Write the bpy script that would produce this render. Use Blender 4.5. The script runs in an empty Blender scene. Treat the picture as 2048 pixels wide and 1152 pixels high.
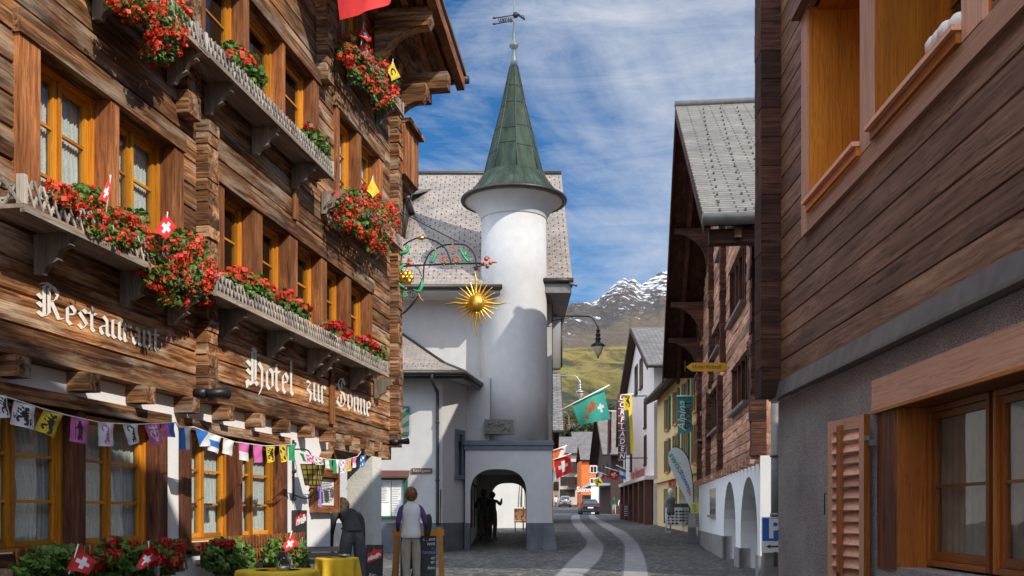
import bpy, bmesh, math, random
from mathutils import Vector, Matrix
from mathutils.geometry import tessellate_polygon
R = random.Random(7)
SC = bpy.context.scene
COL = SC.collection
PI = math.pi
# ------------------------------------------------------------------ survey
F, HOR, EYE = 2000.0, 1025.0, 1.27          # focal length in photo pixels, horizon row, eye height
def at(x, y, D):                            # a photo pixel at distance D -> world point
    return Vector(((x-1024)/F*D, D, EYE+(HOR-y)/F*D))
GP=[(-60,0),(0,0),(18,0),(24,.05),(31,.11),(35,.22),(40,.46),(60,.72),(73,.85),(97,1.06),(150,2.1),(200,3.3),(300,5),(420,12)]
def gz(d):
    for (a,za),(b,zb) in zip(GP,GP[1:]):
        if d <= b: return za+(zb-za)*(d-a)/(b-a)
    return GP[-1][1]
def on_ground(x, y):                        # where the ray of a pixel meets the ground
    lo, hi = 5., 400.
    f = lambda d: EYE+(HOR-y)/F*d-gz(d)
    d = lo
    while d < hi and f(d) > 0: d += .05
    return Vector(((x-1024)/F*d, d, gz(d)))
class Pl:
    """a vertical facade plane X = x0 + k*Y ; s=+1: street side is +X, s=-1: street side is -X"""
    def __init__(self, x0, k, s, Y0=0):
        self.k, self.s = k, s
        self.o = Vector((x0+k*Y0, Y0, 0)); self.m = math.sqrt(1+k*k)
        self.d = Vector((k,1,0))/self.m; self.n = Vector((1,-k,0))/self.m*s
        self.x0 = x0
        self.M = Matrix.Translation(self.o) @ Matrix.Rotation(math.atan2(1,k),4,'Z')
    def hit(self, x, y=HOR, off=0):
        a = (x-1024)/F
        D = (self.x0+self.s*off*self.m)/(a-self.k)
        p = Vector((a*D, D, EYE+(HOR-y)/F*D))
        return (p-self.o).dot(self.d), p.z
    def u(self, x, off=0): return self.hit(x, HOR, off)[0]
    def uD(self, D): return (D-self.o.y)*self.m
    def L(self, u, o, z): return Vector((u, -o*self.s, z))       # facade coords -> local coords of the root
    def W(self, u, o, z): return self.M @ self.L(u,o,z)
# ------------------------------------------------------------------ mesh builder
class MB:
    def __init__(s): s.v=[]; s.f=[]; s.m=[]; s.t=[]; s.uv=[]; s.sm=[]; s.any_uv=False
    def add(s, vs, fs, mat=0, tint=.5, uvs=None, smooth=False):
        b=len(s.v); s.v.extend(Vector(v) for v in vs)
        for i,f in enumerate(fs):
            s.f.append([b+k for k in f]); s.m.append(mat if isinstance(mat,int) else mat[i]); s.t.append(tint); s.sm.append(smooth)
            s.uv.append(uvs[i] if uvs else None)
            if uvs: s.any_uv=True
        return s
    def box(s, a, b, mat=0, tint=.5, T=None):
        x0,x1=sorted((a[0],b[0])); y0,y1=sorted((a[1],b[1])); z0,z1=sorted((a[2],b[2]))
        v=[(x0,y0,z0),(x1,y0,z0),(x1,y1,z0),(x0,y1,z0),(x0,y0,z1),(x1,y0,z1),(x1,y1,z1),(x0,y1,z1)]
        if T: v=[T@Vector(p) for p in v]
        return s.add(v,[(0,3,2,1),(4,5,6,7),(0,1,5,4),(1,2,6,5),(2,3,7,6),(3,0,4,7)],mat,tint)
    def quad(s, a,b,c,d, mat=0, tint=.5, uv=None):
        return s.add([a,b,c,d],[(0,1,2,3)],mat,tint,[uv] if uv else None)
    def prism(s, poly, depth, mat=0, tint=.5, T=None, smooth=False):
        """poly: 3d points (planar), depth: vector"""
        n=len(poly); dv=Vector(depth); p=[Vector(q) for q in poly]
        vs=p+[q+dv for q in p]
        if T: vs=[T@q for q in vs]
        fs=[(i,(i+1)%n,n+(i+1)%n,n+i) for i in range(n)]
        tri=tessellate_polygon([p])
        fs+= [tuple(t) for t in tri]+[tuple(n+k for k in reversed(t)) for t in tri]
        return s.add(vs,fs,mat,tint,None,smooth)
    def flat(s, poly, mat=0, tint=.5):
        p=[Vector(q) for q in poly]
        return s.add(p,[tuple(t) for t in tessellate_polygon([p])],mat,tint)
    def tube(s, pts, r, n=8, mat=0, tint=.5, cap=True, closed=False):
        pts=[Vector(p) for p in pts]; N=len(pts)
        rs=r if isinstance(r,(list,tuple)) else [r]*N
        vs=[]; up=None
        for i,p in enumerate(pts):
            if closed: t=pts[(i+1)%N]-pts[i-1]
            else: t=(pts[min(i+1,N-1)]-pts[max(i-1,0)])
            if t.length<1e-9: t=Vector((0,0,1))
            t.normalize()
            if up is None:
                up=Vector((0,0,1)) if abs(t.z)<.9 else Vector((0,1,0))
            a=t.cross(up)
            if a.length<1e-4: up=Vector((1,0,0)); a=t.cross(up)
            a.normalize(); b=a.cross(t).normalized(); up=b
            for k in range(n):
                an=2*PI*k/n; vs.append(p+(a*math.cos(an)+b*math.sin(an))*rs[i])
        fs=[]
        for i in range(N if closed else N-1):
            j=(i+1)%N
            for k in range(n): fs.append((i*n+k,i*n+(k+1)%n,j*n+(k+1)%n,j*n+k))
        if cap and not closed: fs+=[tuple(range(n))[::-1],tuple((N-1)*n+k for k in range(n))]
        return s.add(vs,fs,mat,tint,None,n>4)
    def lathe(s, prof, n=24, c=(0,0,0), mat=0, tint=.5, smooth=True, a0=0, T=None):
        c=Vector(c); vs=[]; fs=[]; N=len(prof)
        for r,z in prof:
            for k in range(n):
                an=a0+2*PI*k/n; vs.append(c+Vector((r*math.cos(an),r*math.sin(an),z)))
        for i in range(N-1):
            for k in range(n): fs.append((i*n+k,i*n+(k+1)%n,(i+1)*n+(k+1)%n,(i+1)*n+k))
        if prof[0][0]>1e-4: fs.append(tuple(range(n))[::-1])
        if prof[-1][0]>1e-4: fs.append(tuple((N-1)*n+k for k in range(n)))
        if T: vs=[T@v for v in vs]
        return s.add(vs,fs,mat,tint,None,smooth)
    def ball(s, c, r, n=10, mat=0, tint=.5, sc=(1,1,1)):
        c=Vector(c); prof=[]
        vs=[];fs=[]; m=max(4,n//2)
        for i in range(m+1):
            th=PI*i/m
            for k in range(n):
                ph=2*PI*k/n
                vs.append(c+Vector((r*sc[0]*math.sin(th)*math.cos(ph),r*sc[1]*math.sin(th)*math.sin(ph),-r*sc[2]*math.cos(th))))
        for i in range(m):
            for k in range(n): fs.append((i*n+k,i*n+(k+1)%n,(i+1)*n+(k+1)%n,(i+1)*n+k))
        return s.add(vs,fs,mat,tint,None,True)
    def merge(s, o, M=None, mat=None):
        b=len(s.v); s.v.extend((M@v if M else v.copy()) for v in o.v)
        for i,f in enumerate(o.f):
            s.f.append([b+k for k in f]); s.m.append(o.m[i] if mat is None else mat); s.t.append(o.t[i]); s.uv.append(o.uv[i]); s.sm.append(o.sm[i])
        s.any_uv=s.any_uv or o.any_uv
        return s
    def mesh(s, name, mats, fix=True):
        me=bpy.data.meshes.new(name)
        me.from_pydata([tuple(v) for v in s.v],[],s.f)
        for m in (mats if isinstance(mats,(list,tuple)) else [mats]): me.materials.append(m)
        me.polygons.foreach_set('material_index',s.m)
        me.polygons.foreach_set('use_smooth',s.sm)
        at_=me.attributes.new('tint','FLOAT','FACE'); at_.data.foreach_set('value',s.t)
        if s.any_uv:
            uv=me.uv_layers.new(name='UVMap')
            for p,q in zip(me.polygons,s.uv):
                if q:
                    for li,c in zip(p.loop_indices,q): uv.data[li].uv=c
        if fix:
            bm=bmesh.new(); bm.from_mesh(me); bmesh.ops.recalc_face_normals(bm,faces=bm.faces); bm.to_mesh(me); bm.free()
        me.update()
        return me
    def build(s, name, mats, parent=None, M=None, fix=True):
        o=bpy.data.objects.new(name,s.mesh(name,mats,fix)); COL.objects.link(o)
        if parent: o.parent=parent
        if M is not None: o.matrix_local=M
        return o
def pieces(mb,name,mats,parent=None,fix=True):
    '''one object per connected piece'''
    par=list(range(len(mb.v)))
    def fd(i):
        while par[i]!=i: par[i]=par[par[i]]; i=par[i]
        return i
    for f in mb.f:
        r=fd(f[0])
        for k in f[1:]: par[fd(k)]=r
    g={}
    for i,f in enumerate(mb.f): g.setdefault(fd(f[0]),[]).append(i)
    out=[]
    for fs in g.values():
        m=MB(); mp={}
        for i in fs:
            for k in mb.f[i]:
                if k not in mp: mp[k]=len(m.v); m.v.append(mb.v[k])
            m.f.append([mp[k] for k in mb.f[i]]); m.m.append(mb.m[i]); m.t.append(mb.t[i]); m.uv.append(mb.uv[i]); m.sm.append(mb.sm[i])
        m.any_uv=mb.any_uv; out.append(m.build(name,mats,parent,fix=fix))
    return out
def tag(o,label=None,cat=None,group=None,kind=None):
    if label: o['label']=label
    if cat: o['category']=cat
    if group: o['group']=group
    if kind: o['kind']=kind
    return o
def thing(name,label,cat,M=None,group=None,parent=None):
    o=bpy.data.objects.new(name,None); COL.objects.link(o); o.empty_display_size=.2
    if M is not None: o.matrix_world=M
    if parent: o.parent=parent
    return tag(o,label,cat,group)
def TR(x,y,z,rz=0): return Matrix.Translation((x,y,z))@Matrix.Rotation(rz,4,'Z')
def copy_tree(o,parent=None):
    c=o.copy(); COL.objects.link(c)
    if parent: c.parent=parent
    for ch in list(o.children): copy_tree(ch,c)
    return c
# ------------------------------------------------------------------ node materials
class NT:
    def __init__(s,name):
        s.mat=bpy.data.materials.new(name); s.mat.use_nodes=True; s.nt=s.mat.node_tree
        s.n=s.nt.nodes; s.l=s.nt.links; s.b=s.n['Principled BSDF']; s.out=s.n['Material Output']
    def new(s,t,**k):
        n=s.n.new(t)
        for a,v in k.items(): setattr(n,a,v)
        return n
    def set(s,sock,v):
        if hasattr(v,'is_output') or isinstance(v,bpy.types.NodeSocket): s.l.new(v,sock)
        elif isinstance(v,(tuple,list)) and len(v)==3 and sock.type=='RGBA': sock.default_value=(*v,1)
        else: sock.default_value=v
    def obj(s): return s.new('ShaderNodeTexCoord').outputs['Object']
    def uv(s): return s.new('ShaderNodeTexCoord').outputs['UV']
    def geo(s): return s.new('ShaderNodeNewGeometry').outputs['Position']
    def map(s,vec,sc=(1,1,1),loc=(0,0,0),rot=(0,0,0)):
        m=s.new('ShaderNodeMapping'); s.set(m.inputs['Vector'],vec); s.set(m.inputs['Scale'],sc); s.set(m.inputs['Location'],loc); s.set(m.inputs['Rotation'],rot); return m.outputs[0]
    def noise(s,vec,scale=5,detail=5,rough=.55,dist=0):
        m=s.new('ShaderNodeTexNoise'); s.set(m.inputs['Vector'],vec); s.set(m.inputs['Scale'],scale); s.set(m.inputs['Detail'],detail); s.set(m.inputs['Roughness'],rough); s.set(m.inputs['Distortion'],dist); return m.outputs['Fac']
    def vor(s,vec,scale,feat='F1',out='Distance',rnd=1):
        m=s.new('ShaderNodeTexVoronoi',feature=feat); s.set(m.inputs['Vector'],vec); s.set(m.inputs['Scale'],scale); s.set(m.inputs['Randomness'],rnd); return m.outputs[out]
    def ramp(s,fac,stops,interp='LINEAR'):
        m=s.new('ShaderNodeValToRGB'); s.set(m.inputs[0],fac); e=m.color_ramp.elements; m.color_ramp.interpolation=interp
        while len(e)<len(stops): e.new(.5)
        for i,(p,c) in enumerate(stops):
            e[i].position=p; e[i].color=(*c,1) if isinstance(c,(tuple,list)) else (c,c,c,1)
        return m.outputs[0]
    def mix(s,fac,a,b,mode='MIX'):
        m=s.new('ShaderNodeMix',data_type='RGBA',blend_type=mode); s.set(m.inputs[0],fac); s.set(m.inputs[6],a); s.set(m.inputs[7],b); return m.outputs[2]
    def math(s,op,a,b=0,c=0):
        m=s.new('ShaderNodeMath',operation=op); s.set(m.inputs[0],a); s.set(m.inputs[1],b); s.set(m.inputs[2],c); return m.outputs[0]
    def vmath(s,op,a,b):
        m=s.new('ShaderNodeVectorMath',operation=op); s.set(m.inputs[0],a); s.set(m.inputs[1],b); return m.outputs[0]
    def tint(s): return s.new('ShaderNodeAttribute',attribute_name='tint').outputs['Fac']
    def rnd(s): return s.new('ShaderNodeObjectInfo').outputs['Random']
    def comb(s,x=0,y=0,z=0):
        m=s.new('ShaderNodeCombineXYZ'); s.set(m.inputs[0],x); s.set(m.inputs[1],y); s.set(m.inputs[2],z); return m.outputs[0]
    def bump(s,h,strength=.5,dist=.01):
        m=s.new('ShaderNodeBump'); s.set(m.inputs['Height'],h); s.set(m.inputs['Strength'],strength); s.set(m.inputs['Distance'],dist); s.l.new(m.outputs[0],s.b.inputs['Normal']); return m.outputs[0]
    def fin(s,col=None,rough=.6,metal=0,spec=None,**k):
        if col is not None: s.set(s.b.inputs['Base Color'],col)
        s.set(s.b.inputs['Roughness'],rough); s.set(s.b.inputs['Metallic'],metal)
        if spec is not None: s.b.inputs['Specular IOR Level'].default_value=spec
        for a,v in k.items(): s.set(s.b.inputs[a.replace('_',' ')],v)
        return s.mat
def wood(name,axis,dark,mid,light,grain=26,along=.9,patch=1.3,rough=.75,grey=None,bump=.6,dist=.004,streak=None,con=1.):
    t=NT(name); a={'x':0,'y':1,'z':2}[axis]
    off=t.math('MULTIPLY',t.math('ADD',t.tint(),t.rnd()),53.7)
    v=t.vmath('ADD',t.obj(),t.comb(off,off,off))
    def st(ac,al): q=[ac]*3; q[a]=al; return q
    warp=t.noise(t.map(v,st(3,1.2)),1,2,.5)
    vw=t.vmath('ADD',v,t.comb(*[0 if i==a else t.math('MULTIPLY',warp,.10) for i in range(3)]))
    g=t.noise(t.map(vw,st(grain*1.5,along*1.8)),1,8,.68,.2)
    m=t.noise(t.map(vw,st(grain*.35,along*.9)),1,5,.6,.3)
    p=t.noise(t.map(v,st(patch*3.2,patch*.9)),1,5,.6)
    fine=t.noise(t.map(vw,st(grain*4,along*2.4)),1,3,.6)
    f=t.math('ADD',t.math('MULTIPLY',g,.6),t.math('MULTIPLY',m,.4))
    w=.13/con
    c=t.ramp(f,[(.5-w*1.25,dark),(.5,mid),(.5+w*1.1,light)])
    c=t.mix(t.ramp(p,[(.40,0.),(.60,1.)]),t.mix(.6,c,dark),c)
    if grey: c=t.mix(t.math('MULTIPLY',t.ramp(t.noise(t.map(v,st(patch*5,patch*.8),(9,3,4)),1.2,6,.62),[(.50,0.),(.64,1.)]),.8),c,t.mix(g,(grey[0]*.35,grey[1]*.35,grey[2]*.35),(grey[0]*1.25,grey[1]*1.25,grey[2]*1.25)))
    if streak: c=t.mix(t.ramp(t.noise(t.map(v,st(patch*6,patch*.7),(3,8,1)),1.1,4,.6),[(.58,0.),(.68,.8)]),c,t.mix(g,(streak[0]*.5,streak[1]*.5,streak[2]*.5),(min(1,streak[0]*1.4),streak[1]*1.4,streak[2]*1.4)))
    kn=t.vor(t.map(vw,st(grain*.32,along*1.4)),1); c=t.mix(t.ramp(kn,[(.08,.85*min(1,con)),(.2,0.)]),c,(dark[0]*.5,dark[1]*.5,dark[2]*.5))
    tv=t.ramp(t.tint(),[(0,(.60,.58,.56)),(.5,(1.,1.,1.)),(1,(1.4,1.34,1.26))])
    c=t.mix(1.,c,tv,'MULTIPLY')
    ck=.45+.4*(1-min(1,con)); c=t.mix(1.,c,t.ramp(fine,[(.34,(ck,ck*.97,ck*.95)),(.47,(1,1,1)),(.7,(1.15,1.14,1.12))]),'MULTIPLY')
    t.bump(t.math('ADD',g,t.math('MULTIPLY',fine,.6)),bump,dist)
    return t.fin(c,rough,0,.3)
def plain(name,c,rough=.6,metal=0,var=.15,scale=6,bump=0,bscale=60,spec=None,dirt=None,damt=.55,**k):
    t=NT(name); v=t.obj()
    n=t.noise(v,scale,5,.6)
    lo=tuple(x*(1-var) for x in c); hi=tuple(min(1,x*(1+var)) for x in c)
    col=t.ramp(n,[(.3,lo),(.7,hi)])
    if dirt:
        d=t.noise(t.map(v,(1.5,1.5,.4)),1.2,6,.65)
        col=t.mix(t.ramp(d,[(.5,0.),(.75,damt)]),col,dirt)
    if bump: t.bump(t.noise(v,bscale,4,.6),bump,.01)
    return t.fin(col,rough,metal,spec,**k)
M={}
# weathered chalet timber
D_,Mi,Li=(.034,.014,.007),(.25,.104,.040),(.64,.33,.145)
for ax in 'xyz':
    M['log_'+ax]=wood('log_wood_'+ax,ax,D_,Mi,Li,22,.42,1.1,.8,(.56,.43,.31),.9,.006,(.50,.20,.055),1.45)
    M['plank_'+ax]=wood('plank_wood_'+ax,ax,(.13,.040,.014),(.36,.135,.045),(.60,.27,.10),26,.9,1.3,.7,None,.5,.004,None,1.)
    M['reddark_'+ax]=wood('dark_red_post_'+ax,ax,(.05,.016,.008),(.16,.055,.025),(.32,.13,.06),26,.9,1.3,.6,None,.5,.004,None,1.)
    M['amber_'+ax]=wood('amber_sash_'+ax,ax,(.42,.15,.012),(.58,.24,.02),(.7,.32,.035),30,.8,1.,.45,None,.2,.002,None,.45)
    M['grey_'+ax]=wood('grey_wood_'+ax,ax,(.16,.125,.10),(.36,.30,.25),(.56,.48,.42),30,.8,1.5,.85,None,.6,.004,None,.7)
    M['brown_'+ax]=wood('brown_board_'+ax,ax,(.13,.068,.042),(.26,.145,.092),(.44,.27,.175),16,.45,.9,.62,None,.3,.003,None,.95)
    M['red_'+ax]=wood('red_stain_'+ax,ax,(.42,.125,.015),(.62,.215,.022),(.76,.30,.045),26,.6,1.,.42,None,.15,.002,None,.45)
    M['chal_'+ax]=wood('chalet_log_'+ax,ax,(.22,.10,.06),(.56,.29,.19),(.78,.50,.36),20,.6,1.4,.8,None,.8,.005)
    M['redlow_'+ax]=wood('low_red_stain_'+ax,ax,(.20,.055,.010),(.32,.10,.016),(.42,.15,.03),26,.6,1.,.42,None,.15,.002,None,.55)
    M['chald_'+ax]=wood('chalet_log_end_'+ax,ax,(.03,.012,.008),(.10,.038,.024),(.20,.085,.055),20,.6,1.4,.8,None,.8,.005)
    M['pale_'+ax]=wood('pale_fence_wood_'+ax,ax,(.30,.26,.22),(.52,.47,.42),(.70,.65,.60),30,.8,1.5,.85,None,.4,.003,None,.7)
    M['dgrey_'+ax]=wood('teak_slat_'+ax,ax,(.10,.085,.075),(.17,.145,.13),(.25,.215,.19),30,.8,1.5,.75,None,.4,.003,None,.7)
    M['ply_'+ax]=wood('pine_orange_'+ax,ax,(.5,.19,.015),(.62,.26,.025),(.72,.33,.05),22,.7,1.,.5,None,.15,.002,None,.45)
M['peach']=wood('salmon_paint','x',(.62,.33,.225),(.72,.40,.28),(.80,.47,.34),18,.5,1.2,.6,None,.12,.002,None,.16)
M['peachz']=wood('salmon_paint_up','z',(.62,.33,.225),(.72,.40,.28),(.80,.47,.34),18,.5,1.2,.6,None,.12,.002,None,.16)
M['plaster']=plain('white_plaster',(.50,.49,.478),.9,0,.06,3,.35,40,dirt=(.38,.37,.36),damt=.3)
M['bright_plaster']=plain('lifted_white_plaster',(.80,.79,.78),.9,0,.04,3,.3,40,dirt=(.68,.67,.65))  # paler copy of white_plaster; light put into its colour, mainly for shaded walls
M['rough_plaster']=plain('rough_plaster',(.70,.68,.62),.95,0,.08,9,.9,22)
M['stone']=plain('grey_base_stone',(.115,.12,.135),.8,0,.25,2.5,.4,50,dirt=(.07,.07,.075))
M['stone_trim']=plain('dark_stone_trim',(.12,.135,.165),.75,0,.15,5,.3,60)
M['granite']=plain('granite_slab',(.245,.235,.225),.75,0,.22,3,.3,120,dirt=(.16,.152,.145))
M['concrete']=plain('concrete',(.30,.29,.28),.85,0,.2,6,.4,60)
M['iron']=plain('black_iron',(.03,.03,.034),.45,.4,.3,20)
M['dark_metal']=plain('brown_gutter_metal',(.05,.042,.04),.45,.5,.3,8)
M['zinc']=plain('zinc_sheet',(.20,.185,.175),.55,.5,.22,4,.1,20)
M['steel']=plain('brushed_steel',(.5,.5,.5),.4,.8,.15,9)
M['gold']=plain('gilt_metal',(.82,.48,.07),.33,.85,.12,14,.3,30,dirt=(.5,.24,.03))
M['verdigris']=plain('green_paint',(.05,.42,.17),.5,0,.2,12)
M['copper_red']=plain('coppery_red',(.55,.18,.07),.5,.3,.25,14)
M['white']=plain('white_paint',(.8,.8,.79),.5,0,.04,5)
M['offwhite']=plain('sign_lettering',(.86,.82,.75),.8,0,.1,30)
M['black']=plain('black_paint',(.02,.02,.022),.5,0,.2,10)
M['red']=plain('flag_red',(.62,.025,.02),.7,0,.12,9)
M['yellow']=plain('flag_yellow',(.72,.52,.03),.7,0,.1,9)
M['pink']=plain('flag_pink',(.68,.15,.42),.7,0,.1,9)
M['blue']=plain('flag_blue',(.03,.17,.55),.7,0,.1,9)
M['teal']=plain('flag_teal',(.05,.42,.33),.7,0,.1,7)
M['green']=plain('flag_green',(.02,.33,.12),.7,0,.1,9)
M['signblue']=plain('parking_blue',(.01,.13,.50),.4,0,.05,5)
M['maroon']=plain('maroon_panel',(.11,.012,.022),.5,0,.2,5)
M['brownpaint']=plain('dark_brown_paint',(.10,.035,.025),.6,0,.25,4)
M['redtext']=plain('red_lettering',(.45,.03,.02),.6)
M['board']=plain('chalkboard',(.028,.026,.026),.7,0,.3,7)
M['paper']=plain('paper_notice',(.75,.74,.72),.8,0,.05,20)
M['lilac']=plain('lilac_notice',(.42,.26,.72),.8,0,.05,20)
M['limepaper']=plain('lime_notice',(.72,.78,.15),.8,0,.05,20)
M['cloth']=plain('yellow_tablecloth',(.78,.50,.025),.85,0,.08,8,.2,200)
M['lace']=None
M['room']=plain('dark_room',(.030,.024,.02),.9,0,.3,2)  # near-black backing behind windows, the shade of the rooms put into its colour
M['greenwood']=plain('dark_green_board',(.012,.10,.06),.6,0,.15,6)
M['shutgrey']=plain('grey_stripe',(.15,.16,.16),.6,0,.15,6)
M['orange_wall']=plain('orange_plaster',(.75,.17,.035),.85,0,.06,3)
M['orange2']=plain('amber_plaster',(.62,.26,.06),.85,0,.08,3)
M['cream']=plain('cream_plaster',(.60,.50,.30),.9,0,.06,2,.1,40)
M['ochre']=plain('yellow_plaster',(.76,.56,.27),.9,0,.06,2,.1,40)
M['palewall']=plain('pale_plaster',(.76,.69,.65),.9,0,.05,2,.1,40)
M['beige']=plain('beige_plaster',(.56,.50,.43),.9,0,.1,2)
M['darkwood']=plain('dark_stained_wood',(.05,.022,.014),.7,0,.35,4)
M['skin']=plain('skin',(.55,.30,.21),.55,0,.06,20)
M['hair']=plain('auburn_hair',(.24,.085,.03),.55,0,.5,30,.9,60)
M['hairdark']=plain('dark_hair',(.03,.02,.015),.6,0,.3,40)
M['vest']=plain('white_vest',(.76,.74,.70),.8,0,.05,9,.3,30)
M['purple']=plain('purple_sleeve',(.11,.05,.17),.85,0,.15,20)
M['khaki']=plain('khaki_trousers',(.40,.345,.245),.85,0,.12,9,.5,22)
M['charcoal']=plain('charcoal_cloth',(.055,.05,.052),.9,0,.2,14,.4,25)
M['greycloth']=plain('washed_grey_jeans',(.085,.082,.088),.9,0,.2,12,.4,25)
M['navy']=plain('navy_cloth',(.10,.085,.08),.9,0,.2,10)
M['greencloth']=plain('green_sweater',(.01,.09,.07),.9)
M['tyre']=plain('rubber',(.015,.015,.016),.8)
M['carblack']=plain('black_car_paint',(.012,.010,.010),.2,.2,.1,3,Coat_Weight=.6)
M['carsilver']=plain('silver_car_paint',(.34,.31,.31),.3,.5,.08,3,Coat_Weight=.5)
M['lampred']=plain('tail_lamp_red',(.35,.01,.01),.3)
M['yglass']=plain('amber_lamp_glass',(.42,.33,.06),.3,0,.3,9)
M['milk']=plain('milky_lamp_glass',(.62,.56,.38),.35,0,.1,9)
M['bluepane']=plain('blue_shutter',(.06,.12,.30),.5,0,.15,6)
def fabric(name,c):
    t=NT(name); t.fin(c,.8); return t.mat
def lace():
    t=NT('lace_curtain'); v=t.obj()
    w=t.noise(t.map(v,(60,60,1.2)),1,2,.5)
    holes=t.vor(t.map(v,(1,1,1)),70)
    c=t.mix(t.ramp(w,[(.3,.25),(.7,1.)]),(.6,.61,.57),(.86,.87,.83))
    a=t.math('ADD',t.math('MULTIPLY',t.ramp(holes,[(.2,0.),(.4,1.)]),.3),.7)
    t.fin(c,.9); t.set(t.b.inputs['Alpha'],a); return t.mat
M['lace']=lace()
M['net']=plain('brown_net_curtain',(.34,.28,.22),.9,0,.35,3)
def glass(name,tintc=(.75,.8,.8),refl=1.):
    t=NT(name)
    tr=t.new('ShaderNodeBsdfTransparent'); t.set(tr.inputs[0],tintc)
    gl=t.new('ShaderNodeBsdfGlossy'); t.set(gl.inputs['Roughness'],.02); t.set(gl.inputs[0],(refl,refl,refl))
    lw=t.new('ShaderNodeLayerWeight'); lw.inputs[0].default_value=.5
    v=t.noise(t.geo(),1.6,2,.5)
    b=t.new('ShaderNodeBump'); t.set(b.inputs['Height'],v); b.inputs['Strength'].default_value=.12; b.inputs['Distance'].default_value=.05
    t.l.new(b.outputs[0],gl.inputs['Normal'])
    mx=t.new('ShaderNodeMixShader'); t.set(mx.inputs[0],t.math('ADD',t.math('MULTIPLY',t.math('POWER',lw.outputs['Facing'],5.),.9),.05)); t.l.new(tr.outputs[0],mx.inputs[1]); t.l.new(gl.outputs[0],mx.inputs[2])
    t.l.new(mx.outputs[0],t.out.inputs[0]); return t.mat
M['glass']=glass('window_glass')
def darkglass():
    t=NT('dark_window_glass'); n=t.noise(t.geo(),.7,2)
    return t.fin(t.ramp(n,[(.3,(.012,.014,.016)),(.7,(.06,.065,.07))]),.12,0,.8)
M['dglass']=darkglass()
def slate(name,c0,c1,w=.22,h=.11,joint=.2):
    t=NT(name); v=t.uv()
    b=t.new('ShaderNodeTexBrick'); t.set(b.inputs['Vector'],v)
    b.inputs['Scale'].default_value=1; b.inputs['Brick Width'].default_value=w; b.inputs['Row Height'].default_value=h; b.inputs['Mortar Size'].default_value=h*joint*.5
    b.inputs['Mortar Smooth'].default_value=.3; b.inputs['Bias'].default_value=0
    t.set(b.inputs['Color1'],c0); t.set(b.inputs['Color2'],c1); t.set(b.inputs['Mortar'],tuple(x*.28 for x in c0))
    n=t.noise(v,1.1,6,.65); n2=t.noise(v,14,4,.6)
    c=t.mix(1.,b.outputs[0],t.ramp(n,[(.3,(.68,.68,.7)),(.7,(1.25,1.22,1.18))]),'MULTIPLY')
    c=t.mix(1.,c,t.ramp(n2,[(.3,(.8,.8,.8)),(.7,(1.15,1.15,1.15))]),'MULTIPLY')
    sep=t.new('ShaderNodeSeparateXYZ'); t.set(sep.inputs[0],v)
    saw=t.math('FRACT',t.math('DIVIDE',sep.outputs[1],h))
    t.bump(t.math('SUBTRACT',t.math('MULTIPLY',saw,-1.),t.math('MULTIPLY',b.outputs[1],.8)),.8,.02)
    return t.fin(c,.75,0,.3)
M['slate']=slate('slate_grey_brown',(.37,.315,.275),(.305,.26,.228),.30,.10,.16)
M['slate_light']=slate('slate_light',(.235,.215,.185),(.19,.174,.152),.6,.155,.24)
M['slate_far']=slate('slate_far',(.22,.205,.20),(.16,.15,.147),.5,.25,.2)
M['slate_red']=slate('tile_reddish',(.34,.16,.12),(.27,.13,.10),.5,.25,.2)
M['guard']=plain('roof_guard_metal',(.09,.085,.08),.6,.2,.3,20)
def patina():
    t=NT('green_copper'); v=t.obj()
    n=t.noise(t.map(v,(2.2,2.2,.45)),1.6,7,.65); n2=t.noise(t.map(v,(9,9,1.0)),1.5,5,.6); n3=t.noise(v,1.2,4)
    c=t.ramp(n,[(.3,(.018,.025,.020)),(.46,(.034,.055,.040)),(.6,(.055,.092,.064)),(.75,(.10,.145,.105))])
    c=t.mix(t.ramp(n2,[(.45,0.),(.72,.6)]),c,(.06,.055,.045))
    c=t.mix(t.ramp(n3,[(.5,0.),(.7,.35)]),c,(.08,.14,.098))
    t.bump(n2,.15,.01)
    c=t.mix(1.,c,(.72,.74,.70),'MULTIPLY')
    return t.fin(c,.7,0,.2)
M['copper']=patina()
def roughcast():
    t=NT('grey_roughcast'); v=t.obj()
    n=t.vor(v,95); n2=t.noise(v,1.2,4); n3=t.noise(v,130,3,.6)
    c=t.ramp(n3,[(.36,(.15,.135,.14)),(.5,(.40,.37,.365)),(.66,(.70,.66,.64))])
    c=t.mix(1.,c,t.ramp(n2,[(.3,(.75,.73,.75)),(.7,(1.15,1.15,1.12))]),'MULTIPLY')
    t.bump(t.math('ADD',n,n3),.9,.012)
    return t.fin(c,.9,0,.2)
M['roughcast']=roughcast()
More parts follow.
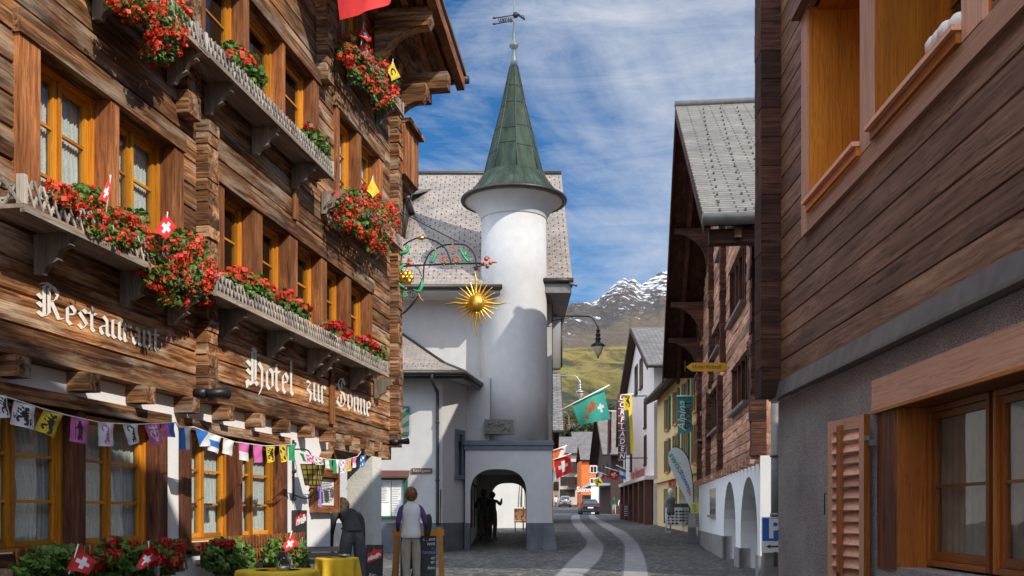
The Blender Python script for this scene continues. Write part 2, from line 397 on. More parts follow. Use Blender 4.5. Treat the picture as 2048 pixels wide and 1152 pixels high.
def cobble():
    t=NT('stone_setts'); v=t.geo(); w=t.noise(v,.35,3); 
    vv=t.vmath('ADD',t.map(v,(1,1,0)),t.comb(t.math('MULTIPLY',w,.5),t.math('MULTIPLY',t.noise(v,.4,2),.5),0))
    e=t.vor(vv,7.6,'DISTANCE_TO_EDGE'); cc=t.new('ShaderNodeTexVoronoi',feature='F1'); t.set(cc.inputs['Vector'],vv); cc.inputs['Scale'].default_value=7.6
    sep=t.new('ShaderNodeSeparateColor'); t.set(sep.inputs[0],cc.outputs['Color'])
    col=t.ramp(sep.outputs[0],[(0,(.042,.040,.040)),(.5,(.105,.10,.096)),(1,(.22,.205,.185))])
    col=t.mix(1.,col,t.ramp(t.noise(v,.5,5,.6),[(.3,(.72,.72,.74)),(.7,(1.2,1.18,1.15))]),'MULTIPLY')
    gr=t.ramp(e,[(.02,0.),(.09,1.)])
    col=t.mix(gr,(.05,.046,.042),col)
    t.bump(t.math('ADD',t.ramp(e,[(.0,0.),(.16,1.)]),t.math('MULTIPLY',t.noise(v,60,3),.25)),.8,.03)
    return t.fin(col,.68,0,.4)
M['cobble']=cobble()
def leafmat(name,a,b):
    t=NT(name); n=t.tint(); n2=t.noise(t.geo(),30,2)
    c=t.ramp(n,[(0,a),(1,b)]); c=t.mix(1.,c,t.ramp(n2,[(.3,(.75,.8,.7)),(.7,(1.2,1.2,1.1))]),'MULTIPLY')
    d=t.new('ShaderNodeBsdfTranslucent'); t.set(d.inputs[0],c)
    mx=t.new('ShaderNodeMixShader'); mx.inputs[0].default_value=.25
    t.fin(c,.5,0,.35); t.l.new(t.b.outputs[0],mx.inputs[1]); t.l.new(d.outputs[0],mx.inputs[2]); t.l.new(mx.outputs[0],t.out.inputs[0]); return t.mat
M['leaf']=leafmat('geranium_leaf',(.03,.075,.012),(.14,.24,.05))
M['strand']=leafmat('hair_strand',(.07,.022,.010),(.42,.19,.075))
M['strand_dark']=leafmat('dark_hair_strand',(.03,.018,.010),(.20,.12,.07))
M['petal']=leafmat('geranium_petal',(.55,.018,.014),(.95,.12,.05))
M['petal_dark']=leafmat('geranium_petal_deep',(.34,.004,.01),(.62,.016,.02))
M['tree']=leafmat('dark_leaf',(.015,.03,.01),(.07,.10,.03))
M['tree2']=leafmat('autumn_leaf',(.05,.055,.015),(.17,.15,.04))
# ------------------------------------------------------------------ blackletter, written with a broad nib
GL={
'R':(1.05,[[(-.12,1.28),(.1,1.48),(.1,.12)],[(.32,1.45),(.32,.25)],[(-.1,1.5),(.2,1.62),(.55,1.5),(.74,1.28),(.62,.98),(.34,.82)],[(.44,.82),(.6,.5),(.78,.14),(1.02,.24)],[(-.2,1.0),(.02,.86)],[(-.2,.62),(.02,.48)],[(-.2,.2),(.05,.06),(.3,.2)]]),
'H':(1.0,[[(-.1,1.42),(.14,1.62),(.42,1.5)],[(.16,1.5),(.16,.12)],[(.36,1.45),(.36,.3)],[(-.2,1.02),(.08,.86)],[(-.2,.66),(.08,.5)],[(-.2,.2),(.08,.06),(.36,.22),(.5,.1)],[(.36,.88),(.58,1.08),(.8,.86),(.8,.06),(.6,-.28)],[(-.22,.2),(-.16,-.1)]]),
'S':(.98,[[(.80,1.26),(.58,1.56),(.26,1.46),(.10,1.16),(.24,.94),(.66,.74),(.82,.44),(.66,.12),(.34,.0),(.0,.2),(.10,.44)],[(.46,1.40),(.46,1.0)],[(.40,.66),(.40,.18)]]),
'e':(.56,[[(.08,.82),(.08,.2),(.26,.05),(.48,.22)],[(.08,.84),(.26,.97),(.46,.76),(.44,.66)],[(.44,.60),(.10,.50)]]),
's':(.52,[[(.44,.84),(.26,.98),(.06,.78),(.44,.32),(.24,.04),(.02,.2)]]),
't':(.46,[[(.12,1.26),(.12,.18),(.26,.05),(.4,.18)],[(-.04,.92),(.36,.92)]]),
'a':(.6,[[(.06,.82),(.24,.97),(.44,.8),(.44,.16),(.58,.06)],[(.44,.56),(.08,.42),(.08,.2),(.22,.06),(.42,.24)]]),
'u':(.64,[[(-.02,.86),(.1,.95),(.1,.16),(.24,.05),(.46,.2)],[(.36,.86),(.48,.95),(.48,.16),(.62,.06)]]),
'r':(.48,[[(-.02,.86),(.1,.95),(.1,.14),(.2,.04)],[(.12,.78),(.3,.97),(.44,.84)]]),
'n':(.66,[[(-.02,.86),(.1,.95),(.1,.14),(.2,.04)],[(.12,.78),(.34,.97),(.48,.82),(.48,.16),(.62,.05)]]),
'o':(.58,[[(.08,.82),(.08,.2),(.26,.05)],[(.08,.8),(.28,.97),(.48,.8),(.48,.2),(.26,.05)]]),
'l':(.36,[[(-.02,1.5),(.1,1.62),(.1,.16),(.26,.05)]]),
'z':(.56,[[(.04,.9),(.42,.92),(.1,.52),(.42,.38),(.36,-.06),(.06,-.34)]]),
' ':(.5,[])}
def nib_text(s, xh, nib=.2, ang=40, gap=.06, sp=None):
    """list of (polygon) quads in (x,z), plus total width"""
    out=[]; x=0; c=math.cos(math.radians(ang))*nib/2; d=math.sin(math.radians(ang))*nib/2
    for ch in s:
        w,st=GL[ch]
        if ch==' ' and sp is not None: w=sp
        for line in st:
            for (ax,ay),(bx,by) in zip(line,line[1:]):
                q=[(ax-c,ay-d),(ax+c,ay+d),(bx+c,by+d),(bx-c,by-d)]
                out.append([((x+p)*xh,r*xh) for p,r in q])
        x+=w+gap
    return out,x*xh
def font_polys(txt,size=1.,align='CENTER',shear=0,bold=0):
    cu=bpy.data.curves.new('t','FONT'); cu.body=txt; cu.size=size; cu.align_x=align; cu.align_y='CENTER'; cu.shear=shear; cu.offset=bold
    cu.resolution_u=3
    o=bpy.data.objects.new('t',cu); COL.objects.link(o)
    dg=bpy.context.evaluated_depsgraph_get(); me=bpy.data.meshes.new_from_object(o.evaluated_get(dg))
    v=[(p.co.x,p.co.y) for p in me.vertices]; f=[tuple(p.vertices) for p in me.polygons]
    bpy.data.objects.remove(o); bpy.data.curves.remove(cu); bpy.data.meshes.remove(me)
    return v,f
def put_text(mb,txt,fn,size,mat=0,align='CENTER',shear=0,bold=0,sx=1):
    """fn maps (x,y) of the lettering plane to a 3d point"""
    v,f=font_polys(txt,size,align,shear,bold)
    if f: mb.add([fn(x*sx,y) for x,y in v],f,mat)
# ------------------------------------------------------------------ the old timber hotel
HP=Pl(-4.76,.1605,+1)
hL=HP.L
hotel=thing('timber_hotel','weathered brown log hotel with white lettering Restaurant and Hotel zur Sonne','hotel',HP.M)
def lbox(mb,P,u0,u1,o0,o1,z0,z1,mat=0,tint=None):
    a=P.L(u0,o0,z0); b=P.L(u1,o1,z1); mb.box(a,b,mat,R.random() if tint is None else tint)
def log_course(mb,P,u0,u1,z0,z1,th=.2,o=0,jit=.0025,step=.45,tint=None):
    n=max(1,int((u1-u0)/step)); t=R.random() if tint is None else tint
    vs=[]; ch=.012
    for i in range(n+1):
        u=u0+(u1-u0)*i/n; j=R.uniform(-jit,jit); a=R.uniform(-.004,.004); b=R.uniform(-.004,.004)
        for oo,zz in ((o-ch*2.2,z0+a*.5),(o+j,z0+ch+a),(o+j+.004,(z0+z1)/2),(o+j,z1-ch+b),(o-ch*2.2,z1+b*.5),(o-th,z1),(o-th,z0)):
            vs.append(P.L(u,oo,zz))
    fs=[]
    for i in range(n):
        for k in range(7): fs.append((i*7+k,i*7+(k+1)%7,(i+1)*7+(k+1)%7,(i+1)*7+k))
    fs+=[tuple(range(7)),tuple(n*7+k for k in range(7))]
    mb.add(vs,fs,0,t)
def log_wall(P,name,u0,u1,z0,z1,h,openings,mat,parent,topf=None,o=0,th=.2,jit=.0025,step=.45):
    mb=MB(); n=round((z1-z0)/h); h=(z1-z0)/n
    for i in range(n):
        a,b=z0+i*h,z0+(i+1)*h
        ue=u1 if topf is None else min(u1,topf(b))
        ops=sorted([q for q in openings if q[2]<b-1e-3 and q[3]>a+1e-3])
        x=u0+R.uniform(0,.02)
        for (p,q,c,d) in ops:
            if p-x>.02: log_course(mb,P,x,p,a,b,th,o,jit,step)
            if c>a+.03: log_course(mb,P,p,q,a,c,th,o,jit,step)
            if d<b-.03: log_course(mb,P,p,q,d,b,th,o,jit,step)
            x=q
        if ue-x>.02: log_course(mb,P,x,ue,a,b,th,o,jit,step)
    return mb.build(name,mat,parent)
def holes_wall(mb,P,u0,u1,z0,z1,o0,o1,openings,mat=0):
    us=sorted({u0,u1,*[q for op in openings for q in op[:2] if u0<q<u1]}); zs=sorted({z0,z1,*[q for op in openings for q in op[2:4] if z0<q<z1]})
    for a,b in zip(us,us[1:]):
        run=None
        for c,d in zip(zs,zs[1:]):
            m=((a+b)/2,(c+d)/2)
            inside=any(p<m[0]<q and r<m[1]<s for p,q,r,s in openings)
            if inside:
                if run: lbox(mb,P,a,b,o0,o1,*run,mat,.5); run=None
            else: run=(run[0],d) if run else (c,d)
        if run: lbox(mb,P,a,b,o0,o1,*run,mat,.5)
def drape(mb,P,u0,u1,z0,z1,o,side,gather=.35,n=26,m=10,waves=9,tied=True):
    """one curtain, hung from the side edge (side=-1: at u0, +1: at u1)"""
    vs=[]
    for j in range(m+1):
        t=j/m; z=z1+(z0-z1)*t
        w=1.15-(.45*math.sin(min(1,t/.62)*PI/2)**2 if tied else .1)+(.18*max(0,(t-.62)/.38) if tied else 0)
        for i in range(n+1):
            s=i/n*w; u=u0+(u1-u0)*s if side<0 else u1-(u1-u0)*s
            vs.append(P.L(u,o+.012*math.sin(i/n*waves*2*PI)+.006*math.sin(i*3.1+j),z))
    fs=[(j*(n+1)+i,j*(n+1)+i+1,(j+1)*(n+1)+i+1,(j+1)*(n+1)+i) for j in range(m) for i in range(n)]
    mb.add(vs,fs,0,.5,None,True)
def casement(P,parent,op,leaves,rows=3,o=-.14,mat='amber',curtain=True,stile=.06,tied=True,cm='lace',w=.045):
    u0,u1,z0,z1=op
    fr=MB()
    lbox(fr,P,u0,u0+w,o-.06,o+.015,z0,z1,0); lbox(fr,P,u1-w,u1,o-.06,o+.015,z0,z1,0)
    lbox(fr,P,u0+w,u1-w,o-.06,o+.012,z1-w,z1,1); lbox(fr,P,u0+w,u1-w,o-.06,o+.02,z0,z0+w,1)
    win=fr.build('window',[M[mat+'_z'],M[mat+'_x']],parent)
    lw=(u1-u0-2*w)/leaves
    for k in range(leaves):
        a=u0+w+k*lw; b=a+lw; s=MB(); oo=o-.012; e=.004
        lbox(s,P,a+e,a+stile,oo-.045,oo,z0+w+e,z1-w-e,0); lbox(s,P,b-stile,b-e,oo-.045,oo,z0+w+e,z1-w-e,0)
        lbox(s,P,a+stile,b-stile,oo-.043,oo-.002,z1-w-stile*.8,z1-w-e,1); lbox(s,P,a+stile,b-stile,oo-.043,oo-.002,z0+w+e,z0+w+stile,1)
        for r in range(1,rows):
            z=z0+w+(z1-z0-2*w)*(r/rows); lbox(s,P,a+stile,b-stile,oo-.036,oo-.008,z-.012,z+.012,1)
        if leaves==2 and k==1: lbox(s,P,a-.012,a+.022,oo,oo+.018,z0+w+e,z1-w-e,0)
        s.build('sash',[M[mat+'_z'],M[mat+'_x']],win)
        g=MB(); g.quad(P.L(a+stile,oo-.022,z0+w+stile),P.L(b-stile,oo-.022,z0+w+stile),P.L(b-stile,oo-.022,z1-w-stile*.8),P.L(a+stile,oo-.022,z1-w-stile*.8))
        g.build('pane',M['glass'],win)
        if curtain:
            c=MB(); drape(c,P,a+.02,b-.02,z0+.04,z1-.06,oo-.07,1,tied=tied)
            c.build('curtain',M[cm],win)
    return win
def H(x,off=0): return HP.u(x,off)
# openings (photo column of each jamb -> position on the facade)
zA0,zA1=3.46,4.70; zB0,zB1=5.74,6.98
W1=[(H(70),H(212),zA0,4.74),(H(228),H(341),zA0,4.74)]
W2=[(H(441),H(500),zA0,zA1),(H(518),H(572),zA0,zA1),(H(588),H(636),zA0,zA1),(H(647),H(686),zA0,zA1),(H(696),H(733),zA0,zA1)]
W3=[(H(403),H(480),zB0,zB1),(H(490),H(559),zB0,zB1),(H(564),H(621),zB0,zB1)]
W4=[(H(673),H(710),zB0,zB1),(H(717),H(753),zB0,zB1)]
W5=[(H(682),H(718),7.98,9.15),(H(726),H(762),7.98,9.15)]
G0,G1=.97,2.10
W6=[(6.93*HP.m,H(176),G0,G1),(H(190),H(336),G0,G1)]
W7=[(H(399),H(491),G0,G1),(H(499),H(580),G0,G1)]
uEnd=HP.uD(17.0); uDoor=H(677); ZL=2.405
TAN=math.tan(math.radians(12)); uEave=HP.uD(18.0)
zr=lambda u: 9.0+(uEave-u)*TAN
log_wall(HP,'log_wall',-5.,uEnd,ZL,10.6,.232,W1+W2+W3+W4+W5,M['log_x'],hotel,lambda z:uEave-(z-8.85)/TAN)
mb=MB(); holes_wall(mb,HP,-5.,uDoor,-.05,ZL-.004,-.42,-.12,W6+W7); 
lbox(mb,HP,uDoor-.3,uDoor,-6,-.425,-.05,ZL-.004,0,.5)
lbox(mb,HP,uDoor,uEnd+.2,-6,-1.9,-.05,ZL-.004,0,.5)
mb.build('ground_floor_wall',M['bright_plaster'],hotel)
mb=MB(); lbox(mb,HP,HP.uD(15.87),HP.uD(16.36),-.42,-.002,-.05,ZL-.24,0,.5); mb.build('corner_pier',M['rough_plaster'],hotel)
mb=MB(); lbox(mb,HP,uDoor-.1,uEnd-.01,-6,-.02,ZL-.24,ZL-.005)
mb.build('porch_beam',M['log_x'],hotel)
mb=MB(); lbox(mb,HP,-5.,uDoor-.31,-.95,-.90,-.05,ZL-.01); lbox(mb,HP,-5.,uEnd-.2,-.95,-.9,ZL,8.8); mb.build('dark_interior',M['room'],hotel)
mb=MB()
for k in range(36):
    z=ZL+k*.232
    if z<8.8: lbox(mb,HP,uEnd-.2,uEnd-.004,-6,-.21,z,z+.222)
    lbox(mb,HP,-5.,-4.8,-6,-.21,z,z+.222)
pieces(mb,'end_wall',M['log_y'],hotel)
# stacked log ends
def log_stack(u0,u1,z0,z1,o0,o1,name='log_end_stack',P=HP,par=hotel,mat='log',h=.116):
    mb=MB(); n=max(1,round((z1-z0)/h)); h=(z1-z0)/n
    for k in range(n):
        j=R.uniform(-.012,.012); oe=o1+R.uniform(-.02,.012)
        z=z0+k*h
        lbox(mb,P,u0+j,u1+j,o0,oe,z+.004,z+h-.003)
        if R.random()<.6:
            lbox(mb,P,u0+j-.003,u1+j+.003,o0,oe-.03,z+h*.4,z+h*.45,0,0.)
    return mb.build(name,M[mat+'_y'],par)
log_stack(H(392),H(392)+.24,ZL-.02,zB0-.55+.0,-.1,.13)
log_stack(H(352),H(352)+.26,5.1,8.6,-.1,.13)
log_stack(H(632),H(632)+.24,7.05,9.9,-.1,.16)
log_stack(uEnd-.17,uEnd+.10,ZL-.03,8.9,-.3,.15)
# frames round the openings
def surround(ops,z0,z1,zl,name='window_surround',left=.2,right=.2,lin='log_x',post='plank',od=.045,lh=.17,P=HP,par=hotel,over=.12,ob=-.2):
    mb=MB(); e=.003
    us=[ops[0][0]-left]+[x for o in ops for x in o[:2]]+[ops[-1][1]+right]
    for k in range(0,len(us),2): lbox(mb,P,us[k]-e,us[k+1]+e,ob,od+R.uniform(-.004,.004),z0,z1-e,0)
    lbox(mb,P,us[0]-over,us[-1]+over,-.12,od+.022,z1,z1+lh,1)
    lbox(mb,P,us[0]+e,us[-1]-e,ob,od+.03,z0-.06,z0-e,2)
    return mb.build(name,[M[post+'_z'],M[lin],M[post+'_x']],par)
surround(W1,zA0,4.74,0,left=.24,right=.17,over=.02)
surround(W2,zA0,zA1,0,left=.15,right=.16,over=.03)
surround(W3,zB0,zB1,0,left=.14,right=.2,over=.05)
surround(W4,zB0,zB1,0,left=.12,right=.2,over=.05)
surround(W5,7.98,9.15,0,left=.14,right=.2,over=.05)
mb=MB(); 
def gsur(ops,l,r):
    mb=MB(); e=.003
    us=[ops[0][0]-l]+[x for o in ops for x in o[:2]]+[ops[-1][1]+r]
    for k in range(0,len(us),2): lbox(mb,HP,us[k]-e,us[k+1]+e,-.36,-.085,G0-.12,G1-e,0)
    lbox(mb,HP,us[0]-.02,us[-1]+.02,-.36,-.05,G1,G1+.11,1)
    lbox(mb,HP,us[0]+e,us[-1]-e,-.36,-.06,G0-.09,G0-e,2)
    mb.build('window_surround',[M['reddark_z'],M['log_x'],M['reddark_x']],hotel)
gsur(W6,.2,.15); gsur(W7,.2,.13)
for o in W1: casement(HP,hotel,o,2,o=-.12)
for o in W2: casement(HP,hotel,o,1,o=-.115,curtain=False)
for o in W3: casement(HP,hotel,o,1,o=-.115,curtain=False)
for o in W4: casement(HP,hotel,o,1,o=-.115,tied=False)
for o in W5: casement(HP,hotel,o,1,o=-.115,tied=False)
for o in W6+W7: casement(HP,hotel,o,2,o=-.24,stile=.05,w=.03)
# beam ends under the jettied log wall
for x0,x1 in [(-10,62),(140,198),(259,308),(366,398),(436,469),(503,531),(556,582),(606,630),(650,671),(687,707),(715,737),(743,764)]:
    mb=MB(); u1=H(x1,.06); lbox(mb,HP,u1-.17,u1,-.4,.06+R.uniform(-.01,.02),ZL-.155,ZL-.003)
    mb.build('beam_end',M['log_y'],hotel)
# cover strips on the log wall
mb=MB()
lbox(mb,HP,H(583),H(583)+.12,.012,.045,4.94,5.58); lbox(mb,HP,H(657),H(665),.012,.04,2.5,3.38)
pieces(mb,'cover_strip',M['plank_z'],hotel)
# lettering
def lettering(name,words,nib,o=.0085):
    mb=MB(); k=0
    for txt,xa,ya,xb,yb,xh in words:
        ua,za=HP.hit(xa,ya,o); ub,zb=HP.hit(xb,yb,o)
        qs,w=nib_text(txt,1.,nib)
        sx=(ub-ua)/w
        for q in qs:
            k+=1
            mb.add([hL(ua+x*sx,o+.00004*k,za+(zb-za)*(x/w)+z*xh) for x,z in q],[(0,1,2,3)])
    return mb.build(name,M['offwhite'],hotel)
lettering('restaurant_lettering',[('Restaurant',84,634,322,706,.165)],.21)
for w_ in (('Hotel',500,771,590,793,.265),('zur',612,797,653,810,.25),('Sonne',674,810,743,836,.262)): lettering('hotel_lettering',[w_],.21)
# roof with overhanging verge, purlins and carved brackets
mb=MB()
def slab(u0,z0,u1,z1,o0,o1,th,mat=0,tint=.5):
    mb.prism([hL(u0,o0,z0),hL(u1,o0,z1),hL(u1,o0,z1+th),hL(u0,o0,z0+th)],hL(0,o1-o0,0),mat,tint)
uR=9.2
slab(uEave,zr(uEave),uR,zr(uR),-8,1.0,.10,0)
slab(uR-.001,zr(uR),uR-14.5,zr(uR)-14.5*TAN,-8,1.0,.10,0)
slab(uEave+.06,zr(uEave)+.085,uR,zr(uR)+.11,-8,1.06,.07,1)
mb.build('roof',[M['log_x'],M['zinc']],hotel)
mb=MB()
for o0,o1,d in ((.90,1.04,.2),(.70,.80,.10),(.45,.55,.1)):
    slab(uEave,zr(uEave)-d,uR,zr(uR)-d,o0,o1,d-.003,0,R.random())
mb.build('verge_board',M['amber_x'] if False else M['plank_x'],hotel)
mb=MB(); mb.tube([hL(uEave+.08,1.1,zr(uEave)+.02),hL(uEave+.08,-8,zr(uEave)+.02)],.07,10); mb.build('roof_gutter',M['dark_metal'],hotel)
mb=MB(); lbox(mb,HP,HP.uD(17.15),HP.uD(17.15)+.24,-6,.92,8.5,8.78); lbox(mb,HP,HP.uD(17.15)-.0,HP.uD(17.15)+.2,-6,.6,8.3,8.497); mb.build('purlin',M['log_y'],hotel)
def bracket(u,z0,z1,ext,th=.24,mat='log_y'):
    p=[(0,z1),(ext,z1),(ext,z1-.2),(ext-.06,z1-.3)]
    for k in range(8):
        a=k/7*PI/2; p.append((ext*.82-(ext*.72)*math.sin(a) ,z0+ (z1-.3-z0)*math.cos(a)))
    p.append((0,z0-.05))
    mb=MB(); mb.prism([hL(u,o,z) for o,z in p],hL(th,0,0)); return mb.build('carved_bracket',M[mat],hotel)
bracket(HP.uD(15.98),8.35,9.3,.93); bracket(HP.uD(16.9),7.75,8.5,.6,.2)
# small board-clad balcony on the end wall
mb=MB(); ua=HP.uD(17.08); n=7
for k in range(n): lbox(mb,HP,ua+k*.13,ua+k*.13+.124,.14,.2+.006*(k%2),7.05,7.93)
lbox(mb,HP,ua,ua+.92,-1,.138,7.05,7.12); lbox(mb,HP,ua-.01,ua+.97,-1,.3,7.93,8.0,1)
for k in range(8): lbox(mb,HP,ua+.9,ua+.93,-1+k*.14,-1+k*.14+.13,7.05,7.93)
mb.prism([hL(ua,.17,7.05),hL(ua+.92,.17,7.05),hL(ua+.7,-.2,6.75),hL(ua,-.2,6.75)],(0,0,.01),1)
mb.build('balcony',[M['plank_z'],M['log_x']],hotel)
mb=MB(); lbox(mb,HP,uEnd+.05,uEnd+.2,-.5,-.05,8.0,8.9); mb.build('balcony_post',M['log_z'],hotel)
# ------------------------------------------------------------------ window boxes
def lattice(mb,pa,pb,z0,z1,out,step=.085,th=.02,mat=0):
    pa,pb=Vector(pa),Vector(pb); L=(pb-pa).length; d=(pb-pa)/L; up=Vector((0,0,1)); nrm=d.cross(up)
    n=max(2,int(L/step))
    def bar(a,b,w,o):
        a,b=Vector(a),Vector(b); t=(b-a).normalized(); s=t.cross(nrm).normalized()*w/2; q=nrm*o
        mb.prism([a-s+q,a+s+q,b+s+q,b-s+q],nrm*.01,mat,R.random())
    for k in range(n):
        a=pa+d*(k*L/n); b=pa+d*((k+1)*L/n)
        bar(a+up*z0,b+up*(z1+R.uniform(-.006,.012)),th,0); bar(b+up*z0,a+up*(z1+R.uniform(-.006,.012)),th,.0105)
    bar(pa+up*(z0+(z1-z0)*.28),pb+up*(z0+(z1-z0)*.28),th*.9,-.0105)
    bar(pa+up*(z1-.03),pb+up*(z1-.03),th*.9,-.0105)
def carved_profile(w,h):
    return [(0,0),(w,0),(w*.97,-h*.12),(w*.86,-h*.2),(w*.9,-h*.3),(w*.62,-h*.42),(w*.55,-h*.58),(w*.62,-h*.66),(w*.3,-h*.82),(w*.22,-h),(0,-h)]
def window_box(label,u0,u1,z,dep,brs,fh=.15,mat='grey',o0=.05,bh=.3,step=.085,group='flower boxes on the hotel facade'):
    t=thing('window_box',label,'window box',HP.M,group)
    mb=MB(); lbox(mb,HP,u0,u1,o0,dep,z,z+.028); lbox(mb,HP,u0,u1,dep-.03,dep+.012,z-.03,z-.002); mb.build('box_floor',M[mat+'_x'],t)
    mb=MB(); lattice(mb,hL(u0+.02,dep-.02,0),hL(u1-.02,dep-.02,0),z+.03,z+.03+fh,1,step); lattice(mb,hL(u0+.02,o0,0),hL(u0+.02,dep-.03,0),z+.03,z+.03+fh,1,step)
    lattice(mb,hL(u1-.02,dep-.03,0),hL(u1-.02,o0,0),z+.03,z+.03+fh,1,step)
    for uu in (u0+.02,u1-.02): lbox(mb,HP,uu-.02,uu+.02,dep-.06,dep-.0,z+.03,z+.06+fh)
    mb.build('lattice_front',M['pale_z' if mat=='grey' else mat+'_z'],t)
    mb=MB(); lbox(mb,HP,u0+.08,u1-.08,o0+.04,dep-.07,z+.03,z+.15); mb.build('planter_liner',M['brown_x'],t)
    for b in brs:
        mb=MB(); mb.prism([hL(b,.02+o,z-.004+q) for o,q in carved_profile(dep*.92,bh)],hL(.06,0,0),0,R.random()); mb.build('bracket',M['grey_z'],t)
    return t
window_box('left lattice flower box under the Restaurant windows',H(25,.36)+.12,H(418,.36)-.1,3.34,.36,[H(62),H(235),H(330)],.17,step=.095)
window_box('long pale lattice flower box above the Hotel zur Sonne lettering',H(432,.36),H(777,.36),3.39,.36,[H(432),H(530),H(611),H(630),H(697),H(746)],.16)
window_box('upper lattice flower box along the three top windows',H(395,.36),H(668,.36),5.61,.36,[H(404),H(500),H(580),H(640)],.15)
window_box('flower box under the red geraniums below the end windows of the hotel',H(676),H(766),5.58,.34,[H(690),H(742)],.14)
window_box('topmost flower box below the big red flag',H(676),H(768),7.80,.34,[H(690),H(750)],.14)
window_box('flower box at the top left edge above the Restaurant windows',H(150),H(345),5.6,.36,[H(180),H(330)],.14)
for lab,ops,z in (('low brown picket flower box under the left ground floor windows',W6,.72),('low brown picket flower box under the right ground floor windows',W7,.72)):
    u0,u1=ops[0][0]+.02,ops[1][1]-.05
    t=thing('window_box',lab,'window box',HP.M,'flower boxes on the hotel facade')
    mb=MB(); lbox(mb,HP,u0,u1,-.05,.2,z,z+.03); mb.build('box_floor',M['plank_x'],t)
    mb=MB(); lattice(mb,hL(u0,.2,0),hL(u1,.2,0),z+.02,z+.30,1,.075,.02); mb.build('lattice_front',M['plank_z'],t)
    mb=MB(); lbox(mb,HP,u0+.05,u1-.05,-.03,.16,z+.031,z+.15); mb.build('planter_liner',M['brown_x'],t)
# ------------------------------------------------------------------ geraniums
def rvec():
    while True:
        v=Vector((R.uniform(-1,1),R.uniform(-1,1),R.uniform(-1,1)))
        if .05<v.length<1: return v.normalized()
def leaf(mb,c,n,r,tint,k=6):
    n=n.normalized(); a=n.orthogonal().normalized(); b=n.cross(a); ph=R.random()*6
    vs=[c+n*r*.25]+[c+(a*math.cos(ph+2*PI*i/k)+b*math.sin(ph+2*PI*i/k))*r*R.uniform(.8,1.12) for i in range(k)]
    mb.add(vs,[(0,1+i,1+(i+1)%k) for i in range(k)],0,tint)
def umbel(mb,c,r,n,tint,flat=.8):
    for i in range(n):
        d=rvec(); d.z=abs(d.z)*.9-.25 if R.random()<.75 else d.z
        d.normalize(); p=c+Vector((d.x*r,d.y*r,d.z*r*flat)); q=(d+rvec()*.5).normalized(); a=q.orthogonal().normalized(); b=q.cross(a); s=r*R.uniform(.3,.48)
        mb.add([p+a*s,p+b*s,p-a*s,p-b*s],[(0,1,2,3)],0,min(1,max(0,tint+R.uniform(-.35,.35))))
def geranium(label,base,blobs,nl,nf,petal='petal',fr=.042,np_=15,lr=.034,group='red geraniums in the window boxes',P=HP,flower_front=True,top=False):
    """blobs: (photo x, photo y, half width, half height, nearest, farthest distance from the wall)"""
    ub,zb=P.hit(*base,.2); Mw=P.M@Matrix.Translation(P.L(ub,.2,zb)); inv=Mw.inverted()
    t=thing('geranium_plant',label,'flowers',Mw,group)
    lv=MB(); fl=MB(); W=sum(b[2]*b[3] for b in blobs)
    for (cx,cy,rx,ry,o0,o1) in blobs:
        w=rx*ry/W
        clumps=[(R.uniform(-1,1),R.uniform(-1,1)) for _ in range(max(4,int(nf*w)))]
        for i in range(int(nl*w)):
            while True:
                a,b=R.uniform(-1,1),R.uniform(-1,1)
                if R.random()<.55: ca=R.choice(clumps); a,b=ca[0]*.9+R.gauss(0,.13),ca[1]*.9+R.gauss(0,.13)-abs(R.gauss(0,.12))
                if a*a+b*b<R.uniform(.5,1.25): break
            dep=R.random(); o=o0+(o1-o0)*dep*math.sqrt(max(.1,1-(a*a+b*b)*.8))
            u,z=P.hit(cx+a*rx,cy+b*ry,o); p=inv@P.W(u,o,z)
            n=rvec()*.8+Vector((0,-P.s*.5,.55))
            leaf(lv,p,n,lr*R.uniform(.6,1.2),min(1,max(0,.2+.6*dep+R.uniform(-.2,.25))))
        for i in range(int(nf*w)):
            while True:
                a,b=R.uniform(-1,1),R.uniform(-1,1)
                if a*a+b*b<1.05: break
            if top: b=-abs(b)*.9-.15
            o=o1*R.uniform(.75,1.1)*math.sqrt(max(.25,1-(a*a+b*b)*.6)) ; o=max(o,o0)
            u,z=P.hit(cx+a*rx,cy+b*ry,o); p=inv@P.W(u,o,z)
            umbel(fl,p,fr*R.choice((.45,.7,.9,1.,1.15,1.45)),np_,R.uniform(.3,.75))
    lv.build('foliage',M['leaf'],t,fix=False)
    fl.build('blossoms',M[petal],t,fix=False)
    return t
geranium('red hanging geranium at the left end of the Restaurant flower box',(130,430),[(150,400,62,30,.1,.42),(200,450,40,36,.15,.45),(110,385,25,16,.15,.4)],900,60,lr=.028,fr=.036,np_=18)
geranium('red geranium spilling from the middle of the Restaurant flower box',(245,455),[(250,440,48,26,.1,.42),(255,475,40,30,.15,.45),(235,490,25,16,.2,.4)],800,40,lr=.028,fr=.036,np_=18)
geranium('largest hanging mass of red geraniums, at the right end of the Restaurant flower box',(340,500),[(350,500,70,42,.1,.5),(370,550,62,52,.15,.5),(320,545,40,38,.2,.45),(345,595,32,22,.25,.42),(415,565,20,45,.15,.4)],2400,170,lr=.026,fr=.038,np_=18)
geranium('first upright red geranium in the long box above the word Hotel',(490,585),[(470,562,26,26,.1,.36),(503,578,36,28,.1,.38),(540,598,16,22,.1,.36)],900,34,top=True,fr=.055,lr=.04)
geranium('second geranium in the long box, small with two red heads',(580,620),[(572,606,24,26,.1,.36),(592,622,28,24,.1,.36)],700,11,top=True,fr=.055,lr=.04)
geranium('deep red geranium in the long box right of its middle',(680,675),[(665,666,24,24,.1,.36),(692,688,24,24,.1,.36)],700,26,petal='petal_dark',top=True,fr=.055,lr=.04)
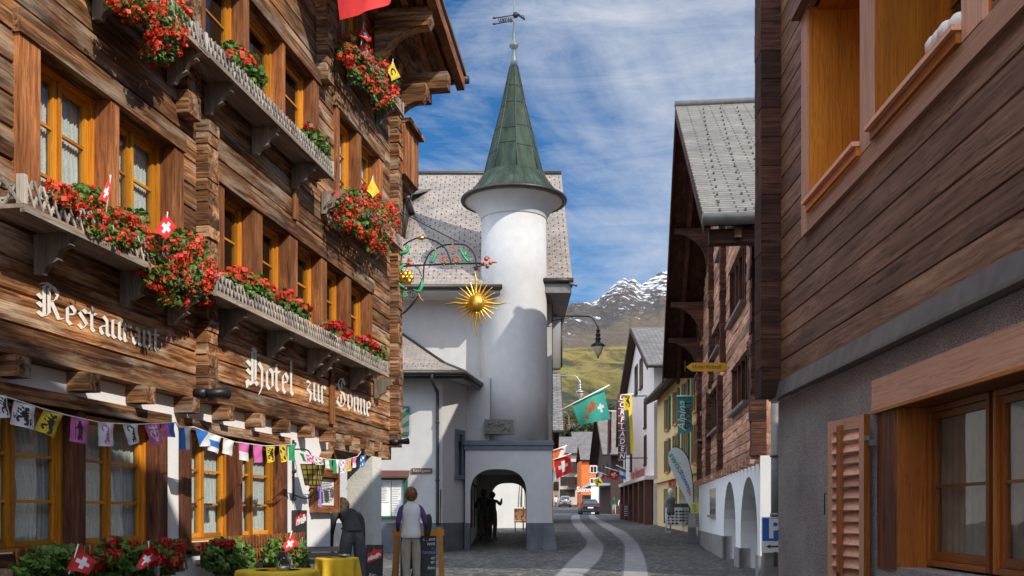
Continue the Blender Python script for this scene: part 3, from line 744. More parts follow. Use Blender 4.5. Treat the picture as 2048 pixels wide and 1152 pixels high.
geranium('deep red geranium in the far right end of the long box',(740,710),[(728,698,22,22,.1,.36),(752,714,22,24,.1,.36)],700,30,petal='petal_dark',top=True,fr=.055,lr=.04)
geranium('red hanging geranium beneath the pair of windows at the end of the hotel',(735,420),[(715,405,46,30,.1,.42),(745,440,52,44,.1,.5),(760,480,36,28,.15,.45),(695,440,22,22,.15,.4)],2200,170,fr=.046,lr=.03)
geranium('topmost red hanging geranium below the large red flag',(735,130),[(705,95,34,34,.1,.4),(735,140,40,40,.1,.45),(770,190,32,40,.1,.45),(760,150,34,28,.15,.4)],1900,140,fr=.046,lr=.03)
geranium('leafy green geranium with few red heads in the left of the upper box',(485,145),[(462,116,28,34,.1,.36),(490,142,30,38,.1,.36),(512,158,20,26,.1,.33)],1000,10,top=True,fr=.055,lr=.04)
geranium('small green geranium with three red heads in the right of the upper box',(630,285),[(620,272,18,26,.1,.36),(641,296,20,26,.1,.36)],700,6,petal='petal_dark',top=True,fr=.055,lr=.04)
geranium('red hanging geranium at the top edge above the Restaurant windows',(310,20),[(300,15,70,40,.1,.45),(335,50,50,50,.15,.5),(320,100,40,28,.2,.42),(240,5,30,20,.1,.4)],1800,120,lr=.026,fr=.038,np_=18)
gg='geraniums in front of the ground floor windows'
geranium('leafy green plant without flowers in the bottom left window box',(90,1125),[(100,1128,66,36,.1,.42),(60,1140,40,22,.1,.4),(130,1110,30,20,.1,.4)],1500,0,group=gg,lr=.03)
geranium('dark red geranium below the pane that mirrors the parking sign',(265,1120),[(250,1128,60,34,.1,.45),(310,1125,50,40,.1,.45),(230,1095,40,18,.1,.4)],1500,5,petal='petal_dark',group=gg,fr=.05,lr=.03)
geranium('dark red geranium heads left of the white wall strip by the left windows',(285,1105),[(300,1110,52,20,.3,.5),(340,1108,24,30,.2,.42),(215,1115,30,18,.3,.5),(215,1085,22,6,.2,.4)],260,36,petal='petal_dark',group=gg,fr=.055,np_=22)
geranium('bushy green geranium with four dark red heads under the right ground floor windows',(460,1110),[(445,1118,42,34,.1,.45),(480,1120,34,34,.1,.45),(455,1090,36,14,.1,.4)],1700,0,group=gg)
geranium('sparse dark red geranium heads above the bushy green plant',(455,1085),[(450,1090,46,12,.2,.4)],40,7,petal='petal_dark',group=gg,fr=.05,np_=22)
geranium('bushy green geranium with a single red head beside the first black drinks board',(575,1110),[(560,1112,36,36,.1,.45),(595,1115,26,36,.1,.45)],1500,3,petal='petal_dark',group=gg)
# ------------------------------------------------------------------ flags
BEAR=["....##........",".....##.###...","..#...#####...","..###..####...","....#####.....",".##..######...","..########....","....#######...",".....######...","..#########...",".####..####...",".##....#####..",".###....####..","..##.....###..","........####..",".......####..."]
MONK=[".....##.....",".#...##.....",".#..####....",".#.######...",".########...",".#..#####...",".#...####...",".#...####...",".#...####...",".#..#####...",".#..#####...",".#..##.##..."]
CROZ=["..####....",".##..##...",".#....##..",".##...##..","..#..##...",".....##...","....####..",".....##...","....####..","....####..","...######.","...##.##..","...#.#.#.."]
EMB=["..#..#..#..","..#######..",".....#.....","..##.#.##..",".#..###..#.",".#...#...#.","..#..#..#..","...#####...","....###....",".....#....."]
def bmp(B,x0=.15,x1=.85,y0=.1,y1=.9):
    h=len(B); w=len(B[0])
    def f(s,t):
        if not(x0<=s<x1 and y0<=t<y1): return False
        i=min(w-1,int((s-x0)/(x1-x0)*w)); j=min(h-1,int((1-(t-y0)/(y1-y0))*h))
        return B[j][i]=='#'
    return f
def swiss(s,t):
    x,y=abs(s-.5)*32,abs(t-.5)*32
    return 1 if (x<3 and y<10) or (y<3 and x<10) else 0
def cloth(mb,c,pat,n=32,amp=.02,waves=1.5,nrm=None,m=None):
    """c: corners tl,tr,br,bl"""
    tl,tr,br,bl=[Vector(p) for p in c]; m=m or n
    if nrm is None: nrm=(tr-tl).cross(bl-tl).normalized()
    vs=[]
    for j in range(m+1):
        t=j/m
        for i in range(n+1):
            s=i/n; p=(tl*(1-s)+tr*s)*(1-t)+(bl*(1-s)+br*s)*t
            vs.append(p+nrm*amp*(math.sin(s*waves*2*PI+t*2)*.7+.3*math.sin(s*5+t*7))*min(1,.25+t+s*.5))
    fs=[];ms=[]
    for j in range(m):
        for i in range(n):
            fs.append((j*(n+1)+i,(j+1)*(n+1)+i,(j+1)*(n+1)+i+1,j*(n+1)+i+1)); ms.append(pat((i+.5)/n,1-(j+.5)/m))
    mb.add(vs,fs,ms,.5,None,True)
def stick_flag(label,pole,corners,off,mats,pat=swiss,cat='flag',group='small Swiss flags on sticks among the flowers',amp=.012,P=HP,pr=.006,n=32):
    """pole: two photo points; corners: four photo points"""
    def w(q,o=off): u,z=P.hit(q[0],q[1],o); return P.W(u,o,z)
    c0=w(pole[0]); t=thing('stick_flag',label,cat,Matrix.Translation(c0),group)
    mb=MB(); mb.tube([w(pole[0])-c0,w(pole[1])-c0],pr,6); mb.build('flag_stick',M['offwhite'],t)
    mb=MB(); cloth(mb,[w(q,off+d)-c0 for q,d in zip(corners,(0,.04,.06,.01))],pat,n,amp,.8); mb.build('flag_cloth',[M[m] for m in mats],t,fix=False)
    return t
RW=['red','white']
stick_flag('Swiss paper flag in the bottom left plant, tilted to the right',((138,1148),(157,1088)),((156,1092),(192,1124),(177,1150),(135,1138)),.5,RW)
stick_flag('Swiss paper flag among the dark red geraniums, tilted to the left',((296,1140),(297,1082)),((297,1086),(320,1114),(280,1141),(274,1133)),.52,RW)
stick_flag('Swiss paper flag leaning out of the bushy plant by the drinks board',((566,1120),(584,1062)),((584,1066),(597,1090),(570,1104),(566,1092)),.5,RW)
stick_flag('Swiss flag on a stick standing in the largest hanging geranium',((325,500),(335,424)),((334,425),(352,455),(332,480),(310,462)),.45,RW)
stick_flag('half furled Swiss flag in the left hanging geranium',((212,425),(221,350)),((220,352),(221,385),(212,405),(197,398)),.4,RW)
stick_flag('small red and white pennant at the topmost geranium',((722,90),(728,45)),((727,48),(742,78),(734,83),(720,70)),.4,['red','white'],lambda s,t:1 if abs(s-.5)+abs(t-.5)<.28 else 0)
stick_flag('yellow flag with a black curl by the end of the topmost geranium',((783,160),(786,118)),((786,122),(800,154),(783,162),(776,142)),.35,['yellow','black'],lambda s,t:1 if .16<math.hypot(s-.5,t-.5)<.3 and s<.62 else 0)
stick_flag('yellow flag behind the hanging geranium under the end windows',((735,400),(746,352)),((746,354),(758,384),(745,396),(734,380)),.3,['yellow','black'],lambda s,t:0)
# big red flag hanging from above
w_=lambda x,y,o=.55:(lambda h:HP.W(h[0],o,h[1]))(HP.hit(x,y,o))
c0=w_(720,-60); t=thing('hanging_flag','large plain red flag corner hanging at the top of the hotel','flag',Matrix.Translation(c0))
mb=MB(); cloth(mb,[w_(650,-150)-c0,w_(810,-120)-c0,w_(776,8,.75)-c0,w_(686,40,.5)-c0],lambda s,t:0,28,.05,1.6); mb.build('flag_cloth',M['red'],t,fix=False)
mb=MB(); mb.tube([w_(650,-150,0)-c0,w_(650,-150,.0)-c0+(w_(812,-122,.6)-w_(650,-150,0))],.02,8); mb.build('flag_pole',M['offwhite'],t)
# bunting
def bunting(label,string,pens,off):
    w=lambda x,y,o=off:HP.L(*(lambda h:(h[0],o,h[1]))(HP.hit(x,y,o)))
    t=thing('bunting',label,'bunting',HP.M,'strings of canton pennants on the hotel')
    mb=MB(); mb.tube([w(*p) for p in string],.005,5); mb.build('string',M['offwhite'],t)
    for cs,mats,pat in pens:
        mb=MB(); n=30
        cloth(mb,[w(*q,off+.004) for q in cs],pat,n,.012,.9)
        mb.build('pennant',[M[m] for m in mats],t,fix=False)
b1=bmp(BEAR); mk=bmp(MONK,.2,.8); cz=bmp(CROZ,.2,.8,.08,.95); em=bmp(EMB,.15,.85,.1,.92)
def vr(s,t):
    if b1(s,t): return 1
    if .05<s<.22 and .3<t<.52 and abs(abs(s-.13)-(t-.3)*.33)<.025: return 1
    if .78<s<.93 and .14<t<.42 and (s<.82 or abs(t-.4)<.03 or abs(t-.28)<.03 or (s>.89 and t>.28) or (t<.28 and abs(s-.8-(.28-t)*.9)<.03)): return 1
    return 0
I=lambda f:(lambda s,t:1 if f(s,t) else 0)
half=lambda s,t:1 if s>.5 else 0
hor=lambda s,t:1 if t<.5 else 0
dia=lambda s,t:1 if s>t+.02 else 0
band=lambda s,t:1 if .3<t<.68 else 0
bl=lambda s,t:1 if math.sin(s*9)*math.sin(t*11+s*4)>.35 and .1<s<.9 and .1<t<.9 else 0
bunting('string of canton pennants along the white wall, from the left windows to the wall lantern',[(-30,783),(22,797),(86,818),(140,832),(200,845),(262,849),(320,847),(351,845),(357,855),(388,854),(418,866),(470,884),(530,892),(590,889)],[
 ([(-14,786),(12,792),(22,835),(-2,836)],['white','black'],I(bmp(BEAR,.3,1.))),
 ([(28,801),(69,814),(69,861),(22,848)],['white','black'],vr),
 ([(87,820),(125,830),(108,876),(70,859)],['yellow','black'],I(bmp(BEAR,.15,.9,.05,.95))),
 ([(142,833),(177,840),(174,889),(141,882)],['pink','black'],I(mk)),
 ([(196,845),(226,847),(228,893),(199,892)],['white','pink'],I(cz)),
 ([(245,848),(274,849),(280,884),(260,891)],['white','black'],I(cz)),
 ([(288,848),(318,847),(327,884),(306,892)],['pink','white'],I(em)),
 ([(322,847),(347,845),(352,875),(328,873)],['pink','blue'],half),
 ([(358,855),(380,856),(381,899),(360,899)],['blue','white'],half),
 ([(390,854),(416,865),(423,892),(401,893)],['blue','white'],dia),
 ([(418,866),(441,874),(437,908),(417,900)],['white','blue'],band),
 ([(447,877),(467,883),(465,913),(446,906)],['white','pink'],lambda s,t:0),
 ([(478,885),(497,888),(498,924),(480,919)],['pink','white'],hor),
 ([(506,890),(524,892),(526,925),(510,925)],['pink','white'],lambda s,t:0),
 ([(532,892),(549,893),(550,922),(536,926)],['yellow','black'],I(bmp(BEAR,.1,.9,.1,.9))),
 ([(558,891),(572,891),(576,922),(564,925)],['yellow','black'],bl),
 ([(577,890),(590,889),(590,922),(579,921)],['green','white'],lambda s,t:0)],.34)
bunting('short string of pennants between the wall lantern and the corner pier of the hotel',[(597,903),(625,912),(655,919),(690,920),(715,913),(722,903)],[
 ([(599,905),(606,908),(615,925),(608,922)],['green','white'],lambda s,t:0),
 ([(612,908),(627,912),(629,925),(616,924)],['pink','white'],bl),
 ([(630,914),(645,917),(648,930),(632,929)],['white','black'],bl),
 ([(650,919),(663,920),(666,938),(652,936)],['white','green'],half),
 ([(666,920),(678,920),(678,946),(668,947)],['green','white'],half),
 ([(680,920),(691,920),(692,945),(681,947)],['white','pink'],bl),
 ([(693,919),(702,918),(704,941),(695,943)],['yellow','pink'],bl),
 ([(705,917),(712,915),(713,934),(706,936)],['pink','white'],hor),
 ([(721,912),(731,910),(729,934),(720,935)],['blue','white'],bl)],.34)
# ------------------------------------------------------------------ wrought iron inn sign with the gilt sun
DS=16.95
c0=at(782,600,DS); q=lambda x,y,d=0:at(x,y,DS+d)-c0
sg=thing('inn_sign','wrought iron inn sign with a gilded sun hanging from its arm','inn sign',Matrix.Translation(c0))
def curve(pts,n=6):
    P_=[Vector(p) for p in pts]; out=[]
    for i in range(len(P_)-1):
        a=P_[max(i-1,0)];b=P_[i];c=P_[i+1];d=P_[min(i+2,len(P_)-1)]
        for k in range(n):
            t=k/n; out.append(.5*((2*b)+(c-a)*t+(2*a-5*b+4*c-d)*t*t+(3*b-a-3*c+d)*t**3))
    out.append(P_[-1]); return out
mb=MB()
def rod(pts,r=.011,m=mb,n=6): m.tube(curve([q(*p) for p in pts]),r*1.35,n)
def spiral(cx,cy,r,turns,a0,m,rr=.008,dirn=1):
    pts=[]
    for k in range(int(turns*14)+1):
        a=a0+dirn*k/14*2*PI; f=1-k/(turns*14)*.85
        pts.append(q(cx+r*f*math.cos(a),cy-r*f*math.sin(a)))
    m.tube(pts,rr*1.3,6)
rod([(780,505),(780,560),(780,620),(780,692)],.014)
rod([(779,692),(776,700),(770,706)],.012)
rod([(775,534),(830,531),(900,528),(968,526)],.012)
rod([(781,532),(787,515),(800,497),(820,482),(843,475),(868,481),(888,494),(898,512),(902,527)],.010)
rod([(848,530),(858,508),(873,497),(890,490),(912,488),(930,490),(943,500),(951,516),(953,535)],.010)
rod([(803,424),(860,455),(917,484)],.006); rod([(780,632),(805,628),(828,606),(842,580),(846,560),(848,530)],.009)
rod([(800,632),(820,612),(838,590)],.008)
for k in range(17):
    pass
mb.tube([q(812+31*math.cos(a),556-29*math.sin(a)) for a in [k*2*PI/24 for k in range(24)]],.008,6,closed=True)
spiral(793,595,9,1.6,0,mb); spiral(796,659,8,1.7,PI,mb); spiral(788,640,6,1.4,1,mb); spiral(826,590,7,1.4,2,mb,.006)
rod([(968,526),(965,531),(953,533)],.008); mb.box(q(948,533,-.03),q(957,541,.03))
for y in (512,596,657,690): mb.box(q(773,y-2,-.03),q(783,y+3,.03))
mb.build('iron_bracket',M['iron'],sg)
mb=MB()
def leafy(pts,rs,m):
    c=curve([q(*p) for p in pts],4); n=len(c); rr=[]
    for i in range(n):
        f=i/(n-1)*(len(rs)-1); k=min(int(f),len(rs)-2); rr.append(rs[k]+(rs[k+1]-rs[k])*(f-k))
    m.tube(c,rr,8)
leafy([(793,516),(800,507),(812,504),(818,494),(814,490)],[.006,.03,.034,.014,.006],mb)
leafy([(809,529),(799,538),(794,554),(798,568),(809,575)],[.02,.034,.036,.024,.008],mb)
leafy([(786,558),(793,566),(801,573)],[.006,.026,.01],mb)
leafy([(844,556),(843,572),(837,583),(827,579)],[.008,.03,.032,.008],mb)
leafy([(872,498),(870,512),(864,524),(858,522)],[.006,.022,.026,.008],mb)
leafy([(918,494),(925,508),(935,522),(942,518)],[.006,.022,.022,.008],mb); leafy([(931,502),(930,510),(926,512)],[.01,.03,.008],mb)
leafy([(858,524),(868,516),(866,508)],[.006,.02,.006],mb)
spiral(789,577,6,1.3,0,mb,.010); spiral(811,590,6,1.3,1,mb,.010); spiral(814,494,4,1.2,0,mb,.008); spiral(939,519,5,1.2,2,mb,.009)
pieces(mb,'painted_leaf',M['verdigris'],sg)
mb=MB()
spiral(887,521,8,1.6,0,mb,.009); spiral(913,520,8,1.6,PI,mb,.009,-1); spiral(874,506,5,1.3,1,mb,.007); spiral(908,498,6,1.3,2,mb,.007)
leafy([(812,530),(818,526),(825,531)],[.012,.03,.01],mb); leafy([(818,530),(820,520),(816,517)],[.02,.03,.01],mb)
leafy([(836,584),(840,596),(848,603)],[.022,.014,.005],mb); leafy([(785,640),(792,628),(799,620)],[.012,.034,.01],mb)
leafy([(787,610),(794,622),(800,618)],[.008,.02,.006],mb)
for dx,dy in ((0,0),(10,-8),(12,6),(18,0)): mb.ball(q(963+dx,526+dy),.035,8)
spiral(973,518,6,1.3,0,mb,.009); spiral(974,533,6,1.3,3,mb,.009,-1)
leafy([(978,525),(986,524),(994,525)],[.03,.022,.01],mb)
pieces(mb,'coppery_ornament',M['copper_red'],sg)
mb=MB()
for k in range(6):
    a=k*PI/3; mb.ball(q(813+8*math.cos(a),555+8*math.sin(a),-.02),.055,8,sc=(1,.5,1))
for k in range(12):
    a=k*PI/6; mb.ball(q(813+13*math.cos(a),555+13*math.sin(a)),.025,6)
mb.ball(q(813,555,-.05),.045,8); mb.ball(q(842,476),.04,8,sc=(1.6,1,.9))
for p in ((870,499),(905,489),(888,531),(910,531),(812,577),(843,556)): mb.ball(q(*p),.02,6)
pieces(mb,'gilt_boss',M['gold'],sg)
SUN=(952,607)
mb=MB(); mb.ball(q(*SUN),.155,20,sc=(1,.7,1)); sun=mb.build('gilt_sun',M['gold'],sg)
mb=MB(); 
for k in range(24):
    a=2*PI*k/24; long_=k%6==0; Lr=68 if long_ else (44 if k%2==0 else 47); r0=.034 if long_ else .024
    pts=[];rs=[]
    for i in range(9):
        f=i/8; rr=14+(Lr-14)*f; wob=(math.sin(f*9)*2.0 if long_ else 0)*f**.5
        x=SUN[0]+rr*math.cos(a)-wob*math.sin(a); y=SUN[1]-rr*math.sin(a)-wob*math.cos(a)
        pts.append(q(x,y)); rs.append(r0*(1-f)**.8+.002)
    mb.tube(pts,rs,6)
mb.build('sun_rays',M['gold'],sun)
# ------------------------------------------------------------------ things on the hotel wall
t=thing('wall_lantern','wrought iron wall bracket with a square amber glass lantern on the hotel wall','lantern',HP.M)
ul=H(590,-.08); mb=MB(); pr=lambda u,o,z:HP.L(u,o,z)
mb.tube([pr(ul,-.1,1.42),pr(ul,-.1,2.2)],.014,6)
mb.tube(curve([pr(ul,-.1,1.5),pr(ul,.06,1.45),pr(ul,.16,1.5),pr(ul,.18,1.56),pr(ul,.13,1.58),pr(ul,.11,1.54)]),.011,6)
mb.tube(curve([pr(ul,-.1,2.08),pr(ul,.10,2.06),pr(ul,.16,1.88)]),.010,6)
for z in (1.45,1.8,2.15): mb.ball(pr(ul,-.09,z),.03,6)
mb.build('iron_bracket',M['iron'],t)
mb=MB(); T0=HP.L(ul,.16,0)
for f in (1.,):
    pts=lambda s,z:[(T0.x-s,T0.y-s,z),(T0.x+s,T0.y-s,z),(T0.x+s,T0.y+s,z),(T0.x-s,T0.y+s,z)]
    a=pts(.075,1.62);b=pts(.118,1.88); mb.add(a+b,[(0,1,2,3),(4,5,6,7)]+[(i,(i+1)%4,4+(i+1)%4,4+i) for i in range(4)])
mb.build('amber_glass',M['yglass'],t)
mb=MB(); 
for k in range(4):
    for f in (0,.33,.66):
        p1=Vector(a[k]).lerp(Vector(a[(k+1)%4]),f); p2=Vector(b[k]).lerp(Vector(b[(k+1)%4]),f); mb.tube([p1,p2],.006,4)
    for f in (0,.25,.5,.75,1):
        p1=Vector(a[k]).lerp(Vector(b[k]),f); p2=Vector(a[(k+1)%4]).lerp(Vector(b[(k+1)%4]),f); mb.tube([p1,p2],.006,4)
mb.build('lantern_cage',M['iron'],t)
t=thing('menu_case','small gabled wooden menu case with a lilac notice on the white wall','menu case',HP.M)
ua,ub=H(633,-.02),H(680,-.02); z0,z1=1.27,1.86; mb=MB()
lbox(mb,HP,ua,ua+.05,-.12,-.02,z0,z1,0); lbox(mb,HP,ub-.05,ub,-.12,-.02,z0,z1,0); lbox(mb,HP,ua+.05,ub-.05,-.12,-.025,z0,z0+.07,1); lbox(mb,HP,ua+.05,ub-.05,-.12,-.09,z0+.07,z1,1)
lbox(mb,HP,ua+.05,ub-.05,-.09,-.025,z1-.1,z1,1)
mb.prism([HP.L(ua,-.03,z1),HP.L(ub,-.03,z1),HP.L((ua+ub)/2,-.03,z1+.24)],HP.L(0,-.09,0),1,.6)
cs=mb.build('case',[M['plank_z'],M['plank_x']],t)
mb=MB(); um=(ua+ub)/2
for s in (-1,1): mb.prism([HP.L(um,.05,z1+.25),HP.L(um+s*.32,.05,z1-.03),HP.L(um+s*.32,.05,z1-.0),HP.L(um,.05,z1+.285)],HP.L(0,-.165,0),0,.4)
mb.build('case_roof',M['log_y'],t)
mb=MB(); mb.quad(HP.L(ua+.1,-.085,z0+.1),HP.L(ub-.08,-.085,z0+.1),HP.L(ub-.08,-.085,z1-.12),HP.L(ua+.1,-.085,z1-.12)); mb.build('menu_sheet',M['paper'],t)
mb=MB(); mb.quad(HP.L(ua+.05,-.012,z0+.07),HP.L(ua+.17,-.012,z0+.07),HP.L(ua+.17,-.012,z1-.02),HP.L(ua+.05,-.012,z1-.02)); mb.build('lilac_sheet',M['lilac'],t)
mb=MB()
for k in range(14): lbox(mb,HP,ua+.14,ub-.12-R.uniform(0,.15),-.084,-.082,z0+.14+k*.022,z0+.148+k*.022)
mb.build('menu_print',M['shutgrey'],t)
for lab,x,y,par_ in (('black twin floodlight on the hotel wall below the log ends',412,786,.12),('small floodlight at the far lower corner of the hotel',797,884,.15)):
    t=thing('floodlight',lab,'floodlight',HP.M); u,z=HP.hit(x,y,par_); mb=MB(); 
    mb.tube([HP.L(u,0,z),HP.L(u,par_,z)],.05,8); mb.build('mount',M['iron'],t)
    for d in ((.18,.1),( .26,.06)) if x<700 else ((.05,.12),):
        mb=MB(); mb.tube([HP.L(u,par_,z),HP.L(u+d[0]*.5,par_+d[1],z+.01),HP.L(u+d[0],par_+d[1]+.04,z+.02)],[.035,.05,.06],10); mb.build('lamp_head',M['iron'],t)
def drinks_text(mb,fn,txts):
    for txt,x,y,s in txts: put_text(mb,txt,lambda a,b:fn(x+a,y+b),s,0,'CENTER')
def drinks_board(label,P,o,u0,u1,z0,z1,txts,lean=0):
    t=thing('drinks_board',label,'chalkboard',P.M,'black drinks boards with red logo'); fn=lambda a,b,e=0:P.L(u0+(u1-u0)*a,o+e-lean*b,z0+(z1-z0)*b)
    mb=MB(); mb.prism([fn(0,0),fn(1,0),fn(1,1),fn(0,1)],P.L(0,-.02,0)); mb.build('panel',M['board'],t)
    mb=MB(); mb.prism([fn(.1,.70,.004),fn(.9,.79,.004),fn(.94,.93,.004),fn(.52,.92,.004),fn(.46,.97,.004),fn(.4,.9,.004),fn(.1,.86,.004)],P.L(0,.003,0)); lg=mb.build('logo_patch',M['red'],t)
    w=u1-u0; h=z1-z0
    mb=MB(); put_text(mb,'rivella',lambda a,b:fn(.5+a/w,.81+b/h+a/w*.09,.010),.30*w,0,bold=.008,shear=.2); mb.build('logo_text',M['white'],lg)
    mb=MB(); 
    for txt,x,y in txts: put_text(mb,txt,lambda a,b:fn(x+a/w,y+b/h,.005),.24*w,0,shear=.25)
    if txts: mb.build('chalk_text',M['white'],t)
    return t
drinks_board('black drinks board with red logo hung flat on the white wall beside the right windows',HP,-.09,H(587,-.09),H(614,-.09),.62,1.30,[('Roti',.5,.45)])
BP=Pl(-1.85-13.9*0,0,+1)
tb=Matrix.Translation(at(746,1025,13.2))@Matrix.Rotation(-.15,4,'Z'); tb.translation.z=0
class LP:                                    # free-standing local frame, u=x, o=-y (towards the camera), z
    def __init__(s,Mw): s.M=Mw; s.s=1; s.n=Vector((0,-1,0))
    def L(s,u,o,z): return Vector((u,-o,z))
drinks_board('black drinks board with red logo standing in front of the rough corner pier',LP(tb),0,-.115,.115,.02,.84,[('Kur-',.42,.52),('vita',.6,.4),('Squis',.5,.2)],.08)
# ------------------------------------------------------------------ orange chalkboard trestle
Mb=Matrix.Translation((at(837,1025,17.75).x,17.75,0))@Matrix.Rotation(.06,4,'Z'); B=LP(Mb)
t=thing('menu_trestle','bright orange wooden trestle with a chalkboard menu, behind the woman in the white vest','chalkboard',Mb)
for s in (-1,1):
    for o,tl in ((.02,-1),(-.06,1)):
        mb=MB(); u=s*.37
        p=[(u-.045+s*.05,.0+ (.30 if tl<0 else -.36)),(u+.045+s*.05,0)]
        a=Vector((u+s*.05,-(.28 if tl<0 else -.34),0)); b=Vector((u,-o,1.0)); d=Vector((.047,0,0)); e=Vector((0,.02,0))
        mb.add([a-d-e,a+d-e,a+d+e,a-d+e,b-d-e,b+d-e,b+d+e,b-d+e],[(0,1,2,3),(4,5,6,7),(0,1,5,4),(1,2,6,5),(2,3,7,6),(3,0,4,7)],0,R.random())
        mb.build('leg',M['ply_z'],t)
mb=MB(); mb.box((-.455,-.075,.86),(.455,-.045,.97)); mb.build('top_bar',M['ply_x'],t)
mb=MB(); mb.prism([(-.31,-.26,.08),(.31,-.26,.08),(.31,-.045,.855),(-.31,-.045,.855)],(0,.015,0)); mb.build('panel',M['board'],t)
mb=MB(); fn=lambda x,y:Vector((x,-.045-(.855-y)*.277-.004,y))
for txt,y,c in (('ottent',.80,0),('tent',.72,0),('et',.64,1),('hantse',.57,2),('et',.47,0),('er',.40,0),('hen',.30,0)):
    put_text(mb,txt,lambda a,b:fn(.29-.0+a,y+b),.085,c,'RIGHT',.2)
put_text(mb,'M',lambda a,b:fn(-.2+a,.2+b),.22,0,'CENTER',.2)
mb.build('chalk_text',[M['white'],M['blue'],M['lilac']],t)
# ------------------------------------------------------------------ tables, cloths, chairs
def cafe_table(tl,cl,X,Y,r,h,square=False):
    t=thing('cafe_table',tl,'table',TR(X,Y,0)); 
    mb=MB(); mb.lathe([(.0,h-.03),(r*.97,h-.03),(r*.97,h),(.0,h)],28); mb.build('tabletop',M['steel'],t)
    mb=MB(); mb.tube([(0,0,.03),(0,0,h-.03)],.035,10); mb.build('pedestal',M['iron'],t)
    mb=MB(); 
    for k in range(4): a=PI/4+k*PI/2; mb.tube([(0,0,.06),(r*.7*math.cos(a),r*.7*math.sin(a),.02)],.02,6)
    mb.build('foot',M['iron'],t)
    n=72; vs=[Vector((0,0,h+.006))]; rings=[(.55,h+.006,0),(.97,h+.006,0),(1.0,h+.002,0),(1.012,h-.02,.004),(1.02,h-.1,.02),(1.05,h-.24,.045),(1.08,h-.36,.06)]
    for f,z,a in rings:
        for k in range(n):
            an=2*PI*k/n; rr=r*f+a*(math.sin(an*9+1)*.7+.4*math.sin(an*4)); vs.append(Vector((rr*math.cos(an),rr*math.sin(an),z-(.05*math.cos(an*4) if a>.03 else 0)*a*8)))
    fs=[(0,1+k,1+(k+1)%n) for k in range(n)]+[(1+i*n+k,1+i*n+(k+1)%n,1+(i+1)*n+(k+1)%n,1+(i+1)*n+k) for i in range(len(rings)-1) for k in range(n)]
    mb=MB(); mb.add(vs,fs,0,.5,None,True); o=mb.build('tablecloth',M['cloth'],None,Matrix.Translation((X,Y,0)),fix=False); tag(o,cl,'tablecloth')
def ashtray(label,X,Y,z):
    mb=MB(); mb.lathe([(0,0),(.06,0),(.068,.03),(.058,.03),(.05,.01),(0,.01)],18); o=mb.build('ashtray',M['steel'],None,TR(X,Y,z)); tag(o,label,'ashtray')
cafe_table('round cafe table under the nearer yellow cloth','nearer and wider yellow tablecloth at the bottom edge',-2.12,9.05,.37,.745)
cafe_table('round cafe table under the farther yellow cloth','farther yellow tablecloth draped in folds beside the standing drinks board',-2.02,11.55,.245,.745)
ashtray('steel ashtray on the nearer yellow cloth',-2.08,9.1,.752); ashtray('steel ashtray on the farther yellow cloth',-1.96,11.7,.752)
def chair(label,X,Y,rz):
    t=thing('folding_chair',label,'chair',TR(X,Y,0,rz),'grey slatted folding chairs by the yellow tables')
    for s in (-1,1):
        mb=MB(); mb.tube([(s*.2,-.22,0),(s*.2,.02,.44),(s*.2,.2,.84)],.013,6); mb.build('frame_leg',M['iron'],t)
        mb=MB(); mb.tube([(s*.18,.22,0),(s*.18,-.16,.45)],.013,6); mb.build('leg',M['iron'],t)
    mb=MB(); 
    for k in range(6): mb.box((-.19,-.2+k*.065,.445),(.19,-.145+k*.065,.463),0,R.random())
    mb.build('seat',M['dgrey_x'],t)
    mb=MB()
    for k in range(3): 
        z=.64+k*.075; y=.02+(z-.44)*.45; mb.box((-.215,y-.018,z),(.215,y+.0,z+.06),0,R.random())
    mb.build('backrest',M['dgrey_x'],t)
    return t
chair('slatted chair cut by the bottom edge, left of the nearer yellow table',-2.56,7.75,1.9)
chair('slatted chair behind the farther yellow table',-2.3,12.15,.25)
chair('slatted chair between the two yellow tables',-2.28,10.75,2.0)
# ------------------------------------------------------------------ people
def skin_person(label,Mw,J,E,mats,group=None,extra=None,sub=2,name='person',cat='person'):
    """J: name -> (x,y,z,r[,ry]); E: (a,b,material index)"""
    names=list(J); idx={k:i for i,k in enumerate(names)}
    me=bpy.data.meshes.new('p'); me.from_pydata([J[k][:3] for k in names],[(idx[a],idx[b]) for a,b,_ in E],[])
    o=bpy.data.objects.new('p',me); COL.objects.link(o)
    sk=o.modifiers.new('s','SKIN'); sk.use_smooth_shade=True; sk.branch_smoothing=.6
    for i,k in enumerate(names):
        d=me.skin_vertices[0].data[i]; r=J[k][3]; d.radius=(r,J[k][4] if len(J[k])>4 else r); d.use_root=(i==0)
    ss=o.modifiers.new('u','SUBSURF'); ss.levels=sub; ss.render_levels=sub
    dg=bpy.context.evaluated_depsgraph_get(); dg.update()
    new=bpy.data.meshes.new_from_object(o.evaluated_get(dg)); bpy.data.objects.remove(o)
    new.materials.clear()
    for m in mats: new.materials.append(m)
    segs=[(Vector(J[a][:3]),Vector(J[b][:3]),(J[a][3]+J[b][3])/2,m) for a,b,m in E]
    for p in new.polygons:
        best=9;bm=0
        for a,b,r,m in segs:
            ab=b-a; t=max(0,min(1,(p.center-a).dot(ab)/max(1e-9,ab.length_squared))); d=(p.center-(a+ab*t)).length-r*.9
            if d<best: best=d;bm=m
        p.material_index=bm; p.use_smooth=True
    t=thing(name,label,cat,Mw,group)
    b=bpy.data.objects.new('body',new); COL.objects.link(b); b.parent=t
    return t
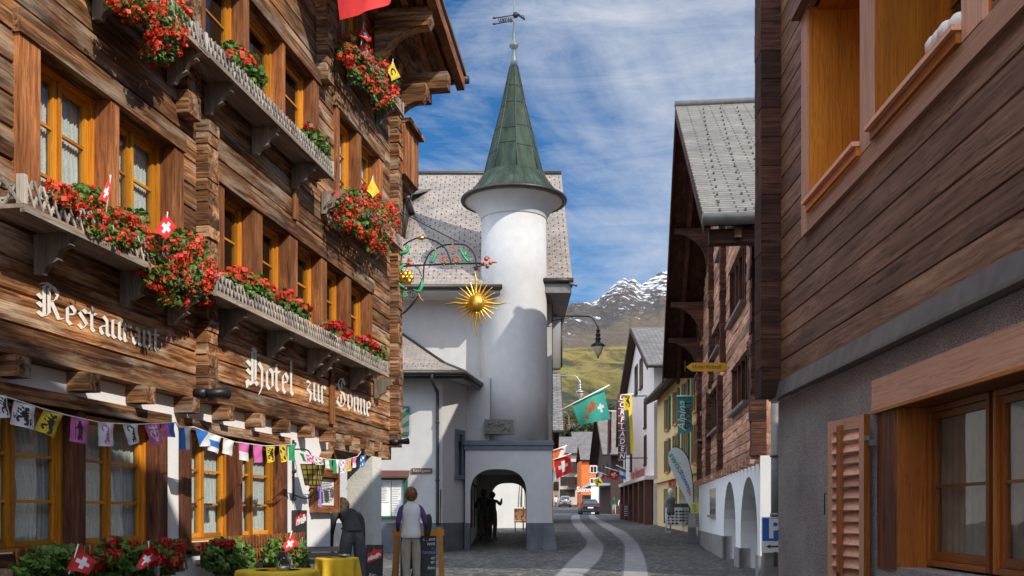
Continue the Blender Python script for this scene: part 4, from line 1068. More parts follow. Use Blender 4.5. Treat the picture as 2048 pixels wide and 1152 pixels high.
def body(h=1.7,over=None,female=False,fingers=False):
    k=h/1.7
    J=dict(pelvis=(0,0,.95,.135,.105),belly=(0,.005,1.1,.125,.095),chest=(0,0,1.28,.15,.105),collar=(0,-.005,1.42,.085,.07),neck=(0,.005,1.49,.05),
     jaw=(0,.03,1.535,.062,.07),head=(0,.012,1.605,.078,.092),crown=(0,.0,1.665,.05,.055),nose=(0,.118,1.585,.012))
    for s,n in ((-1,'l'),(1,'r')):
        J.update({n+'sho':(s*.175,0,1.40,.06),n+'elb':(s*.24,-.03,1.13,.042),n+'wri':(s*.25,.05,.89,.028),n+'palm':(s*.25,.075,.82,.03,.018),
         n+'hip':(s*.085,0,.9,.10,.105),n+'knee':(s*.1,.02,.5,.062),n+'ank':(s*.105,-.02,.09,.04),n+'heel':(s*.105,-.04,.045,.035),n+'toe':(s*.12,.15,.03,.032,.026)})
        if fingers:
            for i in range(4): J[n+'f%d'%i]=(s*.25+(i-1.5)*.019,.085,.775-.004*abs(i-1.5),.008); J[n+'g%d'%i]=(s*.25+(i-1.5)*.02,.09,.74+.006*abs(i-1.3),.0065)
            J[n+'t0']=(s*.25-s*.04,.09,.81,.009); J[n+'t1']=(s*.25-s*.05,.1,.775,.0075)
    if over: J.update(over)
    return {a:tuple(x*k for x in v) for a,v in J.items()}
def edges(shirt=1,arm=1,fore=1,leg=2,shoe=3,fingers=False,hand=0):
    E=[('pelvis','belly',shirt),('belly','chest',shirt),('chest','collar',shirt),('collar','neck',0),('neck','jaw',0),('jaw','head',0),('head','crown',0),('head','nose',0)]
    for n in 'lr':
        E+=[('collar',n+'sho',shirt),(n+'sho',n+'elb',arm),(n+'elb',n+'wri',fore),(n+'wri',n+'palm',hand),('pelvis',n+'hip',leg),(n+'hip',n+'knee',leg),(n+'knee',n+'ank',leg),(n+'ank',n+'heel',shoe),(n+'heel',n+'toe',shoe)]
        if fingers:
            for i in range(4): E+=[(n+'palm',n+'f%d'%i,hand),(n+'f%d'%i,n+'g%d'%i,hand)]
            E+=[(n+'palm',n+'t0',hand),(n+'t0',n+'t1',hand)]
    return E
def hair_cap(t,J,mat,size=1.,long_=0):
    """shaped shell over crown and back of the head, face left free"""
    hx,hy,hz=J['head'][:3]; k=J['head'][3]/.078; mb=MB(); n=20; m=10; vs=[];fs=[]
    for j in range(m+1):
        th=PI*.80*j/m
        for i in range(n):
            ph=2*PI*i/n; front=math.cos(ph-PI/2)
            lim=1. if front<.1 else 1-.52*front
            tt=th*lim; w=1+.05*math.sin(ph*7+j)*.5+.03*R.uniform(-1,1)
            vs.append(Vector((hx+.097*k*size*w*math.sin(tt)*math.cos(ph),hy-.012+.112*k*size*w*math.sin(tt)*math.sin(ph),hz+.012+.118*k*size*math.cos(tt)-(long_*max(0,-front)*(j/m)**2))))
    for j in range(m):
        for i in range(n): fs.append((j*n+i,j*n+(i+1)%n,(j+1)*n+(i+1)%n,(j+1)*n+i))
    mb.add(vs,fs,0,.5,None,True)
    for s in (-1,1): mb.ball((hx+s*.082*k,hy-.0,hz-.025),.001,6)
    if k>.9:
        for q_ in range(420):
            ph=R.uniform(0,2*PI); front=math.cos(ph-PI/2); lim=1. if front<.1 else 1-.52*front
            a0_=R.random()**.7*PI*.6*lim; a1_=min(a0_+R.uniform(.25,.5),PI*.84*lim); pts=[]
            sw=R.uniform(-.25,.25)
            for f in (0,.5,1):
                tt=a0_+(a1_-a0_)*f; rr=size*(1.05+.05*math.sin(f*PI)+R.uniform(-.01,.02)); p2=ph+sw*f
                pts.append(Vector((hx+.097*k*rr*math.sin(tt)*math.cos(p2),hy-.012+.112*k*rr*math.sin(tt)*math.sin(p2),hz+.012+.118*k*rr*math.cos(tt)-(long_*max(0,-front)*f))))
            d=Vector((-math.sin(ph),math.cos(ph),0))*R.uniform(.005,.011)
            mb.add([pts[0]-d,pts[0]+d,pts[1]+d,pts[1]-d,pts[2]+d*.2,pts[2]-d*.2],[(0,1,2,3),(3,2,4,5)],1,R.random())
    mb.build('hair',[M[mat],M['strand' if mat=='hair' else 'strand_dark']],t,fix=False)
    e=MB()
    for s in (-1,1): e.ball((hx+s*.088*k,hy+.01,hz-.01),.022*k,8,0,.5,(.4,.8,1.3))
    pieces(e,'ear',M['skin'],t)
    e=MB()
    for s in (-1,1): e.ball((hx+s*.032*k,hy+.085*k,hz+.0),.011*k,8)
    pieces(e,'eye',M['black'],t)
    e=MB(); e.tube([(hx-.025*k,hy+.098*k,hz-.062*k),(hx,hy+.105*k,hz-.064*k),(hx+.025*k,hy+.098*k,hz-.062*k)],.005*k,5); e.build('mouth',M['red'],t)
PC=[M['skin'],M['charcoal'],M['greycloth'],M['black']]
# woman in the white vest, seen from behind, looking at the notice board to the left
ov=dict(pelvis=(0,0,.93,.152,.12),belly=(0,.0,1.08,.14,.105),chest=(0,-.005,1.27,.15,.112),collar=(0,-.0,1.41,.08,.075),
 lelb=(-.235,-.02,1.12,.05),lwri=(-.20,.16,.99,.034),lpalm=(-.18,.24,.985,.034,.022),relb=(.25,-.05,1.14,.055),rwri=(.29,.13,.98,.036),rpalm=(.30,.2,.95,.032,.02),
 lsho=(-.165,0,1.385,.06),rsho=(.165,0,1.385,.06),lhip=(-.085,0,.87,.118,.118),rhip=(.085,0,.87,.118,.118),lknee=(-.085,.015,.5,.082),rknee=(.095,.015,.5,.082),lank=(-.08,-.02,.09,.062),rank=(.1,-.02,.09,.062),
 jaw=(-.012,.03,1.535,.06,.068))
for n,s in (('l',-1),('r',1)):
    px_,py_,pz_=ov[n+'palm'][:3]
    for i in range(4): ov[n+'f%d'%i]=(px_+s*.005,py_+.045,pz_-.028+.018*i,.009); ov[n+'g%d'%i]=(px_-s*.012,py_+.075-.004*abs(i-1.5),pz_-.032+.017*i,.007)
    ov[n+'t0']=(px_-s*.02,py_+.02,pz_+.035,.010); ov[n+'t1']=(px_-s*.02,py_+.055,pz_+.04,.008)
J=body(1.66,ov,fingers=True); xw=at(822,1025,17.0).x
t=skin_person('woman in a white vest, purple sleeves and beige trousers reading the notice board',TR(xw,17.0,0,.28),J,edges(4,4,4,2,3,True),[M['skin'],M['vest'],M['khaki'],M['black'],M['purple']])
hair_cap(t,J,'hair',1.06,.02)
def shell(t,J,chain,grow,mat,name='vest'):
    mb=MB(); n=20; vs=[]; k=1.66/1.7
    for (z,rx,ry,cy) in chain:
        for i in range(n):
            a=2*PI*i/n; f=1+.018*math.sin(a*5+z*22)+.012*math.sin(a*9-z*31)
            vs.append(Vector((rx*f*math.cos(a)*k,cy+ry*f*math.sin(a)*k,z*k)))
    fs=[(j*n+i,j*n+(i+1)%n,(j+1)*n+(i+1)%n,(j+1)*n+i) for j in range(len(chain)-1) for i in range(n)]
    mb.add(vs,fs,0,.5,None,True); return mb.build(name,M[mat],t,fix=False)
shell(t,J,[(.86,.162,.145,0),(.88,.172,.155,0),(.93,.174,.154,0),(1.0,.164,.142,0),(1.08,.155,.132,0),(1.16,.157,.13,0),(1.24,.166,.133,0),(1.32,.172,.13,0),(1.38,.170,.115,0),(1.425,.145,.1,0),(1.45,.09,.082,0),(1.49,.068,.07,.0),(1.50,.06,.064,0)],0,'vest')
mb=MB(); kx=J['relb']; pts=[Vector(J['relb'][:3])+Vector((.0,.05,-.0)),Vector(J['rwri'][:3]),Vector(J['rpalm'][:3])+Vector((0,-.03,0))]
mb.tube(curve([pts[0]+Vector((-.0,0,.1)),pts[0]+Vector((.05,.02,0)),pts[1]+Vector((.02,0,-.06)),pts[1]+Vector((.01,.02,-.16))]),[.05,.085,.09,.09,.085,.08,.075,.075,.07,.07,.065,.06,.06,.055,.05,.05,.045,.04,.03][:19],10)
jk=mb.build('jacket',M['charcoal'],None,t.matrix_world); tag(jk,'dark jacket hung over the right arm of the woman in the white vest','jacket')
# man bending forward by the pier
ov=dict(pelvis=(0,-.12,.92,.15,.13),belly=(0,.02,1.06,.145,.115),chest=(0,.2,1.16,.165,.13),collar=(0,.34,1.22,.09,.085),neck=(-.02,.40,1.24,.055),jaw=(-.03,.46,1.24,.062,.07),head=(-.03,.49,1.29,.078,.092),crown=(-.03,.50,1.345,.05,.055),nose=(-.03,.59,1.24,.013),
 lsho=(-.19,.3,1.17,.075),rsho=(.19,.28,1.14,.075),lelb=(-.21,.42,.9,.055),relb=(.215,.28,.86,.055),lwri=(-.18,.5,.72,.036),rwri=(.24,.32,.62,.036),lpalm=(-.16,.54,.66,.034,.02),rpalm=(.24,.34,.55,.034,.02),
 lhip=(-.095,-.1,.88,.118,.125),rhip=(.095,-.1,.88,.118,.125),lknee=(-.11,-.02,.5,.085),rknee=(.12,-.05,.5,.085),lank=(-.11,-.05,.09,.062),rank=(.13,-.07,.09,.062),lheel=(-.11,-.09,.045,.04),rheel=(.13,-.1,.045,.04),ltoe=(-.12,.12,.03,.036),rtoe=(.15,.1,.03,.036))
for n,s in (('l',-1),('r',1)):
    px_,py_,pz_=ov[n+'palm'][:3]
    for i in range(4): ov[n+'f%d'%i]=(px_+(i-1.5)*.018,py_+.015,pz_-.045,.009); ov[n+'g%d'%i]=(px_+(i-1.5)*.018,py_+.03,pz_-.078+.004*abs(i-1.5),.007)
    ov[n+'t0']=(px_-s*.035,py_+.02,pz_-.01,.010); ov[n+'t1']=(px_-s*.04,py_+.035,pz_-.04,.008)
J=body(1.78,ov,fingers=True)
t=skin_person('man in dark grey jacket and faded jeans bending forward beside the rough corner pier',TR(at(707,1025,14.7).x,14.5,0,.38),J,edges(1,1,1,2,3,True),PC)
hair_cap(t,J,'hairdark',1.02)
mb=MB(); mb.tube([(-.15,-.02,1.04),(-.1,-.17,1.01),(.1,-.17,1.01),(.16,-.02,1.04)],.012,6,closed=False); mb.build('belt',M['black'],t)
def small_person(label,px_,py_,h,colors,rz=0,stride=0,hair='hairdark',D=None,group=None,over=None,sub=1):
    p=on_ground(px_,py_) if D is None else Vector(((px_-1024)/F*D,D,gz(D)))
    ov={}
    if stride:
        ov=dict(lknee=(-.1,.12*stride,.52,.065),lank=(-.1,.22*stride,.10,.042),lheel=(-.1,.2*stride,.05,.035),ltoe=(-.11,.38*stride,.045,.03),
          rknee=(.1,.02,.5,.065),rank=(.1,-.24*stride,.12,.042),rheel=(.1,-.28*stride,.08,.035),rtoe=(.11,-.1*stride,.03,.03),
          lelb=(-.25,-.08*stride,1.14,.045),lwri=(-.25,-.02,.9,.03),relb=(.25,.05*stride,1.13,.045),rwri=(.26,.18*stride,.93,.03))
    if over: ov.update(over)
    J=body(h,ov); t=skin_person(label,TR(p.x,p.y,p.z,rz),J,edges(),[M['skin'],M[colors[0]],M[colors[1]],M[colors[2]]],group,sub=sub)
    hair_cap(t,J,hair,1.03); return t
small_person('man in green sweater and beige trousers walking on the right pavement',1228,1031,1.76,('greencloth','khaki','black'),PI,.9,D=93)
small_person('person in pale top and dark trousers walking beside the man in green',1242,1030,1.66,('vest','navy','black'),PI+.1,.8,D=92)
small_person('person in white shirt and dark trousers walking away by the silver car',1112,1016,1.76,('white','navy','black'),0,.6,D=128)
small_person('taller dark silhouette of a couple standing in the archway, holding a bag',967,1078,1.78,('charcoal','navy','black'),.3,0,D=36.5,over=dict(chest=(0,0,1.28,.19,.15),belly=(0,.005,1.1,.18,.15),pelvis=(0,0,.95,.18,.15),lhip=(-.09,0,.9,.13,.12),rhip=(.09,0,.9,.13,.12),lknee=(-.1,.02,.5,.09),rknee=(.1,.02,.5,.09),lank=(-.1,-.02,.09,.07),rank=(.1,-.02,.09,.07),lelb=(-.27,.05,1.15,.07),lwri=(-.15,.22,1.1,.04)))
small_person('shorter dark silhouette of a couple standing in the archway, arm raised',985,1076,1.68,('navy','navy','black'),-.5,0,D=36.9,over=dict(chest=(0,0,1.28,.19,.15),belly=(0,.005,1.1,.18,.15),pelvis=(0,0,.95,.18,.15),lhip=(-.09,0,.9,.13,.12),rhip=(.09,0,.9,.13,.12),lknee=(-.1,.02,.5,.09),rknee=(.1,.02,.5,.09),lank=(-.1,-.02,.09,.07),rank=(.1,-.02,.09,.07),relb=(.28,.12,1.25,.07),rwri=(.22,.3,1.45,.035),rpalm=(.2,.35,1.5,.03)))
mb=MB(); mb.lathe([(0,0),(.13,.02),(.16,.16),(.12,.3),(.05,.34),(0,.34)],12,sc if False else (0,0,0)); p=at(976,1052,36.2)
o=mb.build('shoulder_bag',M['brownpaint'],None,Matrix.Translation((p.x,36.2,p.z-.15))); tag(o,'brown bag carried by the couple in the archway','bag')
# ------------------------------------------------------------------ white parish house with the round tower
ph=thing('parish_house','white house with a round tower under a green copper spire and an arched passage','building',TR(0,31,gz(31)))
O=Vector((0,31,gz(31)))
def w2(p): return Vector(p)-O
def wq(x,y,D): return at(x,y,D)-O
def rbox(mb,a,b,mat=0,tint=.5): mb.box(w2(a),w2(b),mat,tint)
TC=Vector((.06,32.35)); 
zb=lambda y,D: EYE+(HOR-y)/F*D
# shaft
zg=zb(405,32.35); zband=zb(884,31.0); zfl=zb(441,32.35)
mb=MB(); prof=[(1.13,zband),(1.09,zband+1.6),(1.06,zfl-2),(1.045,zfl-.0)]
mb.lathe([(r,z-O.z) for r,z in prof],64,(TC.x,TC.y-31,0)); mb.build('tower_shaft',M['plaster'],ph)
mb=MB(); prof=[(1.05,zfl-.02),(1.075,zfl+.0),(1.075,zfl+.03),(1.12,zfl+.14),(1.22,zfl+.3),(1.36,zfl+.44),(1.52,zfl+.54),(1.60,zfl+.58)]
mb.lathe([(r,z-O.z) for r,z in prof],64,(TC.x,TC.y-31,0)); mb.build('eave_cove',M['plaster'],ph)
mb=MB(); g=[(TC.x+1.66*math.cos(a),TC.y-31+1.66*math.sin(a),zfl+.62-O.z) for a in [k*2*PI/64 for k in range(64)]]
mb.tube(g,.065,8,closed=True); mb.build('tower_gutter',M['dark_metal'],ph)
# copper spire : skirt and cone with standing seams
zs=zb(352,32.35); zt=zb(133,32.35)
mb=MB(); sk=[(1.64,zfl+.66),(1.45,zfl+.80),(1.25,zfl+1.02),(1.08,zfl+1.27),(.985,zs)]
mb.lathe([(r,z-O.z) for r,z in sk],48,(TC.x,TC.y-31,0),0)
mb.lathe([(.98,zs-O.z-.02),(.99,zs-O.z),(.955,zs-O.z+.03),(.80,zs+.7-O.z),(.42,zs+(zt-zs)*.62-O.z),(.125,zt-O.z)],8,(TC.x,TC.y-31,0),0,smooth=False,a0=.1)
for k in range(8):
    a=.1+2*PI*k/8; c=Vector((math.cos(a),math.sin(a),0)); b=Vector((TC.x,TC.y-31,0))
    mb.tube([b+c*.965+Vector((0,0,zs+.02-O.z)),b+c*.805+Vector((0,0,zs+.7-O.z)),b+c*.425+Vector((0,0,zs+(zt-zs)*.62-O.z)),b+c*.13+Vector((0,0,zt-O.z))],.016,5,1)
for k in range(24):
    a=2*PI*k/24; c=Vector((math.cos(a),math.sin(a),0)); b=Vector((TC.x,TC.y-31,0)); mb.tube([b+c*r+Vector((0,0,z-O.z+.01)) for r,z in sk],.011,4,1)
for f in (.22,.42,.63,.82):
    z=zs+(zt-zs)*f-O.z; r=.96*(1-f)+.125*f+(-.03 if f<.6 else -.03)
    for k in range(8):
        a=.1+2*PI*k/8; a2=.1+2*PI*(k+1)/8; dz=R.uniform(-.12,.12); rr=lambda zz:1.0
        zz=z+dz; zw=zz+O.z
        if zw<zs+.7: r=.955-.155*(zw-zs-.03)/.67
        elif zw<zs+(zt-zs)*.62: r=.80-.38*(zw-zs-.7)/((zt-zs)*.62-.7)
        else: r=.42-.295*(zw-zs-(zt-zs)*.62)/((zt-zs)*.38)
        r+=.006; mb.tube([b+Vector((math.cos(a)*r,math.sin(a)*r,zz)),b+Vector((math.cos(a2)*r,math.sin(a2)*r,zz))],.008,4,1)
mb.build('copper_spire',[M['copper'],M['dark_metal']],ph)
mb=MB(); Z=lambda y:zb(y,32.35)-O.z
mb.lathe([(.135,Z(135)),(.10,Z(120)),(.055,Z(102)),(.07,Z(99)),(.15,Z(93)),(.15,Z(89)),(.07,Z(85)),(.06,Z(78)),(.028,Z(46)),(.045,Z(44)),(.022,Z(40)),(.02,Z(-12)),(0,Z(-18))],20,(TC.x,TC.y-31,0)); mb.build('finial',plain('grey_lead',(.15,.18,.18),.5,.3,.2,8),ph)
mb=MB(); b=wq(1031,38,32.35); X=lambda x,y:wq(x,y,32.35)
for y in (0,12): mb.tube([X(1028,30+y*.9),X(990,36+y)],.018,5); mb.ball(X(989,36+y*.98),.05,6,sc=(1.5,.6,.7))
for x in range(996,1028,4): mb.tube([X(x,34+(1028-x)*.05),X(x+R.uniform(-3,3),45)],.012,4)
for k in range(6): mb.tube([X(1000+k*4,36),X(1003+k*4,40),X(999+k*4,44)],.012,4)
mb.ball(X(1031,30),.10,8); mb.tube([X(1034,28),X(1042,33),X(1048,39)],[.04,.035,.02],6); mb.tube([X(1040,33),X(1046,31),X(1050,40)],.016,5)
mb.build('weather_vane',M['iron'],ph)
# square foot with the arch
X0,X1=-1.45,1.25; Yf,Yb=31.0,40.0
def arch_wall(mb,x0,x1,ax0,ax1,zs_,zt_,z0,z1,y0,y1,n=20):
    """wall between x0..x1 with an arched opening ax0..ax1 (springing zs_, top zt_)"""
    pts=[(x0,z0),(ax0,z0),(ax0,zs_)]
    cx=(ax0+ax1)/2; rx=(ax1-ax0)/2
    for k in range(1,n): a=PI-PI*k/n; c=math.cos(a); s=math.sin(a); e=.75; pts.append((cx+rx*math.copysign(abs(c)**e,c),zs_+(zt_-zs_)*abs(s)**e))
    pts+=[(ax1,zs_),(ax1,z0),(x1,z0),(x1,z1),(x0,z1)]
    mb.prism([w2((x,y0,z)) for x,z in pts],(0,y1-y0,0))
mb=MB(); arch_wall(mb,X0,X1,-1.30,.45,zb(992,31),zb(938,31),-.1,zband,Yf,Yf+.5)
rbox(mb,(.46,Yf+.5,-.1),(X1,Yb,zband)) if False else None
arch_wall(mb,X0,X1,at(983,0,39.8).x,.55,zb(1000,39.8)+.0,zb(966,39.8),-.1,zband,Yb-.4,Yb)
rbox(mb,(X0-.3,Yf+.52,-.1),(X0+.06,Yb-.41,zband))
mb.build('arch_walls',M['plaster'],ph)
mb=MB(); rbox(mb,(X0+.07,Yf+.51,2.75),(X1,Yb-.41,2.95)); rbox(mb,(X0+.061,Yf+.52,-.1),(X0+.068,Yb-.41,2.74)); pieces(mb,'passage_lining',M['bright_plaster'],ph)  # pale sheets over ceiling and left wall, brighten the dim passage by colour
mb=MB(); rbox(mb,(.86,Yf+.51,-.1),(X1,Yf+1.2,2.74)); rbox(mb,(.9,34.4,-.1),(X1,35.2,2.74)); pieces(mb,'arcade_pier',M['plaster'],ph)
# passage shop front
mb=MB(); 
for y0,y1 in ((31.9,33.6),(34.0,36.2),(36.6,39.0)):
    rbox(mb,(X0+.07,y0,.75),(X0+.10,y0+.08,2.3)); rbox(mb,(X0+.07,y1-.08,.75),(X0+.10,y1,2.3)); rbox(mb,(X0+.07,y0+.08,2.22),(X0+.10,y1-.08,2.3))
mb.build('passage_window',M['darkwood'],ph)
mb=MB(); 
for y0,y1 in ((31.9,33.6),(34.0,36.2),(36.6,39.0)): mb.quad(*[w2(p) for p in ((X0+.075,y0+.08,.75),(X0+.075,y1-.08,.75),(X0+.075,y1-.08,2.22),(X0+.075,y0+.08,2.22))])
pieces(mb,'passage_window_pane',M['palewall'],ph)
# stone string course, base and buttress
mb=MB(); rbox(mb,(X0-.05,Yf-.09,zband-.10),(X1+.05,Yf+.4,zband+.0)); rbox(mb,(X0-.03,Yf-.05,zband-.24),(X1+.03,Yf+.4,zband-.10))
mb.prism([w2((X0-.02,Yf-.07,zband)),w2((X1+.02,Yf-.07,zband)),w2((X1+.02,Yf+.3,zband+.06)),w2((X0-.02,Yf+.3,zband+.06))],(0,0,.01)) ; mb.build('string_course',M['stone_trim'],ph)
zbs=zb(1046,31)
mb=MB(); rbox(mb,(X0-.02,Yf-.03,-.1),(-1.30,Yf+.52,zbs)); rbox(mb,(.45,Yf-.03,-.1),(X1+.03,Yf+.52,zbs)); 
mb.prism([w2((X1-.32,Yf-.2,-.1)),w2((X1+.16,Yf-.2,-.1)),w2((X1+.05,Yf-.08,.86)),w2((X1-.26,Yf-.08,.86))],(0,.5,0))
pieces(mb,'stone_base',M['stone'],ph)
# annex with its hipped roof
ax=[(-7.5,29.6),(-2.06,29.6),(-1.42,31.45),(-1.42,34),(-7.5,34)]
ze=zb(742,28.85)
mb=MB(); mb.prism([w2((x,y,-.1)) for x,y in ax],(0,0,ze-.12+.1)); mb.build('annex_wall',M['plaster'],ph)
mb=MB(); bx=[(-7.5,29.57),(-2.04,29.57),(-1.385,31.45)]; bi=[(-1.5,31.45),(-2.2,29.8),(-7.5,29.8)]
mb.prism([w2((x,y,-.1)) for x,y in bx+bi],(0,0,zb(1046,29.6)+.1)); mb.build('annex_stone_base',M['stone'],ph)
e0,e1,e2=(-7.5,28.85,ze),(-1.39,28.85,ze),(-.84,32.55,ze); a1=(-3.65,32.33,zb(664,32.33)); a0=(-7.5,32.33,a1[2])
m1=(-2.05,30.1,ze+.42); m0=(-7.5,30.1,ze+.42); m2=(-1.2,32.5,ze+.22)
def rf(mb,*p,mat=0):
    P_=[w2(q) for q in p]; ux=(P_[1]-P_[0]).normalized(); nn=ux.cross(P_[-1]-P_[0]).normalized(); uy=nn.cross(ux)
    uv=[((q-P_[0]).dot(ux)+7,(q-P_[0]).dot(uy)+3) for q in P_]
    mb.add(P_,[tuple(range(len(P_)))],mat,.5,[uv])
mb=MB(); rf(mb,e0,e1,m1,m0); rf(mb,m0,m1,a1,a0); rf(mb,e1,e2,m2,m1); rf(mb,m1,m2,a1)
for k in range(26):
    for r in range(2): mb.ball(w2((-2.1-k*.24+r*.12,29.2+r*.45,ze+.19+r*.14)),.022,5,2)
mb.tube([w2(p) for p in (e1,m1,a1)],.05,6,1)
mb.build('annex_roof',[M['slate'],M['dark_metal'],M['zinc']],ph,fix=False)
mb=MB(); mb.prism([w2((x,y,ze-.1)) for x,y in ((-7.5,28.9),(-1.45,28.9),(-.9,32.5),(-1.42,34),(-7.5,34))],(0,0,.06)); mb.build('annex_soffit',M['plaster'],ph)
mb=MB(); mb.tube([w2(p) for p in ((-7.5,28.8,ze-.05),(-1.36,28.8,ze-.05),(-.8,32.5,ze-.05))],.075,8)
mb.tube([w2(p) for p in ((-7.5,28.9,ze-.17),(-1.42,28.9,ze-.17),(-.86,32.5,ze-.17))],.05,6); mb.build('annex_gutter',M['dark_metal'],ph)
mb=MB(); xd=-2.2; mb.tube(curve([w2((xd-.1,28.8,ze-.1)),w2((xd-.1,28.85,ze-.3)),w2((xd,29.3,ze-.55)),w2((xd,29.5,ze-.75)),w2((xd,29.5,2)),w2((xd,29.5,.9))],4),.05,8)
for z in (2.2,3.9): mb.tube([w2((xd,29.5,z)),w2((xd,29.5,z+.05))],.065,8)
rbox(mb,(xd+.08,29.5,.9),(xd+.1,29.52,1.9)); mb.tube([w2((xd-.03,29.5,1.9)),w2((xd+.1,29.5,1.95)),w2((xd+.09,29.5,1.4))],.015,5)
mb.build('downpipe',M['dark_metal'],ph)
# main house behind
zme=zb(552,31.4); zmr=zb(348,38.6); YM=32.35; zk=zb(571,31.0); YE=31.95
mb=MB(); rbox(mb,(-8,YM,-.1),(-1.5,YM+.4,zband+.05)); rbox(mb,(-8,YM,zband+.051),(-.75,YM+.4,zk-.1)); rbox(mb,(-.99,YM+1.3,zband),(1.34,YM+1.7,zme+.1)); rbox(mb,(1.0,YM+1.71,zband-.9),(1.36,41.2,zme+.3)); rbox(mb,(-8,40.8,zband),(1.0,41.2,zmr-2.6)); rbox(mb,(-8,40.8,-.1),(-1.6,41.2,zband-.01))
rbox(mb,(1.0,37.5,-.1),(1.3,39.5,zband-.91))
mb.build('main_wall',M['plaster'],ph)
mb=MB(); rbox(mb,(-1.0,Yf+.5,2.96),(1.1,Yb-.41,zband-.02)); rbox(mb,(-1.44,31.46,zband),(-.70,34.2,zb(768,33))); mb.build('tower_link_wall',M['plaster'],ph)
mb=MB(); K=-8.6
YE=31.95
rf(mb,(K,YE,zme),(1.93,YE,zme),(1.9,38.6,zmr),(K,38.6,zmr)); rf(mb,(1.93,41.6,zmr-2.4),(K,41.6,zmr-2.4),(K,38.6,zmr),(1.9,38.6,zmr))
zk=zb(571,31.0); rf(mb,(K,31.05,zk),(-.33,31.05,zk),(-.36,YE+.02,zme+.02),(K,YE+.02,zme+.02)); mb.prism([w2((-.33,31.05,zk)),w2((-.36,YE,zme)),w2((-.36,YE,zme-.25)),w2((-.33,31.05,zk-.12))],(-.04,0,0),2)
d=Vector((0,38.6-YE,zmr-zme))
for r in range(36):
    for k in range(21):
        f=(r+.5)/36; x=1.8-k*.36-(.18 if r%2 else 0)+R.uniform(-.012,.012); p=w2((x,YE,zme+.01))+d*f
        if x>-5.4: mb.box(p-Vector((.017,.02,.0)),p+Vector((.017,.02,.032)),1)
mb.prism([w2((1.935,YE,zme-.02)),w2((1.905,38.6,zmr-.02)),w2((1.905,38.6,zmr-.3)),w2((1.935,YE,zme-.25))],(-.06,0,0),2)
mb.tube([w2((K,38.6,zmr+.02)),w2((1.9,38.6,zmr+.02))],.1,8,2)
mb.build('main_roof',[M['slate'],M['guard'],M['dark_metal']],ph,fix=False)
mb=MB(); mb.prism([w2((K,31.1,zk-.1)),w2((-.36,31.1,zk-.1)),w2((-.36,YM+.02,zk-.1)),w2((K,YM+.02,zk-.1))],(0,0,-.08)); mb.build('main_soffit',M['plaster'],ph)
mb=MB(); mb.tube([w2((K,31.0,zk-.04)),w2((-.30,31.0,zk-.04))],.08,8); mb.tube([w2((1.0,YE-.05,zme-.02)),w2((1.96,YE-.05,zme-.02))],.08,8); mb.build('main_gutter',M['dark_metal'],ph)
mb=MB(); rbox(mb,(-.98,32.1,zb(770,32.2)),(-.86,32.22,zk-.5)); mb.tube(curve([w2((-.92,31.0,zk-.05)),w2((-.92,31.2,zk-.3)),w2((-.92,32.15,zk-.55))],4),.06,8); mb.build('tower_downpipe',M['dark_metal'],ph)
# dormer and its blue shutter
mb=MB(); xd=-3.78; yd=34.2; zd=zb(470,34.2)
rbox(mb,(xd-1.0,yd,zd),(xd+.12,37.5,zd+1.25)); dm=mb.build('dormer',M['darkwood'],ph)
mb=MB(); mb.prism([w2((xd-1.1,yd-.3,zd+1.25)),w2((xd+.3,yd-.3,zd+1.2)),w2((xd+.3,yd-.3,zd+1.3)),w2((xd-1.1,yd-.3,zd+1.45))],(0,3.4,0)); mb.build('dormer_roof',M['zinc'],dm)
mb=MB(); rbox(mb,(xd-.22,yd-.03,zd+.2),(xd-.02,yd-.005,zd+1.1)); mb.build('dormer_shutter',M['bluepane'],dm)
mb=MB(); mb.tube([w2((xd+.12,yd-.1,zd-.15)),w2((xd+.12,yd-.1,zd+1.2))],.035,6); mb.tube([w2((xd+.1,yd,zd+.9)),w2((xd+.6,yd-.1,zd+1.7))],.03,6); mb.build('dormer_pipe',M['dark_metal'],dm)
mb=MB(); yd=36.4; zd=zb(392,36.4); xd=-3.75
rbox(mb,(xd-1.2,yd,zd-.4),(xd-.1,39,zd)); dm=mb.build('dormer',M['slate_far'] if False else M['darkwood'],ph)
mb=MB(); mb.prism([w2((xd-1.3,yd-.2,zd)),w2((xd+.25,yd-.2,zd-.0)),w2((xd+.75,yd+1.2,zd+.6)),w2((xd-1.3,yd+1.2,zd+.6))],(0,0,.07)); mb.build('dormer_roof',M['zinc'],dm)
# bay on the street side
mb=MB(); zt_=zb(540,38); z0_=zb(740,36.2)
mb.lathe([(.0,z0_-O.z-.02),(.40,z0_-O.z),(.40,zt_-O.z-.9),(.42,zt_-O.z-.6),(.55,zt_-O.z-.15),(.6,zt_-O.z)],24,(1.36,35.6-31+.4,0)); mb.build('bay',M['plaster'],ph)
mb=MB(); rbox(mb,(1.02,YE+.02,zme-.4),(1.9,40,zme-.06)); mb.tube([w2((1.85,YE-.05,zme-.1)),w2((2.07,YE-.1,zme-.2))],.05,6); mb.build('street_eave',M['zinc'],ph)
mb=MB(); mb.tube([w2((1.33,33.9,zme-.4)),w2((1.33,33.9,.9))],.05,8); mb.tube([w2((1.8,36.4,zme-.4)),w2((1.8,36.4,zb(735,36.4)))],.035,6); pieces(mb,'street_downpipe',M['dark_metal'],ph)
